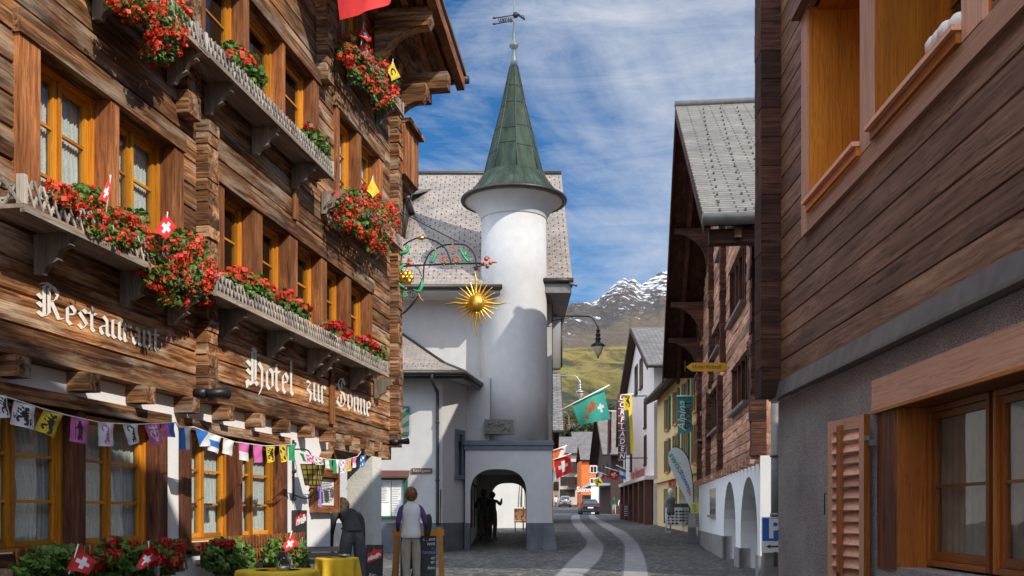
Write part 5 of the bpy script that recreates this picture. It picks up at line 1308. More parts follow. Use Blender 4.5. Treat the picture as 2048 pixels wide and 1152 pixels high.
# small window on the slanted wall, striped shutter, plaque
an=Vector((1.85,-.64,0)).normalized(); ad=Vector((.64,1.85,0)).normalized(); A=Vector((-2.06,29.6,0))
def slant(s,o,z): return w2(A+ad*s+an*o+Vector((0,0,z)))
z0_,z1_=zb(950,30.6),zb(868,30.6); mb=MB()
def sbox(mb,s0,s1,o0,o1,za,zc,mat=0): 
    v=[slant(s,o,z) for z in (za,zc) for s,o in ((s0,o0),(s1,o0),(s1,o1),(s0,o1))]; mb.add(v,[(0,3,2,1),(4,5,6,7),(0,1,5,4),(1,2,6,5),(2,3,7,6),(3,0,4,7)],mat)
sbox(mb,.95,1.12,-.05,.06,z0_,z1_); sbox(mb,1.5,1.67,-.05,.06,z0_,z1_); sbox(mb,.95,1.67,-.05,.062,z1_,z1_+.14); sbox(mb,.9,1.72,-.05,.1,z0_-.12,z0_)
wn=mb.build('window',M['stone_trim'],ph)
mb=MB(); sbox(mb,1.12,1.5,-.01,.012,z0_,z1_); mb.build('pane',M['dglass'],wn)
mb=MB(); x0,x1=-3.62,-3.04; z0_,z1_=zb(870,29.5),zb(812,29.5); yy=29.53
rbox(mb,(x0,yy,z0_),(x1,yy+.05,z1_),0)
for k in range(-2,4):
    q0=k*.34
    pts=[]
    for s,tz in ((0,q0),(1,q0+.45),(1,q0+.62),(0,q0+.17)): pts.append((x0+(x1-x0)*s,yy-.004,z0_+min(max(tz,0),z1_-z0_)))
    if len({p[2] for p in pts})>2: mb.add([w2(p) for p in pts],[(0,1,2,3)],1)
mb.build('striped_shutter',[M['greenwood'],M['shutgrey']],ph,fix=False)
pl_=plain('relief_stone',(.16,.15,.135),.85,0,.3,18,1.,28)
mb=MB(); rbox(mb,(-.86,TC.y-1.19,zb(868,31.2)),(.03,TC.y-.9,zb(839,31.2)))
for k in range(40): 
    p=w2((R.uniform(-.8,-.03),TC.y-1.19,R.uniform(zb(866,31.2)+.04,zb(841,31.2)-.04))); mb.ball(p,R.uniform(.02,.06),6,0,.5,(1,.5,1))
mb.build('relief_plaque',pl_,ph)
# notice board on the annex, street sign
t=thing('notice_board','green framed notice board full of papers under a little brown roof','notice board',TR(-3.6,29.6,0)); o_=Vector((-3.6,29.6,0)); xa,xb=-4.6,at(815,0,29.5).x
z0_,z1_=zb(1032,29.5),zb(948,29.5); mb=MB(); nb=lambda a,b,m=mb,mt=0: m.box(Vector(a)-o_,Vector(b)-o_,mt)
nb((xb-.12,29.46,z0_),(xb,29.597,z1_-.16)); nb((xa,29.46,z0_-.06),(xb,29.597,z0_)); nb((xa,29.5,z1_-.17),(xb,29.597,z1_-.1)); mb.build('frame',M['green'] if False else M['greenwood'],t)
mb=MB(); nb((xa,29.55,z0_),(xb-.12,29.597,z1_-.17),mb); mb.build('back_panel',M['offwhite'],t)
mb=MB(); mb.prism([Vector(p)-o_ for p in ((xa,29.3,z1_-.12),(xb+.05,29.3,z1_-.12),(xb+.05,29.58,z1_+.06),(xa,29.58,z1_+.06))],(0,0,.05)); mb.build('board_roof',M['brownpaint'],t)
x=xb-.16
for c,w,h,z in (('paper',.34,.95,.1),('paper',.33,.62,.4),('white',.3,.30,.06),('paper',.3,.9,.1)):
    mb=MB(); nb((x-w,29.535,z0_+z),(x,29.547,min(z1_-.2,z0_+z+h)),mb); 
    for k in range(12): zz=z0_+z+.06+k*(h-.12)/12; nb((x-w+.04,29.531,zz),(x-.04-R.uniform(0,.12),29.534,zz+.012),mb,1)
    mb.build('notice_sheet',[M[c],M['shutgrey']],t); x-=w+.05
mb=MB(); nb((xb-.86,29.53,z0_),(xb-.845,29.546,z1_-.2),mb); nb((xb-.49,29.53,z0_),(xb-.475,29.546,z1_-.2),mb); mb.build('board_bar',M['black'],t)
t=thing('street_name_sign','brown street name plate reading Kirchgasse on the white wall','street sign',TR(at(843,0,29.5).x,29.58,zb(941,29.5)))
mb=MB(); mb.box((-.30,-.03,-.07),(.30,.015,.07)); mb.build('plate',M['brownpaint'],t)
mb=MB(); put_text(mb,'Kirchgasse',lambda a,b:Vector((a,-.034,b)),.12); mb.build('lettering',M['cream'],t)
# ------------------------------------------------------------------ street lanterns on arms
def lantern(label,tip,D,arm0,s=1.,glassm='milk',metal='iron',scroll=True,w=.6):
    """hanging bell lantern: tip = photo point of its lowest knob; arm0 = photo point where the arm meets the wall"""
    p=at(*tip,D); t=thing('street_lantern',label,'street lamp',Matrix.Translation(p),'hanging lanterns along the left side of the street')
    mb=MB(); mb.lathe([(.0,0),(.03*s*w,.02*s),(.05*s*w,.06*s),(.05*s*w,.09*s)],12); mb.lathe([(.05*s*w,.09*s),(.16*s*w,.17*s),(.30*s*w,.36*s),(.33*s*w,.46*s)],20,mat=1)
    mb.build('lamp_glass',[M[metal],M[glassm]],t)
    mb=MB(); mb.lathe([(.42*s*w,.455*s),(.42*s*w,.48*s),(.33*s*w,.53*s),(.24*s*w,.56*s),(.14*s*w,.60*s),(.12*s*w,.68*s),(.21*s*w,.70*s),(.13*s*w,.75*s),(.11*s*w,.82*s),(.18*s*w,.84*s),(.11*s*w,.89*s),(.09*s*w,.98*s),(.14*s*w,1.0*s),(.07*s*w,1.05*s),(.04*s*w,1.2*s)],20)
    mb.build('lamp_hood',M[metal],t)
    a=at(*arm0,D)-p; zt=a.z; mb=MB(); mb.tube(curve([Vector((0,0,1.18*s)),Vector((-.02*s,0,zt-.35*s)),Vector((-.22*s,0,zt-.05*s)),Vector((-.6*s,0,zt)),Vector((a.x*.6,0,zt)),a],5),.028*s,6)
    if scroll: mb.tube([a+Vector((0,0,-.16)),Vector((a.x*.5,0,zt-.02))],.012,5)
    mb.build('lamp_arm',M[metal],t)
lantern('large hanging lantern nearest the tower, seen against the mountain',(1196,718),33.5,(1105,632),.95)
lantern('second hanging lantern behind the green flag, on a grey arm',(1160,801),44,(1104,751),.78,'milk','steel',False)
lantern('small far hanging lantern below the green flag',(1138,862),62,(1106,824),.75,'milk','steel',False)
# ------------------------------------------------------------------ dark timber house on the near right
NP=Pl(2.94,.027,-1)
ni=lambda x,y=HOR,o=0:NP.hit(x,y,o)
nh=thing('dark_timber_house','dark brown boarded house with salmon window frames at the right edge','house',NP.M)
uC=NP.uD(12.3); uN0=NP.uD(3.4); ZT=2.635
zW0=4.45; zW1=6.62; wU=[(ni(1950)[0]+.12,ni(1770)[0]),]
bayA=(ni(1742)[0],ni(1632)[0]); bayB=(ni(1952)[0],ni(1764)[0]); bayC=(NP.uD(6.43),ni(1996)[0])
opU=[(NP.uD(6.42),ni(1632)[0],zW0,zW1)]
mb=MB(); n=21
for k in range(n):
    a=ZT+.2+k*.242; b=a+.242
    x=1.5
    segs=[]
    for (p,q,c,d) in opU:
        if c<b and d>a: segs=[(1.5,p,a,b),(q,uC-.02,a,b)]; 
        if c<b and d>a and c>a+.03: segs.append((p,q,a,c))
        if c<b and d>a and d<b-.03: segs.append((p,q,d,b))
    if not segs: segs=[(1.5,uC-.02,a,b)]
    ui0=R.random()
    top=12.
    for (p,q,c,d) in segs:
        if d>5.85: p=max(p,NP.uD(6.42))
        if d>6.72: p=max(p,NP.uD(6.4)+(d-6.72)*(uC-NP.uD(6.4))/1.14)
        if q-p<.03: continue
        L=NP.L; ch=.012
        cuts=[p]; x=p+R.uniform(.6,3.2)
        cuts+=[q]
        for p,q in zip(cuts,[c_-(.005 if c_<cuts[-1] else 0) for c_ in cuts[1:]]):
         ui0=R.uniform(.25,.7); vs=[]
         for u in (p,q):
            for o,z in ((.03,c),(.05,c+ch),(.05,d-ch),(.036,d),(-.1,d),(-.1,c)): vs.append(L(u,o,z))
         mb.add(vs,[(i,(i+1)%6,6+(i+1)%6,6+i) for i in range(6)]+[tuple(range(6)),tuple(range(6,12))],0,ui0)
mb.build('board_wall',M['brown_x'],nh)
HB=5.85
mb=MB(); lbox(mb,NP,1.5,uC-.05,-.45,-.101,ZT+.2,zW0-.08); lbox(mb,NP,NP.uD(6.45),uC-.05,-.45,-.101,zW1+.05,6.71); lbox(mb,NP,opU[0][1]+.02,uC-.05,-.45,-.101,zW0-.08,zW1+.05)
lbox(mb,NP,-5.9,uN0-.35,-8.9,-.0,0,8.5); lbox(mb,NP,1.5,uC-.05,-9,-.9,0,HB-.1); lbox(mb,NP,NP.uD(6.45),uC-.05,-8.99,-.89,HB-.1,6.7); lbox(mb,NP,uC-.3,uC-.05,-8.9,-.46,ZT+.2,7.9); mb.build('core_wall',M['brown_y'],nh)
# low roof rising to the corner, and the taller block towards the near end; unseen, shaped for the shadow on the hotel
mb=MB()
uN0=NP.uD(3.4)
for (u0,z0,u1,z1) in ((uC+.02,7.86,NP.uD(6.4),6.72),(NP.uD(6.4)-.02,5.95,uN0,5.80)):
    mb.prism([NP.L(u0,-9,z0),NP.L(u1,-9,z1),NP.L(u1,-9,z1+.16),NP.L(u0,-9,z0+.16)],NP.L(0,9.1,0))
mb.prism([NP.L(uN0-.3,-9,8.6),NP.L(-6,-9,12.),NP.L(-6,-9,12.2),NP.L(uN0-.1,-9,8.75)],NP.L(0,9.3,0))
mb.build('roof',[M['brown_x']],nh)
mb=MB(); n=15
for k in range(n):
    z=ZT+.02+k*.345; t_=R.random()
    lbox(mb,NP,uC-.36,uC-.001,.03,.285+R.uniform(-.004,.004),z+.004,z+.341,0,t_)
mb.build('corner_log_ends',M['chald_y'],nh)
mb=MB(); mb.prism([NP.L(1.5,.05,ZT+.21),NP.L(1.5,.075,ZT+.2),NP.L(1.5,.11,ZT+.03),NP.L(1.5,.11,ZT),NP.L(1.5,.0,ZT),NP.L(1.5,.0,ZT+.21)],NP.L(uC+.02-1.5,0,0)); mb.build('flashing_sill',M['zinc'],nh)
# ground floor with the salmon framed window
zL=2.155; opL=(ni(2100)[0],ni(1757)[0],-.3,zL); opL=(4.7,ni(1792)[0],.82,zL)
mb=MB(); holes_wall(mb,NP,1.5,uC-.012,-.05,ZT-.003,-.35,-.002,[opL]); 
lbox(mb,NP,uC-.35,uC-.013,-8,-.351,-.05,ZT-.003,0,.5)
mb.build('roughcast_wall',M['roughcast'],nh)
mb=MB(); uL=ni(1750)[0]
lbox(mb,NP,4.7,uL,.0,.03,zL+.0,zL+.265,0,.5); lbox(mb,NP,4.7,uL-.02,-.0,.045,zL-.03,zL-.002,1,.3); mb.build('lintel_board',[M['peach'],M['red_x']],nh)
mb=MB(); lbox(mb,NP,opL[1]-.0,ni(1757)[0],-.06,.012,.8,zL-.032,2); lbox(mb,NP,opL[1]-.045,opL[1]-.002,-.30,.0,.82,zL-.03,0,.6); lbox(mb,NP,opL[1]-.05,opL[1]-.046,-.28,-.03,.82,zL-.03,0,.9)
lbox(mb,NP,4.7,opL[1]-.05,-.3,-.002,zL-.03,zL-.004,1,.2)
mb.build('window_reveal',[M['redlow_z'],M['redlow_x'],M['reddark_z']],nh)
wl=(6.25*1.,opL[1]-.05,.84,zL-.035)
casement(NP,nh,(ni(1988,HOR,-.26)[0],wl[1],.84,zL-.035),1,2,-.24,'redlow',True,.07,False,'net')
casement(NP,nh,(4.75,ni(1988,HOR,-.26)[0]-.06,.84,zL-.035),1,2,-.24,'redlow',True,.07,False,'net')
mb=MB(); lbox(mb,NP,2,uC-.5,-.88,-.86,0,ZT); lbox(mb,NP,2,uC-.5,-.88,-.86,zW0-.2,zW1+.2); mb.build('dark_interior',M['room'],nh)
# louvred shutter, opened against the wall
hinge=ni(1752)[0]+.02
sh=thing('x','x','x'); bpy.data.objects.remove(sh)
ang=.30
shM=Matrix.Translation(NP.L(hinge,.06,0))@Matrix.Rotation(0,4,'Z')
sh=MB(); W_=.78; dirv=Vector((math.cos(.12),math.sin(.12),0)); nv=Vector((-math.sin(.12),math.cos(.12),0)); b0=NP.L(hinge,.05,0)
def sp(s,o,z): return b0+dirv*s+nv*o+Vector((0,0,z))
def shb(mb,s0,s1,o0,o1,z0,z1,mat=0):
    v=[sp(s,o,z) for z in (z0,z1) for s,o in ((s0,o0),(s1,o0),(s1,o1),(s0,o1))]; mb.add(v,[(0,3,2,1),(4,5,6,7),(0,1,5,4),(1,2,6,5),(2,3,7,6),(3,0,4,7)],mat,R.random())
zs0,zs1=.42,2.13
shb(sh,0,.10,0,.05,zs0,zs1,0); shb(sh,W_-.1,W_,0,.05,zs0,zs1,0); shb(sh,.1,W_-.1,0,.048,zs1-.11,zs1-.001,1); shb(sh,.1,W_-.1,0,.048,zs0,zs0+.12,1); shb(sh,.1,W_-.1,0,.048,1.36,1.44,1) if False else None
shb(sh,-.006,-.001,-.002,.052,zs0,zs1,2)
st=sh.build('shutter',[M['peachz'],M['peach'],M['redlow_z']],nh)
mb=MB(); z=zs0+.13
while z<zs1-.17:
    v=[sp(s,o,zz) for s in (.1,W_-.1) for o,zz in ((.005,z+.085),(.05,z),(.058,z+.01),(.012,z+.095))]; mb.add(v,[(0,1,2,3),(4,5,6,7),(0,1,5,4),(1,2,6,5),(2,3,7,6),(3,0,4,7)],0,R.random()); z+=.105
mb.build('louvre_slats',M['peach'],st)
mb=MB(); shb(mb,.42,.50,.055,.085,zs0+.25,zs1-.06); mb.build('shutter_rail',M['redlow_z'],st)
mb=MB(); shb(mb,.44,.47,.086,.10,zs0+.0,zs0+.3); mb.tube([sp(W_,.03,1.45),sp(W_+.12,.03,1.45),sp(W_+.12,.03,1.25)],.006,5); pieces(mb,'shutter_catch',M['iron'],st)
mb=MB(); 
for z in (.62,1.85): lbox(mb,NP,hinge-.07,hinge-.005,.02,.07,z,z+.05); lbox(mb,NP,hinge-.04,hinge-.0,.06,.10,z+.05,z+.09)
pieces(mb,'hinge',M['zinc'],nh)
# upper row of deep salmon framed bays
mb=MB(); e=.003
cols=[(ni(1632)[0],ni(1620)[0]+.02)]
lbox(mb,NP,ni(1632)[0]+e,ni(1621)[0],-.09,.10,zW0-.20,zW1,0); 
lbox(mb,NP,bayB[1]+e,bayA[0]-e,-.62,.10,zW0-.02,zW1,0); lbox(mb,NP,bayC[1]+e,bayB[0]-e,-.62,.10,zW0-.02,zW1,0)
lbox(mb,NP,4.2,ni(1632)[0],-.1,.095,zW0-.20,zW0-.024,1); lbox(mb,NP,NP.uD(6.42),ni(1618)[0],-.1,.2,zW1+.0,zW1+.06,2)
pieces(mb,'bay_frame',[M['peachz'],M['peach'],M['brown_x']],nh)
mb=MB(); lbox(mb,NP,ni(1632)[0]-.035,ni(1632)[0]-.001,-.62,.075,zW0,zW1,0); lbox(mb,NP,bayB[1]-.025,bayB[1]-.001,-.6,.06,zW0,zW1,1); lbox(mb,NP,bayC[1]-.025,bayC[1]-.001,-.6,.06,zW0,zW1,1)
pieces(mb,'reveal_panel',[M['red_z'],M['red_z']],nh)
mb=MB(); lbox(mb,NP,NP.uD(6.42),ni(1632)[0]-.031,-.62,-.002,zW1-.03,zW1-.001); mb.build('bay_soffit',M['red_x'],nh)
mb=MB(); lbox(mb,NP,NP.uD(6.42),ni(1632)[0]-.031,-.62,-.101,zW0-.05,zW0-.002); mb.build('bay_floor',M['red_x'],nh)
for a,b in (bayA,bayB):
    mb=MB(); lbox(mb,NP,a-.02,b-.06,.105,.175,zW0+.06,zW0+.1,0); lbox(mb,NP,a+.0,b-.08,.100,.135,zW0-.02,zW0+.058,1)
    mb.build('sill_ledge',[M['peach'],M['red_x']],nh)
    casement(NP,nh,(a+.03,b-.03,zW0+.02,zW1-.05),1,2,-.5,'red',False,.07)
mb=MB(); c=NP.L(bayB[0]+.18,.10,zW0+.16)
for k in range(4): mb.ball(c+Vector((.12*k-.1,R.uniform(-.02,.02),R.uniform(-.02,.02)+.0)),.075,10,0,.5,(1.3,.8,.9))
o=mb.build('cushion',M['offwhite'],None,NP.M); tag(o,'pale rolled cushion lying on the upper window sill of the dark house','cushion')
# zinc downpipe at its far corner, and the parking sign on its stone
DP=14.2; c=at(1551,1068,DP); t=thing('parking_sign','blue parking sign with white letter P and a left arrow below it','road sign',TR(c.x+.06,DP,0,-.12))
sx0=at(1524,0,DP).x-c.x-.06; zc=lambda y:zb(y,DP)
mb=MB(); mb.box((sx0,0,zc(1104)),(sx0+.46,.02,zc(1034)),0); mb.build('sign_plate',M['white'],t)
mb=MB(); mb.box((sx0+.012,-.004,zc(1082)),(sx0+.448,-.001,zc(1036)),0); mb.build('blue_panel',M['signblue'],t)
mb=MB(); put_text(mb,'P',lambda a,b:Vector((sx0+.185+a,-.007,zc(1059)+b)),.38,0,bold=.012); mb.build('letter',M['white'],t)
mb=MB(); zz=zc(1093); mb.flat([(sx0+.06,-.006,zz),(sx0+.13,-.006,zz+.035),(sx0+.11,-.006,zz+.012),(sx0+.4,-.006,zz+.012),(sx0+.4,-.006,zz-.012),(sx0+.11,-.006,zz-.012),(sx0+.13,-.006,zz-.035)]); mb.build('arrow',M['black'],t)
mb=MB(); mb.tube([(sx0+.2,.05,.5),(sx0+.2,.05,zc(1036))],.025,8); mb.build('sign_post',M['zinc'],t)
mb=MB(); mb.prism([(sx0+.0,.05,0),(sx0+.42,.05,0),(sx0+.38,.05,zc(1106)),(sx0+.05,.05,zc(1106))],(0,.3,0)); o=mb.build('post_stone',M['granite'],t)
# ------------------------------------------------------------------ big log chalet on the right
CP=Pl(2.55,.1145,-1); ci=lambda x,y=HOR,o=0:CP.hit(x,y,o)
ch=thing('log_chalet','tall reddish brown log chalet with white arched ground floor and pale slate roof','house',CP.M)
u0c,u1c=CP.uD(18.96),CP.uD(34.9); um=CP.uD(27.0); zR=zb(208,27.0); zE=6.2; 
SL=(zR-6.33)/(um-CP.uD(17.0))
rzc=lambda u: zR-abs(u-um)*SL
zWt=zb(963,34.9)
D_=lambda x:(2.55)/((x-1024)/F-.1145)
zw=lambda x,y:ci(x,y)[1]
# window groups, measured on the facade: (x far, x near, y top at near, y bottom at near) in photo pixels
def grp(xf,xn,yt,yb): return (ci(xn)[0],ci(xf)[0],ci(xn,yb)[1],ci(xn,yt)[1])
CW=[grp(1462,1492,480,600),grp(1466,1498,700,800),grp(1421,1443,640,690),grp(1418,1442,762,852),grp(1394,1406,690,735),grp(1396,1404,832,878),(CP.uD(24.2),CP.uD(27.4),8.2,9.3)]
log_wall(CP,'log_wall',u0c,u1c,zWt,zR-.25,.21,[c for c in CW[:6]],M['chal_x'],ch,None,0,.3,.012,.6) if False else None
mb=MB(); h=.21; n=int((zR-.3-zWt)/h)
for i in range(n):
    a,b=zWt+i*h,zWt+(i+1)*h
    dd=(zR-.2-b)/SL
    lo,hi=max(u0c,um-dd),min(u1c,um+dd)
    x=lo
    for (p,q,c,d) in sorted([w for w in CW if w[2]<b-1e-3 and w[3]>a+1e-3]):
        if p-x>.03: log_course(mb,CP,x,p,a,b,.3,0,.012,.7)
        if c>a+.03: log_course(mb,CP,p,q,a,c,.3,0,.012,.7)
        if d<b-.03: log_course(mb,CP,p,q,d,b,.3,0,.012,.7)
        x=max(x,q)
    if hi-x>.03: log_course(mb,CP,x,hi,a,b,.3,0,.012,.7)
mb.build('log_wall',M['chal_x'],ch)
mb=MB()
for k in range(int((6.6-zWt)/.21)): lbox(mb,CP,u0c-.001-.02*(k%2),u0c+.3,-12,-.301,zWt+k*.21,zWt+k*.21+.205)
mb.build('side_wall',M['chal_y'],ch)
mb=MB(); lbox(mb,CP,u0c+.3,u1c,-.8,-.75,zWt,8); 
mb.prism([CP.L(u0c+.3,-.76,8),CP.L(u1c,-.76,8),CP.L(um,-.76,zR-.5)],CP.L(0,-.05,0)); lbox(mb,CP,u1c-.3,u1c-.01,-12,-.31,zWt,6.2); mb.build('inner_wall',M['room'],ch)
for w in CW[:]:
    p,q,c,d=w; fr=MB(); k=max(1,round((q-p)/.75)); 
    for j in range(k+1):
        uu=p+(q-p)*j/k; lbox(fr,CP,uu-.045,uu+.045,-.24,.03 if j in(0,k) else -.02,c,d,0)
    lbox(fr,CP,p-.1,q+.1,-.24,.06,d,d+.16,1); lbox(fr,CP,p-.12,q+.12,-.24,.14,c-.07,c-.002,2)
    win=fr.build('window',[M['chald_z'],M['chal_x'],M['zinc']],ch)
    for j in range(k):
        g=MB(); a=p+(q-p)*j/k+.05; b=p+(q-p)*(j+1)/k-.05; g.quad(CP.L(a,-.15,c+.02),CP.L(b,-.15,c+.02),CP.L(b,-.15,d-.02),CP.L(a,-.15,d-.02)); g.build('pane',M['dglass'],win)
# log end columns
for x,zb_,ztop in ((1403,zWt-.03,7.6),(1421,zWt-.03,4.9),(1427,4.91,9.2),(1445,zWt-.03,4.9),(1451,4.91,8.6)):
    u=ci(x)[0]; zt=min(ztop,rzc(u)-.3)
    log_stack(u-.13,u+.13,zb_,zt,-.1,.15,'log_end_column',CP,ch,'chald',.21)
log_stack(u0c-.02,u0c+.28,zWt,zb(440,18.9),-.1,.19,'log_end_column',CP,ch,'chald',.21)
# roof: pale slates with snow guards
mb=MB(); oL=1.22; oR_=-13
def rq(mb,pts,mat=0):
    P_=[CP.L(*p) for p in pts]; ux=(P_[1]-P_[0]).normalized(); nn=ux.cross(P_[-1]-P_[0]).normalized(); uy=nn.cross(ux)
    mb.add(P_,[tuple(range(len(P_)))],mat,.5,[[((q-P_[0]).dot(ux)+30,(q-P_[0]).dot(uy)+3) for q in P_]])
uN,uF=CP.uD(17.0),CP.uD(36.9)
rq(mb,[(uN,oL,rzc(uN)),(uN,oR_,rzc(uN)),(um,oR_,zR),(um,oL,zR)]); rq(mb,[(um,oL,zR),(um,oR_,zR),(uF,oR_,rzc(uF)),(uF,oL,rzc(uF))])
for r in range(19):
    for k in range(16):
        f=(r+.6)/20; u=uN+(um-uN)*f; o=oL-.3-k*.44-.022*r
        p=CP.L(u,o,rzc(u)+.01); mb.box(p-Vector((.026,.018,0)),p+Vector((.026,.018,.034)),1)
mb.tube([CP.L(um,oL+.02,zR+.05),CP.L(um,oR_,zR+.05)],.09,8,2)
mb.build('roof',[M['slate_light'],M['guard'],M['zinc']],ch,fix=False)
mb=MB(); 
for a,b in ((uN,um),(um,uF)):
    lo,hi=(a,b)
    mb.prism([CP.L(a,oL,rzc(a)-.02),CP.L(b,oL,rzc(b)-.02),CP.L(b,oL,rzc(b)-.30),CP.L(a,oL,rzc(a)-.30)],CP.L(0,-.05,0),0,.3)
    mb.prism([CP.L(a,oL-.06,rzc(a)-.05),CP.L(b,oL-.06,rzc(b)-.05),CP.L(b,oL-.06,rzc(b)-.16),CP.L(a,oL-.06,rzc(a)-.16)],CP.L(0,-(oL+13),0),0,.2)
    mb.prism([CP.L(a,.7,rzc(a)-.17),CP.L(b,.7,rzc(b)-.17),CP.L(b,.7,rzc(b)-.36),CP.L(a,.7,rzc(a)-.36)],CP.L(0,-.12,0),0,.6)
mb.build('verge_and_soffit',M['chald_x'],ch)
mb=MB(); mb.tube([CP.L(uN-.07,oL+.03,rzc(uN)-.06),CP.L(uN-.07,oR_,rzc(uN)-.06)],.10,10); mb.build('roof_gutter',M['zinc'],ch)
mb=MB(); lbox(mb,CP,uN+.1,uN+.35,-12,oL-.1,rzc(uN)-.42,rzc(uN)-.18); mb.build('eave_beam',M['chald_y'],ch)
def brk(u,zt,zb_,ext,th=.12):
    p=[(0,zt),(ext,zt),(ext,zt-.14)]
    for k in range(9): a=k/8*PI/2; p.append((ext*(1-math.sin(a))*.92+.12,zt-.14-(zt-.14-zb_)*(1-math.cos(a))))
    p+= [(0,zb_)]
    mb=MB(); mb.prism([CP.L(u,o,z) for o,z in p],CP.L(th,0,0),0,R.random()); mb.build('carved_bracket',M['chald_y'],ch)
for u in (um+.1,um+3.4,um+6.2,u1c-.2): brk(u,rzc(u)-.36,rzc(u)-1.5,oL-.15)
for u in (u0c+.02,um-3.5): brk(u,rzc(u)-.36,rzc(u)-1.35,oL-.15)
# white ground floor with arched doorways
zs_b=zb(1059,34.9)
def cdoor(xf,xn,yt): return (ci(xn)[0],ci(xf)[0],ci(xn,yt)[1])
d1=cdoor(1449,1473,959); d2=cdoor(1483,1517,948)
pts=[(u0c-.05,-.1)]
for (a,b,zt) in (d2,d1):
    zs=zt-(b-a)*.42; pts+=[(a,-.1),(a,zs)]
    for k in range(1,14): an=PI-PI*k/14; pts.append(((a+b)/2+(b-a)/2*math.cos(an),zs+(zt-zs)*math.sin(an)))
    pts+=[(b,zs),(b,-.1)]
pts+=[(u1c,-.1),(u1c,zWt-.004),(u0c-.05,zWt-.004)]
mb=MB(); mb.prism([CP.L(u,.02,z) for u,z in pts],CP.L(0,-.45,0)); lbox(mb,CP,u0c-.05,u0c+.3,-12,-.44,-.1,zWt-.004,0,.5)
lbox(mb,CP,u1c-.3,u1c-.0,-12,-.44,-.1,zWt-.004,0,.5); mb.build('ground_floor_wall',M['bright_plaster'],ch)
uw=(ci(1433)[0],ci(1421)[0]); zz=(ci(1433,1030)[1],ci(1433,975)[1])
mb=MB(); lbox(mb,CP,uw[0],uw[1],.0,.024,zz[0],zz[1],0); lbox(mb,CP,uw[0]-.05,uw[1]+.05,.0,.1,zz[0]-.07,zz[0]-.002,1); mb.build('cellar_window',[M['dglass'],M['granite']],ch)
for (a,b,zt) in (d1,d2):
    mb=MB(); lbox(mb,CP,a-.1,b+.1,-.52,-.435,-.1,zt+.1,0,.5); mb.build('door_niche',M['bright_plaster'],ch)
    mb=MB(); lbox(mb,CP,a+.12,b-.12,-.434,-.40,.25,zt-.5); mb.build('door',M['dglass'],ch)
mb=MB(); x=u0c-.07
for a,b in ((u0c-.07,d2[0]),(d2[1],d1[0]),(d1[1],u1c+.02)): lbox(mb,CP,a,b,-.2,.06,-.2,zs_b+gz(b/CP.m)-.24+.0,0,.5)
pieces(mb,'stone_base',M['granite'],ch)
mb=MB(); x=u0c
for k in range(26):
    u=u0c+.1+k*(u1c-u0c-.2)/25; lbox(mb,CP,u-.07,u+.07,.0,.2,zWt-.16,zWt-.01)
pieces(mb,'beam_end',M['chal_y'],ch)
mb=MB(); ip=CP.M.inverted()
for z0_,z1_,r_ in ((.2,3.1,.07),(2.2,2.26,.085),(1.2,1.26,.085)): mb.tube([ip@Vector((4.42,16.8,z0_)),ip@Vector((4.42,16.8,z1_))],r_,12)
mb.tube([ip@Vector((4.42,16.8,3.1)),ip@Vector((4.62,17.4,3.6)),ip@Vector((4.62,17.4,5.9))],.07,10)
mb.build('downpipe',M['zinc'],ch)
# yellow finger sign and lantern-like hook on the chalet
t=thing('finger_sign','yellow arrow sign pointing left, reading Hotel Kristall, on the chalet corner','sign',TR(at(1412,734,25.6).x,25.6,zb(734,25.6)))
mb=MB(); L_=at(1452,0,25.6).x-at(1371,0,25.6).x; x1=L_/2; mb.prism([(-x1,0,0),(-x1+.16,0,.11),(x1,0,.11),(x1,0,-.11),(-x1+.16,0,-.11)],(0,.03,0)); mb.build('sign_board',plain('yellow_sign',(.62,.33,.02),.6),t)
mb=MB(); put_text(mb,'Hotel Kristall',lambda p,q:Vector((p+.02,-.005,q)),.135); mb.build('lettering',M['darkwood'],t)
mb=MB(); mb.box((-x1-.02,-.01,-.12),(-x1+.0,.04,.16)); mb.tube([(x1-.1,.02,0),(x1+.4,.02,.0)],.02,6); mb.build('sign_bracket',M['iron'],t)
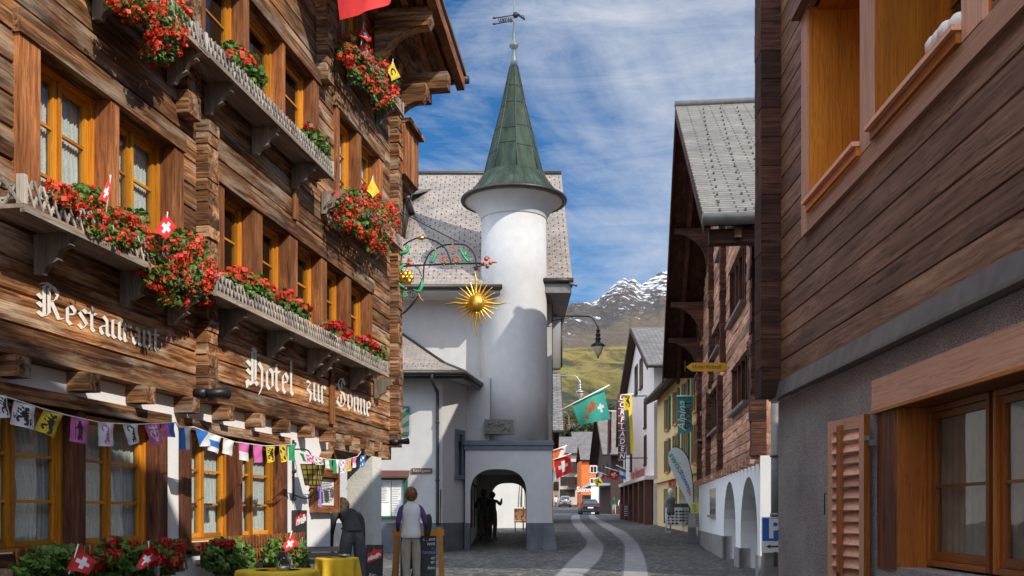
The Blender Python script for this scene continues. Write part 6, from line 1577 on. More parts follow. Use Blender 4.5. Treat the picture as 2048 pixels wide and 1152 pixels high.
# ------------------------------------------------------------------ houses along the street
def gable_house(label,P,D0,D1,depth,ze,zr_,wall,roof,wins,over=(.8,.8),shut=None,frame='darkwood',cat='house',name='town_house',ridge='gable',verge='darkwood',zb0=None,pane='dglass',group=None):
    t=thing(name,label,cat,P.M,group); u0,u1=P.uD(D0),P.uD(D1); um=(u0+u1)/2; g=(gz(D0) if zb0 is None else zb0)-.3; oe,ov=over
    mb=MB()
    if ridge=='gable':
        mb.prism([P.L(u0,0,g),P.L(u1,0,g),P.L(u1,0,ze),P.L(um,0,zr_),P.L(u0,0,ze)],P.L(0,-depth,0))
    else: mb.box(P.L(u0,0,g),P.L(u1,-depth,ze))
    mb.build('wall',M[wall],t)
    mb=MB(); th=.14
    def q(pts,mat):
        P_=[P.L(*p) for p in pts]; ux=(P_[1]-P_[0]).normalized(); nn=ux.cross(P_[-1]-P_[0]).normalized(); uy=nn.cross(ux)
        mb.add(P_,[(0,1,2,3)],mat,.5,[[((p-P_[0]).dot(ux)+20,(p-P_[0]).dot(uy)+3) for p in P_]])
    if ridge=='gable':
        sl=(zr_-ze)/(um-u0)
        for s,(a,b) in ((1,(u0-oe,um)),(-1,(u1+oe,um))):
            za=ze-oe*sl+.05; zc=zr_+.05
            q([(a,ov,za+th),(a,-depth-.5,za+th),(b,-depth-.5,zc+th),(b,ov,zc+th)],0)
            mb.prism([P.L(a,ov,za),P.L(b,ov,zc),P.L(b,ov,zc+th-.004),P.L(a,ov,za+th-.004)],P.L(0,-(ov+depth+.5),0),1)
            mb.prism([P.L(a,ov+.05,za-.12),P.L(b,ov+.05,zc-.12),P.L(b,ov+.05,zc+th+.01),P.L(a,ov+.05,za+th+.01)],P.L(0,-.049,0),1)
        mb.tube([P.L(u0-oe-.05,ov,ze-oe*sl+.1),P.L(u0-oe-.05,-depth-.5,ze-oe*sl+.1)],.08,8,2)
    else:
        om=-depth/2; sl=(zr_-ze)/(depth/2)
        q([(u0-ov,oe,ze-oe*sl+.1+th),(u1+ov,oe,ze-oe*sl+.1+th),(u1+ov,om,zr_+.1+th),(u0-ov,om,zr_+.1+th)],0)
        q([(u1+ov,-depth-oe,ze-oe*sl+.1+th),(u0-ov,-depth-oe,ze-oe*sl+.1+th),(u0-ov,om,zr_+.1+th),(u1+ov,om,zr_+.1+th)],0)
        for e,(oa,ob) in ((0,(oe,om)),(1,(-depth-oe,om))):
            mb.prism([P.L(u0-ov,oa,ze-oe*sl),P.L(u0-ov,ob,zr_),P.L(u0-ov,ob,zr_+.1+th-.004),P.L(u0-ov,oa,ze-oe*sl+.1+th-.004)],P.L(u1-u0+2*ov,0,0),1)
        mb.tube([P.L(u0-ov,oe+.05,ze-oe*sl+.15),P.L(u1+ov,oe+.05,ze-oe*sl+.15)],.09,8,2)
    mb.build('roof',[M[roof],M[verge],M['dark_metal']],t,fix=False)
    for (dc,w,z0,z1) in wins:
        u=P.uD(dc); mb=MB(); e=.05
        lbox(mb,P,u-w/2-.1,u-w/2,-.05,e,z0-.1,z1+.12); lbox(mb,P,u+w/2,u+w/2+.1,-.05,e,z0-.1,z1+.12); lbox(mb,P,u-w/2,u+w/2,-.05,e,z1,z1+.12); lbox(mb,P,u-w/2-.02,u+w/2+.02,-.05,e+.05,z0-.1,z0)
        lbox(mb,P,u-.03,u+.03,.0,.035,z0,z1); wn=mb.build('window',M[frame],t)
        mb=MB(); mb.quad(P.L(u-w/2,.02,z0),P.L(u+w/2,.02,z0),P.L(u+w/2,.02,z1),P.L(u-w/2,.02,z1)); mb.build('pane',M[pane],wn)
        if shut:
            mb=MB()
            for s in (-1,1): lbox(mb,P,u+s*(w/2+.12),u+s*(w/2+.12+w*.5),.01,.07,z0-.05,z1+.05)
            pieces(mb,'shutter',M[shut],wn)
    return t
WP=Pl(6.07,.026,-1); wi=lambda x,y=HOR,o=0:WP.hit(x,y,o)
wh=gable_house('white gabled house with a steep dark verge and a shop behind brown pillars',WP,52.3,69,9,9.1,12.3,'palewall','slate_far',
  [(58.6,1.5,8.6,10.2),(61.6,1.5,8.6,10.2),(56.4,1.0,6.1,7.6),(65.,1.0,6.1,7.6),(56.4,1.0,4.0,5.5),(65.,1.0,4.0,5.5)],(1.2,.45))
mb=MB(); lbox(mb,WP,WP.uD(52.3),WP.uD(69),.0,.5,3.0,3.2); mb.build('shop_ledge',M['palewall'],wh)
mb=MB(); lbox(mb,WP,WP.uD(52.5),WP.uD(68.8),.01,.04,.9,3.0); mb.build('shop_window',M['dglass'],wh)
for k in range(6):
    mb=MB(); D=52.6+k*3.1; lbox(mb,WP,WP.uD(D),WP.uD(D)+.7,.05,.45,.4,2.99); mb.build('pillar',M['brownpaint'],wh)
mb=MB(); fn=lambda a,b:WP.L(WP.uD(61)-a,.04,3.65+b)
put_text(mb,'Hotel Alpenhotel',fn,.95,0,bold=.02,sx=1.25); mb.build('shop_lettering',M['redtext'],wh)
YP=Pl(5.9,.031,-1)
yh=gable_house('yellow house with two rows of green shuttered windows beside the log chalet',YP,36.3,51.6,9,7.1,9.2,'ochre','slate_far',
  [(38.4,.9,5.2,6.6),(41.2,.9,5.2,6.6),(44.1,.9,5.2,6.6),(47.2,.9,5.2,6.6),(38.4,.9,3.2,4.65),(41.2,.9,3.2,4.65),(44.1,.9,3.2,4.65),(47.2,.9,3.2,4.65)],(.55,.3),'greenwood','orange2',ridge='eave')
mb=MB(); lbox(mb,YP,YP.uD(36.3),YP.uD(51.6),.0,.18,2.75,2.95); mb.build('shop_ledge',M['ochre'],yh)
mb=MB(); 
for a,b in ((37,39.2),(40,43),(44,48.5)): lbox(mb,YP,YP.uD(a),YP.uD(b),.01,.05,.75,2.4)
mb.build('shop_window',M['dglass'],yh)
mb=MB(); put_text(mb,'MODE',lambda a,b:YP.L(YP.uD(45.5)-a,.06,2.58+b),.5,0,bold=.02,sx=1.6); mb.build('shop_lettering',M['redtext'],yh)
# deeper part of the street
RP=Pl(1.7,.0917,-1)
gable_house('brown house with grey roof in the row beyond the white house',RP,72,86,8,7.2,10.4,'beige','slate_far',[(74,1.,4.6,5.9),(78,1.,4.6,5.9)],(.7,.6))
r1=gable_house('dark narrow gabled house with light slate roof farther up the right side of the street',Pl(8.8,.011,-1),100,118,8,7.4,12.2,'darkwood','slate_light',[(104,1.2,5,6.4),(109,1.2,5,6.4),(114,1.2,5,6.4)],(1.,.9))
mb=MB(); P_=Pl(8.8,.011,-1); lbox(mb,P_,P_.uD(101),P_.uD(114),0,2.0,4.0,4.25); mb.build('entrance_canopy',M['white'],r1); mb=MB(); lbox(mb,P_,P_.uD(101.1),P_.uD(101.5),1.1,1.9,1,3.99); mb.build('canopy_pillar',M['white'],r1)
LPn=Pl(.95,.024,+1)
l1=gable_house('amber house with dark slate roof behind the round tower',LPn,55,68,8,5.9,9.6,'orange2','slate_far',[(58,1.,3.2,4.5),(62,1.,3.2,4.5)],(.6,.55))
# far end, facades facing the camera
class FP(LP):
    def __init__(s,X,Y): super().__init__(TR(X,Y,0)); s.m=1; s.Y=Y; s.X=X
    def uD(s,x): return x-s.X
def end_house(label,x0,x1,D,ze,zr_,wall,roof,wins,**k):
    P=FP(at(x0,0,D).x,D); a,b=at(x0,0,D).x,at(x1,0,D).x
    return P,gable_house(label,P,a,b,10,ze,zr_,wall,roof,[(at(x,0,D).x,w,zb(y1,D),zb(y0,D)) for x,y0,y1,w in wins],zb0=gz(D)-1,**k)
D=150
P,oh=end_house('bright orange house at the far end of the street',1163,1192,D,zb(920,D),zb(886,D)-.0,'orange_wall','slate_far',[(1187,933,945,.9),(1187,958,971,.9)],over=(.4,.2),frame='white',ridge='eave')
mb=MB(); put_text(mb,'Sunne',lambda a,b:P.L(at(1171,0,D).x-P.X+a,.05,zb(979,D)+b),1.1,0,bold=.02); mb.build('lettering',M['white'],oh)
mb=MB(); lbox(mb,P,.1,1.6,.02,.05,2.2,zb(990,D)); mb.build('garage_door',M['dglass'],oh)
D=172
P,b1_=end_house('beige three storey house with balconies at the far left end of the street',1118,1160,D,zb(905,D),zb(872,D),'beige','slate_far',[(1128,925,940,1.),(1142,925,940,1.),(1154,925,940,1.),(1128,955,970,1.),(1142,955,970,1.),(1154,955,970,1.),(1128,980,992,1.2),(1142,980,992,1.2)],over=(.6,.4),ridge='eave')
for y in (944,974):
    mb=MB(); lbox(mb,P,1.6,3.4,.02,.8,zb(y,D),zb(y,D)+.12); 
    for k in range(13): lbox(mb,P,1.62+k*.145,1.65+k*.145,.74,.78,zb(y,D)+.12,zb(y,D)+1.0)
    mb.build('balcony',M['darkwood'],b1_)
end_house('grey house with pale roof between the orange house and the dark gabled house',1150,1186,185,zb(890,185),zb(862,185),'beige','slate_far',[(1176,895,905,1.)],over=(.5,.4),ridge='eave')
end_house('cream house partly hidden at the end behind the tower',1085,1118,160,zb(915,160),zb(885,160),'cream','slate_red',[(1110,940,955,1.),(1110,965,980,1.)],over=(.5,.4),ridge='eave')
for lab,x0,x1,y0,y1,D,c in (('small house with red tiled roof on the slope above the street',1168,1188,872,888,260,'slate_red'),('small grey roofed house on the slope above the beige house',1130,1152,868,884,255,'slate_far'),('second small grey roofed house higher on the slope',1146,1170,854,868,300,'slate_far')):
    end_house(lab,x0,x1,D,zb(y1,D),zb(y0,D),'palewall',c,[((x0*2+x1)/3,y1+2,y1+8,1.2),((x0+2*x1)/3,y1+2,y1+8,1.2)],over=(.6,.5),ridge='eave',group='houses on the slope')
# ------------------------------------------------------------------ banners, flags and boards in the street
def hang(label,name,cat,corners,D,mats,pat,pole=None,amp=.06,group=None,n=30,pr=.03,dz=0,waves=1.3):
    c=[at(x,y,D+d*.15) for d,(x,y) in enumerate(corners)]; t=thing(name,label,cat,Matrix.Translation(c[0]),group)
    mb=MB(); cloth(mb,[p-c[0] for p in c],pat,n,amp,waves); mb.build('flag_cloth',[M[m] for m in mats],t,fix=False)
    if pole: mb=MB(); mb.tube([at(x,y,D-.02)-c[0] for x,y in pole],pr,6); mb.build('flag_pole',M['offwhite'],t)
    return t
def green_pat(s,t):
    if (abs(s-.80)<.035 and abs(t-.42)<.14) or (abs(s-.80)<.09 and abs(t-.44)<.045): return 2
    x=s-.47; y=t-.45; a=x*.77-y*.64*.8; b=x*.64+y*.77
    if abs(x*.8-y*.6+.02)<.07+.05*math.sin(9*(x+y)) and abs(x*.6+y*.8)<.32: return 1
    if math.hypot(s-.35,t-.62)<.05 or math.hypot(s-.55,t-.74)<.06 or math.hypot(s-.3,t-.42)<.04: return 1
    return 0
hang('green flag with a brown figure and a white cross on a slanting white pole','street_flag','flag',[(1144,808),(1208,777),(1220,838),(1158,850)],44,['teal','copper_red','white'],green_pat,[(1102,830),(1219,770)],.05)
hang('Swiss flag hanging over the street beside the round tower','street_flag','flag',[(1108,920),(1141,909),(1144,944),(1113,957)],52,RW,swiss,[(1100,922),(1143,907)],.04)
hang('orange and white flag behind the Swiss flag beside the tower','street_flag','flag',[(1103,902),(1132,893),(1128,930),(1106,968)],54,['orange_wall','white'],lambda s,t:1 if abs(s-t)<.25 else 0,[(1099,904),(1134,891)],.06)
hang('long dark red banner hanging on the right side of the street','banner','banner',[(1216,822),(1224,822),(1222,905),(1215,912)],82,['maroon','white'],lambda s,t:0,[(1214,822),(1232,822)],.08)
hang('yellow and black banner with a black bear in its top field','banner','banner',[(1246,790),(1264,790),(1268,905),(1254,912)],49.5,['yellow','black','navy'],lambda s,t:(1 if bmp(BEAR,.2,.8,.80,.97)(s,t) else (2 if (t<.76 and s<.5) else 0)),[(1242,790),(1266,788)],.06,n=44)
hang('teal swallow tailed banner reading Alpina SPORT','banner','banner',[(1355,793),(1385,793),(1384,864),(1356,868)],35.8,['teal','white'],lambda s,t:0,[(1353,792),(1392,792)],.015)
b=[o for o in bpy.data.objects if o.name.startswith('banner') and o.get('label','').startswith('teal')][0]; b0_=b.matrix_world.translation.copy()
mb=MB(); put_text(mb,'Alpina',lambda x,y:at(1364,832,35.55)-b0_+Vector((-y,0,x)),.42,0,shear=.3); put_text(mb,'SPORT',lambda x,y:at(1377,830,35.55)-b0_+Vector((-y,0,x)),.34,1,bold=.01); mb.build('banner_text',[M['white'],M['maroon']],b)
hang('Swiss flag in the cluster of flags above the right pavement','street_flag','flag',[(1222,938),(1241,944),(1236,962),(1216,956)],70,RW,swiss,[(1210,934),(1246,946)],.06,'flags above the right pavement')
hang('blue and white flag in the cluster above the right pavement','street_flag','flag',[(1240,934),(1255,940),(1252,960),(1238,955)],69,['blue','white'],band,[(1232,930),(1258,942)],.06,'flags above the right pavement')
hang('yellow flag with a black beast by the orange house','street_flag','flag',[(1186,960),(1200,953),(1206,966),(1194,975)],95,['yellow','black'],I(bmp(BEAR,.1,.9,.1,.9)),[(1184,962),(1202,951)],.06)
hang('small white and red flag between the yellow flag and the Swiss flag','street_flag','flag',[(1198,945),(1212,949),(1208,960),(1196,956)],80,['white','red'],half,[(1194,943),(1214,950)],.06)
# vertical shop sign
D=51; t=thing('shop_sign','tall maroon vertical shop sign spelling DORFLADEN in white letters','shop sign',Matrix.Translation(at(1244,855,D)))
zt0,zt1=zb(920,D)-zb(855,D),zb(788,D)-zb(855,D); w=.20; mb=MB(); mb.box((-w,-.05,zt0),(w,.05,zt1)); mb.build('panel',M['maroon'],t)
mb=MB()
for k,chr_ in enumerate('DORFLADEN'):
    z=zt1-(k+.5)*(zt1-zt0)/9; put_text(mb,chr_,lambda a,b:Vector((a,-.055,z+b)),.36,0,bold=.008,shear=.15); mb.box((-w,-.053,z-(zt1-zt0)/18-.012),(w,-.051,z-(zt1-zt0)/18+.012))
mb.build('lettering',M['white'],t)
mb=MB(); mb.tube([(0,.0,zt1-.1),(1.3,.0,zt1-.1)],.03,6); mb.tube([(0,0,zt0+.1),(1.3,0,zt0+.1)],.03,6); mb.build('sign_bracket',M['iron'],t)
# feather flag on a stone foot
D=36.5; c=at(1388,1040,D); t=thing('feather_flag','white teardrop feather flag with teal and blue lettering','banner',Matrix.Translation(c)); q=lambda x,y,d=0:at(x,y,D+d)-c
mb=MB(); edge=[(1386,1026),(1386,985),(1383,950),(1377,922),(1368,905),(1356,896),(1346,896),(1338,904),(1336,916),(1339,932),(1350,955),(1368,992)]
e2=[tuple(v) for v in curve([q(*p) for p in edge]+[q(*edge[0])],4)[:-1]]; mb.flat(e2); mb.build('flag_cloth',M['white'],t,fix=False)
mb=MB(); mb.tube(curve([q(1388,1086),q(1387,1026),q(1387,985),q(1384,950),q(1378,921),q(1368,903),q(1355,894),q(1345,894)]),.018,6); mb.build('flag_pole',M['black'],t)
mb=MB(); put_text(mb,'swiss',lambda a,b:q(1352,925,-.04)+Vector((a*.5+b*.8,0,-a*.85+b*.45)),.4,0,shear=.2); put_text(mb,'tomm',lambda a,b:q(1371,962,-.04)+Vector((a*.42+b*.8,0,-a*.9+b*.4)),.30,1); put_text(mb,'ski',lambda a,b:q(1379,985,-.04)+Vector((a*.42+b*.8,0,-a*.9+b*.4)),.24,2); mb.build('flag_lettering',[M['teal'],M['blue'],M['pink']],t)
p=on_ground(1384,1087); mb=MB(); 
def frustum(mb,x,y,z,a,b,h,mat=0): mb.lathe([(a*1.41,z),(b*1.41,z+h)],4,(x,y,0),mat,.5,False,PI/4)
frustum(mb,0,0,0,.17,.12,.55,0); frustum(mb,0,0,.551,.125,.09,.5,1); o=mb.build('stone_bollard',[M['stone'],M['granite']],None,TR(p.x,p.y,p.z)); tag(o,'tapered stone bollard at the far corner of the log chalet, below the feather flag','bollard')
mb=MB(); mb.box((-.14,-.01,-.19),(.14,.0,.19)); 
for k in range(5): mb.box((-.09,-.014,.1-k*.06),(.09-R.uniform(0,.05),-.011,.12-k*.06),1)
o=mb.build('notice_sheet',[M['limepaper'],M['shutgrey']],None,TR(at(1390,0,36.2).x,36.2,zb(1016,36.2))); tag(o,'lime yellow notice sheet below the feather flag','notice')
# shop boards
def a_board(label,x,y,w,h,fm,pm,rz=0,lean=.22,group=None,fill=None):
    p=on_ground(x,y); t=thing('pavement_board',label,'signboard',TR(p.x,p.y,p.z,rz),group); 
    for s in (-1,1):
        for o in (-1,1): mb=MB(); mb.tube([(s*w/2,o*lean,0),(s*w/2*.96,o*.02,h)],.022,6); mb.build('leg',M[fm],t)
    mb=MB(); f=lambda a,z:Vector((a,-lean+(lean-.02)*z/h-.01,z)); mb.prism([f(-w/2,h*.22),f(w/2,h*.22),f(w/2*.97,h*.98),f(-w/2*.97,h*.98)],(0,.015,0)); mb.build('panel',M[pm],t)
    mb=MB(); 
    for z0,z1 in ((.2,.235),(.96,1.0)): mb.prism([f(-w/2-.02,h*z0)-Vector((0,.01,0)),f(w/2+.02,h*z0)-Vector((0,.01,0)),f(w/2+.02,h*z1)-Vector((0,.01,0)),f(-w/2-.02,h*z1)-Vector((0,.01,0))],(0,.03,0))
    mb.build('frame',M[fm],t); mb=MB(); fill(mb,f,w,h); mb.build('print',[M['black'],M['white'],M['navy'],M['redtext']],t); return t
def shoes(mb,f,w,h):
    for r in range(5):
        for k in range(4 if r else 3):
            c=f(-w*.33+k*w*.22,h*(.32+r*.125))-Vector((0,.012,0)); mb.ball(c,.05,7,0 if R.random()<.7 else 2,.5,(1.25,.1,.6+.4*R.random()))
    mb.prism([f(-w/2,h*.99)-Vector((0,.01,0)),f(w/2,h*.99)-Vector((0,.01,0)),f(w/2,h*1.16)-Vector((0,.01,0)),f(-w/2,h*1.16)-Vector((0,.01,0))],(0,.02,0),2)
a_board('white pavement board with rows of shoe pictures in front of the yellow house',1349,1062,.72,1.0,'white','paper',-.1,fill=shoes)
def scrib(mb,f,w,h):
    for k in range(6): 
        z=h*(.3+k*.11); mb.prism([f(-w*.3,z)-Vector((0,.012,0)),f(w*R.uniform(0,.35),z)-Vector((0,.012,0)),f(w*.2,z+.03)-Vector((0,.012,0)),f(-w*.3,z+.03)-Vector((0,.012,0))],(0,.002,0),1)
a_board('red framed chalkboard nearer the pillars of the shop',1276,1042,.85,1.1,'redtext','board',-.2,fill=scrib,group='red framed chalkboards outside the shop')
a_board('red framed chalkboard farther from the pillars, on the left',1255,1041,.75,1.05,'redtext','board',-.1,fill=scrib,group='red framed chalkboards outside the shop')
p=Vector((at(1341,0,40.3).x,40.3,gz(40.3))); t=thing('shop_mannequin','headless looking shop mannequin with pale head and grey top behind the white shoe board','mannequin',TR(p.x,p.y,p.z))
t['label']='shop mannequin with pale round head and grey top behind the white shoe board'
mb=MB(); mb.lathe([(.17,.75),(.16,.9),(.14,1.05),(.19,1.25),(.21,1.35),(.13,1.43),(.05,1.45)],14); mb.build('torso',M['shutgrey'],t)
mb=MB(); mb.lathe([(.05,1.43),(.05,1.5),(.09,1.56),(.11,1.66),(.08,1.76),(0,1.79)],12); mb.build('head',M['offwhite'],t)
mb=MB(); mb.tube([(0,0,0),(0,0,.76)],.03,8); mb.lathe([(.2,0),(.2,.03),(0,.03)],14); mb.build('stand',M['steel'],t)
# ------------------------------------------------------------------ cars
def car(label,x,y,D,paint,suv=True,L=4.5,W=1.9,Hh=1.62,rz=0):
    Xc=at(x,0,D).x; t=thing('parked_car',label,'car',TR(Xc,D,gz(D)+.0,rz)); 
    sec=[(0,.42,.55,.80,.78),(.06,.32,.6,.98,.90),(.18,.28,.62,1.02,.94),(.75,.25,.62,1.02,.97),(2.2,.24,.6,1.0,1.),(3.3,.25,.6,.95,.98),(4.1,.28,.58,.85,.93),(4.42,.34,.52,.72,.8)]
    mb=MB(); vs=[]; k=8
    for yy,zb_,zm,zt,w in sec:
        h=W/2*w; vs+= [Vector((-h*.9,yy,zb_)),Vector((-h,yy,zb_+.12)),Vector((-h,yy,zm+.05)),Vector((-h*.93,yy,zt)),Vector((h*.93,yy,zt)),Vector((h,yy,zm+.05)),Vector((h,yy,zb_+.12)),Vector((h*.9,yy,zb_))]
    n=len(sec); fs=[(i*k+j,i*k+(j+1)%k,(i+1)*k+(j+1)%k,(i+1)*k+j) for i in range(n-1) for j in range(k)]+[tuple(range(k)),tuple((n-1)*k+j for j in range(k))]
    mb.add(vs,fs,0,.5,None,False)
    rf_=[(.12,1.0,.80),(.45,Hh-.10,.66),(.75,Hh-.02,.66),(1.5,Hh,.67),(2.3,Hh-.06,.65),(3.1,1.0,.78)]
    vs=[];
    for yy,z,w in rf_: h=W/2*w; vs+=[Vector((-W/2*.84,yy,.98)),Vector((-h,yy,z-.05)),Vector((-h*.86,yy,z)),Vector((h*.86,yy,z)),Vector((h,yy,z-.05)),Vector((W/2*.84,yy,.98))]
    k=6;n=len(rf_); fs=[(i*k+j,i*k+j+1,(i+1)*k+j+1,(i+1)*k+j) for i in range(n-1) for j in range(k-1)]+[tuple(range(6)),tuple((n-1)*6+j for j in range(6))]
    mb.add(vs,fs,0,.5,None,False); body_=mb.build('body',M[paint],t)
    sb=body_.modifiers.new('b','BEVEL'); sb.width=.05; sb.segments=2; sb.limit_method='ANGLE'
    mb=MB(); h=W/2; mb.quad((-h*.70,.135,1.06),(h*.70,.135,1.06),(h*.58,.40,Hh-.16),(-h*.58,.40,Hh-.16)); mb.build('rear_window',M['dglass'],t,fix=False)
    for s in (-1,1):
        mb=MB(); mb.add([(s*h*.86,.5,1.04),(s*h*.86,2.7,1.04),(s*h*.71,2.2,Hh-.16),(s*h*.705,.75,Hh-.13)],[(0,1,2,3)]); mb.build('side_window',M['dglass'],t,fix=False)
        mb=MB(); mb.box((s*h*.62,-.02,.78),(s*h*.93,.12,.98)); mb.build('tail_lamp',M['lampred'],t)
        mb=MB(); mb.box((s*h*1.0,2.75,.98),(s*h*1.16,2.85,1.12)); mb.build('mirror',M[paint],t)
        for yy in (.85,3.55):
            mb=MB(); T=Matrix.Translation((s*(h-.12),yy,.33))@Matrix.Rotation(PI/2,4,'Y'); mb.lathe([(.2,-.11),(.33,-.11),(.34,0),(.33,.11),(.2,.11)],20,T=T); w_=mb.build('wheel',M['tyre'],t)
            mb=MB(); mb.lathe([(0,.09*s),(.2,.1*s),(.21,.06*s)],14,T=T); mb.build('rim',M['steel'],w_)
    mb=MB(); mb.box((-.27,-.035,.62),(.27,-.02,.74)); mb.build('number_plate',M['white'],t)
    mb=MB(); mb.box((-h*.86,-.06,.34),(h*.86,.05,.52)); mb.build('bumper',M['black'],t)
    return t
car('black estate car seen from behind, driving up the street',1181,1025,96,'carblack',Hh=1.5)
car('silver grey off road car seen from behind at the far left of the street',1131,1013,146,'carsilver',Hh=1.72,W=1.8)
t=[o for o in bpy.data.objects if o.get('label','').startswith('silver grey')][0]
mb=MB(); mb.lathe([(.0,0),(.3,.0),(.33,.08),(.3,.16),(0,.16)],20,T=Matrix.Translation((0,-.06,.88))@Matrix.Rotation(PI/2,4,'X')); mb.build('spare_wheel',M['carsilver'],t)
# ------------------------------------------------------------------ things seen through the arch
mb=MB(); mb.prism([(-3.2,0,-.3),(2.6,0,-.3),(2.6,0,4.2),(-3.2,0,4.2)],(0,.4,0)); o=mb.build('courtyard_wall',M['bright_plaster'],None,TR(-1.4,46.6,gz(46.6))); tag(o,'pale courtyard wall seen through the arched passage','wall')
p=at(1041,0,43.5); t=thing('garden_parasol','folded white parasol seen through the arch','parasol',TR(p.x+.12,43.5,gz(43.5))); mb=MB(); mb.tube([(0,0,0),(0,0,2.7)],.03,8); mb.build('pole',M['plank_z'],t)
mb=MB(); n=18; mb.add([Vector((.22*(1 if k%2 else .6)*math.cos(2*PI*k/n)*f,.22*(1 if k%2 else .6)*math.sin(2*PI*k/n)*f,z)) for f,z in ((.3,2.6),(.7,2.1),(1.,1.5),(1.1,1.0)) for k in range(n)],[(i*n+k,i*n+(k+1)%n,(i+1)*n+(k+1)%n,(i+1)*n+k) for i in range(3) for k in range(n)]); mb.build('folded_canopy',M['vest'],t,fix=False)
p=at(1037,0,42.2); t=thing('wicker_chair','brown wicker chair seen through the arch','chair',TR(p.x+.1,42.2,gz(42.2))); mb=MB(); mb.box((-.28,-.25,.36),(.28,.25,.44)); mb.build('seat',M['log_y'],t); mb=MB(); mb.box((-.28,.2,.45),(.28,.26,.95)); mb.build('backrest',M['log_y'],t)
for sx in (-1,1):
    for sy in (-1,1): mb=MB(); mb.tube([(sx*.24,sy*.2,0),(sx*.24,sy*.2,.36)],.025,6); mb.build('leg',M['log_z'],t)
# ------------------------------------------------------------------ ground, tracks, pavement
mb=MB(); ys=sorted({-60,-20,0,10,18,24,31,35,40,50,60,73,85,97,120,150,175,200,215}); xs=[-500,-120,-40,-15,0,15,40,120,500]
vs=[(x,y,gz(y)) for y in ys for x in xs]; n=len(xs); mb.add(vs,[(j*n+i,j*n+i+1,(j+1)*n+i+1,(j+1)*n+i) for j in range(len(ys)-1) for i in range(n-1)])
o=mb.build('street_ground',M['cobble']); tag(o,kind='structure')
def ribbon(pairs):
    out=[]
    L_=[on_ground(a,y) for a,_,y in pairs]; R_=[on_ground(b,y) for _,b,y in pairs]
    ext=lambda Q: [Q[0]+(Q[0]-Q[1]).normalized()*12]+Q
    L_,R_=ext(L_),ext(R_)
    L2=curve(L_,10); R2=curve(R_,10); return L2,R2
TRK=[[(1113,1166,1152),(1145,1199,1118),(1171,1206,1094),(1174,1199,1082),(1163,1187,1069),(1148,1169,1051),(1142,1160,1038),(1146,1159,1030)],
     [(1247,1296,1152),(1250,1288,1118),(1250,1278,1094),(1243,1270,1082),(1228,1256,1069),(1200,1222,1051),(1182,1197,1038),(1177,1188,1030)]]
for tr in TRK:
    L2,R2=ribbon(tr)
    for nm,mt,e,dz in (('wheel_track','granite',0,.012),('track_edge','stone',.05,.007)):
        mb=MB(); vs=[]; 
        for a,b in zip(L2,R2):
            d=(b-a).normalized()*e; a2,b2=a-d,b+d; vs+=[Vector((a2.x,a2.y,gz(a2.y)+dz)),Vector((b2.x,b2.y,gz(b2.y)+dz))]
        mb.add(vs,[(2*i,2*i+1,2*i+3,2*i+2) for i in range(len(L2)-1)]); o=mb.build(nm,M[mt]); tag(o,kind='structure')
# ------------------------------------------------------------------ mountains
from mathutils import noise as NZ
def lerp(tab,x):
    if x<=tab[0][0]: return tab[0][1]
    for (a,p),(b,q) in zip(tab,tab[1:]):
        if x<=b: f=(x-a)/(b-a); return p+(q-p)*f
    return tab[-1][1]
SKY=[(-1500,760),(-400,720),(300,700),(800,672),(1000,648),(1110,628),(1126,622),(1150,612),(1170,607),(1195,598),(1215,580),(1235,563),(1250,556),(1258,561),(1266,556),(1280,570),(1292,566),(1306,556),(1322,546),(1345,540),(1400,560),(1600,600),(2100,640),(3500,740)]
ROW=[(200,1002),(240,950),(290,890),(360,836),(500,790),(700,745),(1000,705)]
def terr(px,Y):
    if Y<=1000: y=lerp(ROW,Y)
    else:
        f=min(1,(Y-1000)/1700); f=f*f*(3-2*f)*.35+f*.65; y=705+(lerp(SKY,px)-705)*f
    X=(px-1024)/F*Y; z=EYE+(HOR-y)/F*Y
    s=Y/2000
    if Y>=235:
        nv=NZ.fractal(Vector((X*.006,Y*.006,3)),1.,2.,5)*6*min(1,(Y-230)/300)
        if Y>1000: nv+=(NZ.hetero_terrain(Vector((X*.0045,Y*.003,1)),.9,2.1,6,.6)-1.1)*26*min(1,(Y-1000)/900)*(1-.75*max(0,(Y-2350)/350))
        z+=nv
    if Y>2700: z=EYE+(HOR-lerp(SKY,px))/F*2700-(Y-2700)*.5+8*NZ.fractal(Vector((X*.01,Y*.01,3)),1.,2.,4)
    return Vector((X,Y,z))
mb=MB(); pxs=list(range(-1500,900,120))+list(range(900,1090,14))+[1090+3*i for i in range(95)]+list(range(1376,1600,18))+list(range(1600,3500,120))
Ys=[200,215,230,250,275,300,330,365,400,450,500,560,620,690,760,840,920]+[1000+34*i for i in range(51)]+[2760,2900,3200]
vs=[terr(p,y) for y in Ys for p in pxs]; n=len(pxs)
mb.add(vs,[(j*n+i,j*n+i+1,(j+1)*n+i+1,(j+1)*n+i) for j in range(len(Ys)-1) for i in range(n-1)],0,.5,None,True)
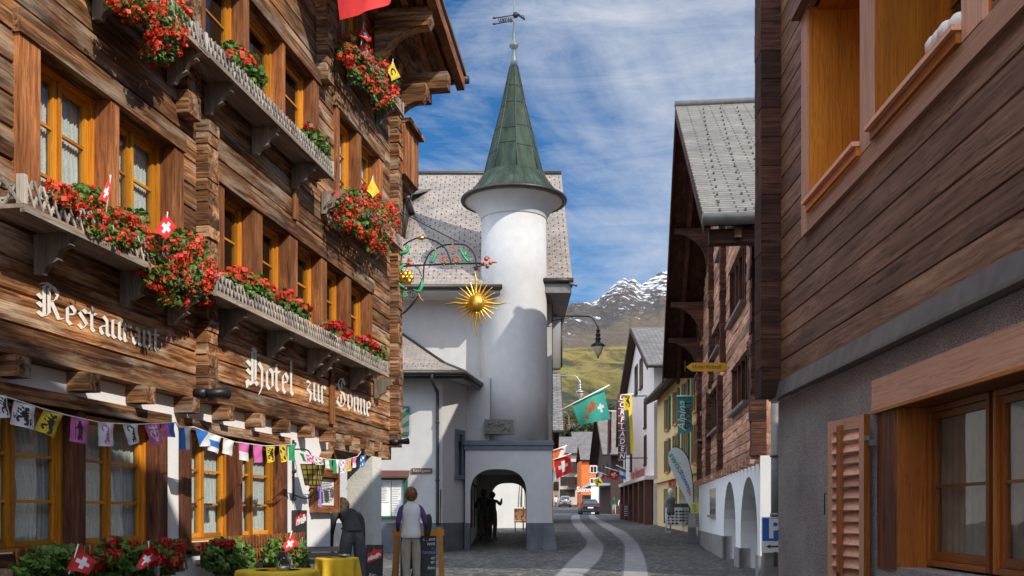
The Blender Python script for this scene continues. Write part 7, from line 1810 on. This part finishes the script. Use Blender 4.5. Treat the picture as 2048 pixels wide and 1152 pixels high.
def mountain():
    t=NT('mountain_slopes'); g=t.geo(); sep=t.new('ShaderNodeSeparateXYZ'); t.set(sep.inputs[0],g)
    h=sep.outputs[2]; n1=t.noise(g,.006,6,.6); n2=t.noise(t.map(g,(1,.10,.8)),.035,8,.7,.6); n3=t.noise(t.map(t.map(g,(1,1,1),(0,0,0),(0,-.66,0)),(.04,.02,.11)),1.,8,.75,.5)
    hh=t.math('ADD',h,t.math('MULTIPLY',t.math('SUBTRACT',n1,.5),150.))
    mead=t.ramp(n2,[(.35,(.030,.038,.022)),(.46,(.12,.10,.03)),(.56,(.25,.185,.055)),(.7,(.17,.17,.05))])
    mead=t.mix(t.ramp(t.noise(t.map(g,(1,.14,.8)),.022,7,.75),[(.5,0.),(.56,.85)]),mead,(.035,.045,.03))
    brown=t.ramp(n3,[(.3,(.08,.06,.042)),(.7,(.17,.128,.09))])
    rock=t.ramp(n3,[(.3,(.028,.024,.022)),(.55,(.10,.08,.068)),(.75,(.19,.16,.135))])
    r=t.math('DIVIDE',hh,700.)
    c=t.mix(t.ramp(r,[(.27,0.),(.33,1.)]),mead,brown); c=t.mix(t.ramp(r,[(.46,0.),(.56,1.)]),c,rock)
    rot=t.map(t.map(g,(1,1,1),(0,0,0),(0,-.66,0)),(.014,.004,.075)); sn=t.noise(rot,1.,8,.72,.7); sn2=t.noise(t.map(g,(1,.3,1)),.09,7,.75)
    s=t.math('ADD',t.math('MULTIPLY',sn,.6),t.math('MULTIPLY',sn2,.4)); s=t.math('ADD',s,t.math('MULTIPLY',t.math('SUBTRACT',t.math('DIVIDE',h,700.),.88),.24))
    c=t.mix(t.math('MULTIPLY',t.ramp(s,[(.50,0.),(.525,1.)]),t.ramp(t.math('DIVIDE',h,700.),[(.40,0.),(.52,1.)])),c,(.78,.80,.84))
    hz=t.math('MULTIPLY',t.math('DIVIDE',sep.outputs[1],2700.),.05); c=t.mix(hz,c,(.30,.36,.45))  # aerial haze painted into the colour, stronger with distance
    t.bump(n3,.8,6.); return t.fin(c,.95,0,.1)
o=mb.build('mountain',mountain()); tag(o,kind='structure')
# ------------------------------------------------------------------ trees on the slope
def tree(label,x,ybase,ytop,D,kind='leaf',mat='tree',group='trees on the slope beyond the street'):
    X=at(x,0,D).x; z0=min(zb(ybase,D),terr(x,D).z if D>200 else 99); z0=terr(x,D).z-.5 if D>200 else gz(D); h=max(3,zb(ytop,D)-z0); t=thing('tree',label,'tree',TR(X,D,z0),group)
    mb=MB(); mb.tube([(0,0,0),(.1,0,h*.4),(.0,.1,h*.8)],[h*.03,h*.02,h*.008],7)
    for k in range(5): a=k*1.3; mb.tube([(0,0,h*(.25+.1*k)),(math.cos(a)*h*.2,math.sin(a)*h*.2,h*(.4+.1*k))],[h*.012,h*.004],5)
    mb.build('trunk',M['darkwood'],t)
    mb=MB()
    if kind=='fir':
        for k in range(420):
            f=R.random()**.7; r=h*.2*(1-f)*R.uniform(.35,1.05)+.1; a=R.uniform(0,2*PI); c=Vector((r*math.cos(a),r*math.sin(a),h*(.12+.88*f))); leaf(mb,c,Vector((math.cos(a),math.sin(a),.6))+rvec()*.5,h*.035,R.random(),5)
    else:
        cl=[Vector((R.uniform(-.25,.25)*h,R.uniform(-.25,.25)*h,R.uniform(.4,.9)*h)) for _ in range(11)]
        for k in range(620):
            c=R.choice(cl)+rvec()*h*.16*R.uniform(.3,1.1); leaf(mb,c,rvec()+Vector((0,-.3,.5)),h*.03,R.random(),5)
    mb.build('crown',M[mat],t,fix=False)
for i,(x,yb,yt,D,k,m) in enumerate([(1130,880,838,225,'leaf','tree'),(1143,878,836,230,'leaf','tree2'),(1157,878,842,226,'fir','tree'),(1168,876,832,235,'leaf','tree'),(1180,872,828,240,'leaf','tree2'),(1192,868,838,230,'fir','tree'),(1206,862,826,240,'leaf','tree'),(1222,855,812,245,'fir','tree'),(1234,850,818,238,'leaf','tree'),(1120,882,850,222,'fir','tree'),(1175,850,812,330,'fir','tree'),(1140,850,818,330,'leaf','tree2'),(1214,842,804,330,'leaf','tree')]):
    tree('leafy tree on the slope above the roofs' if k=='leaf' and m=='tree' else ('yellowing tree on the slope above the roofs' if k=='leaf' else 'dark fir on the slope above the roofs'),x,yb,yt,D,k,m)
# ------------------------------------------------------------------ light, sky, camera
AZ,EL=math.radians(46),math.radians(38.5)
sd=Vector((math.sin(AZ)*math.cos(EL),-math.cos(AZ)*math.cos(EL),math.sin(EL)))
L_=bpy.data.lights.new('sun','SUN'); L_.energy=4.5; L_.angle=math.radians(.53); L_.color=(1,.93,.82)
so=bpy.data.objects.new('sun',L_); COL.objects.link(so); so.rotation_euler=sd.to_track_quat('Z','Y').to_euler(); so.location=sd*60
wd=bpy.data.worlds.new('World'); SC.world=wd; wd.use_nodes=True; nt=wd.node_tree; nn=nt.nodes; ll=nt.links
bg=nn['Background']; sky=nn.new('ShaderNodeTexSky'); sky.sky_type='NISHITA'; sky.sun_disc=False; sky.sun_elevation=EL; sky.sun_rotation=PI-AZ; sky.altitude=1400; sky.air_density=1.0; sky.dust_density=.3; sky.ozone_density=3.
bg.inputs[1].default_value=.125
tc=nn.new('ShaderNodeTexCoord'); 
hs=nn.new('ShaderNodeHueSaturation'); hs.inputs['Saturation'].default_value=1.3; hs.inputs['Value'].default_value=1.; ll.new(sky.outputs[0],hs.inputs['Color']); ll.new(hs.outputs[0],bg.inputs[0])
def wn(scale,sc,rot,detail,rough,dist,loc=(0,0,0)):
    m=nn.new('ShaderNodeMapping'); m.inputs['Scale'].default_value=sc; m.inputs['Rotation'].default_value=rot; m.inputs['Location'].default_value=loc; ll.new(tc.outputs['Generated'],m.inputs[0])
    k=nn.new('ShaderNodeTexNoise'); k.inputs['Scale'].default_value=scale; k.inputs['Detail'].default_value=detail; k.inputs['Roughness'].default_value=rough; k.inputs['Distortion'].default_value=dist; ll.new(m.outputs[0],k.inputs[0]); return k.outputs[0]
a=wn(2.6,(1.3,1,2.6),(0,.5,0),7,.62,.5,(1.3,0,.4)); b=wn(7,(1.0,1,6),(0,.75,0),8,.72,.6)
mx=nn.new('ShaderNodeMath'); mx.operation='MULTIPLY_ADD'; ll.new(b,mx.inputs[0]); mx.inputs[1].default_value=.34; ll.new(a,mx.inputs[2])
rp=nn.new('ShaderNodeValToRGB'); ll.new(mx.outputs[0],rp.inputs[0]); e=rp.color_ramp.elements; e[0].position=.59; e[0].color=(0,0,0,1); e[1].position=.92; e[1].color=(.85,.85,.85,1)
b2=nn.new('ShaderNodeBackground'); b2.inputs[0].default_value=(.83,.88,.98,1); b2.inputs[1].default_value=.82
ms=nn.new('ShaderNodeMixShader'); ll.new(rp.outputs[0],ms.inputs[0]); ll.new(bg.outputs[0],ms.inputs[1]); ll.new(b2.outputs[0],ms.inputs[2])
# added fill glow high on the left behind the camera, lifts the shaded fronts
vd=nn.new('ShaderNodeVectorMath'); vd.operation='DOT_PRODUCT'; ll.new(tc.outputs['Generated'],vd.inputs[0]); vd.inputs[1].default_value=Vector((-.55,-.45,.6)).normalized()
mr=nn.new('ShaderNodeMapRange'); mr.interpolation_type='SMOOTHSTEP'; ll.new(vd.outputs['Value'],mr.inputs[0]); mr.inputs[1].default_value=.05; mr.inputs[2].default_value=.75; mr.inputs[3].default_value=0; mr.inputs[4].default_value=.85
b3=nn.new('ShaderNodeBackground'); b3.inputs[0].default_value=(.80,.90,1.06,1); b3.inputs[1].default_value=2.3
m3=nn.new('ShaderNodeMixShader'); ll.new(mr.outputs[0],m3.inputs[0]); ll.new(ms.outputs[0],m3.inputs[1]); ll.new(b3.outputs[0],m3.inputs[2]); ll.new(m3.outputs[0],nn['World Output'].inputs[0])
cam=bpy.data.cameras.new('camera'); co=bpy.data.objects.new('camera',cam); COL.objects.link(co); co.location=(0,0,EYE); co.rotation_euler=(PI/2,0,0)
cam.sensor_width=36; cam.lens=F/2048*36; cam.shift_y=(HOR-576)/2048; cam.clip_start=.1; cam.clip_end=20000; SC.camera=co
SC.view_settings.view_transform='Standard'; SC.view_settings.look='None'; SC.view_settings.exposure=0; SC.view_settings.gamma=1
SC.cycles.use_denoising=True; SC.cycles.max_bounces=8; SC.cycles.transparent_max_bounces=16; SC.cycles.sample_clamp_indirect=6; SC.cycles.caustics_reflective=False; SC.cycles.caustics_refractive=False
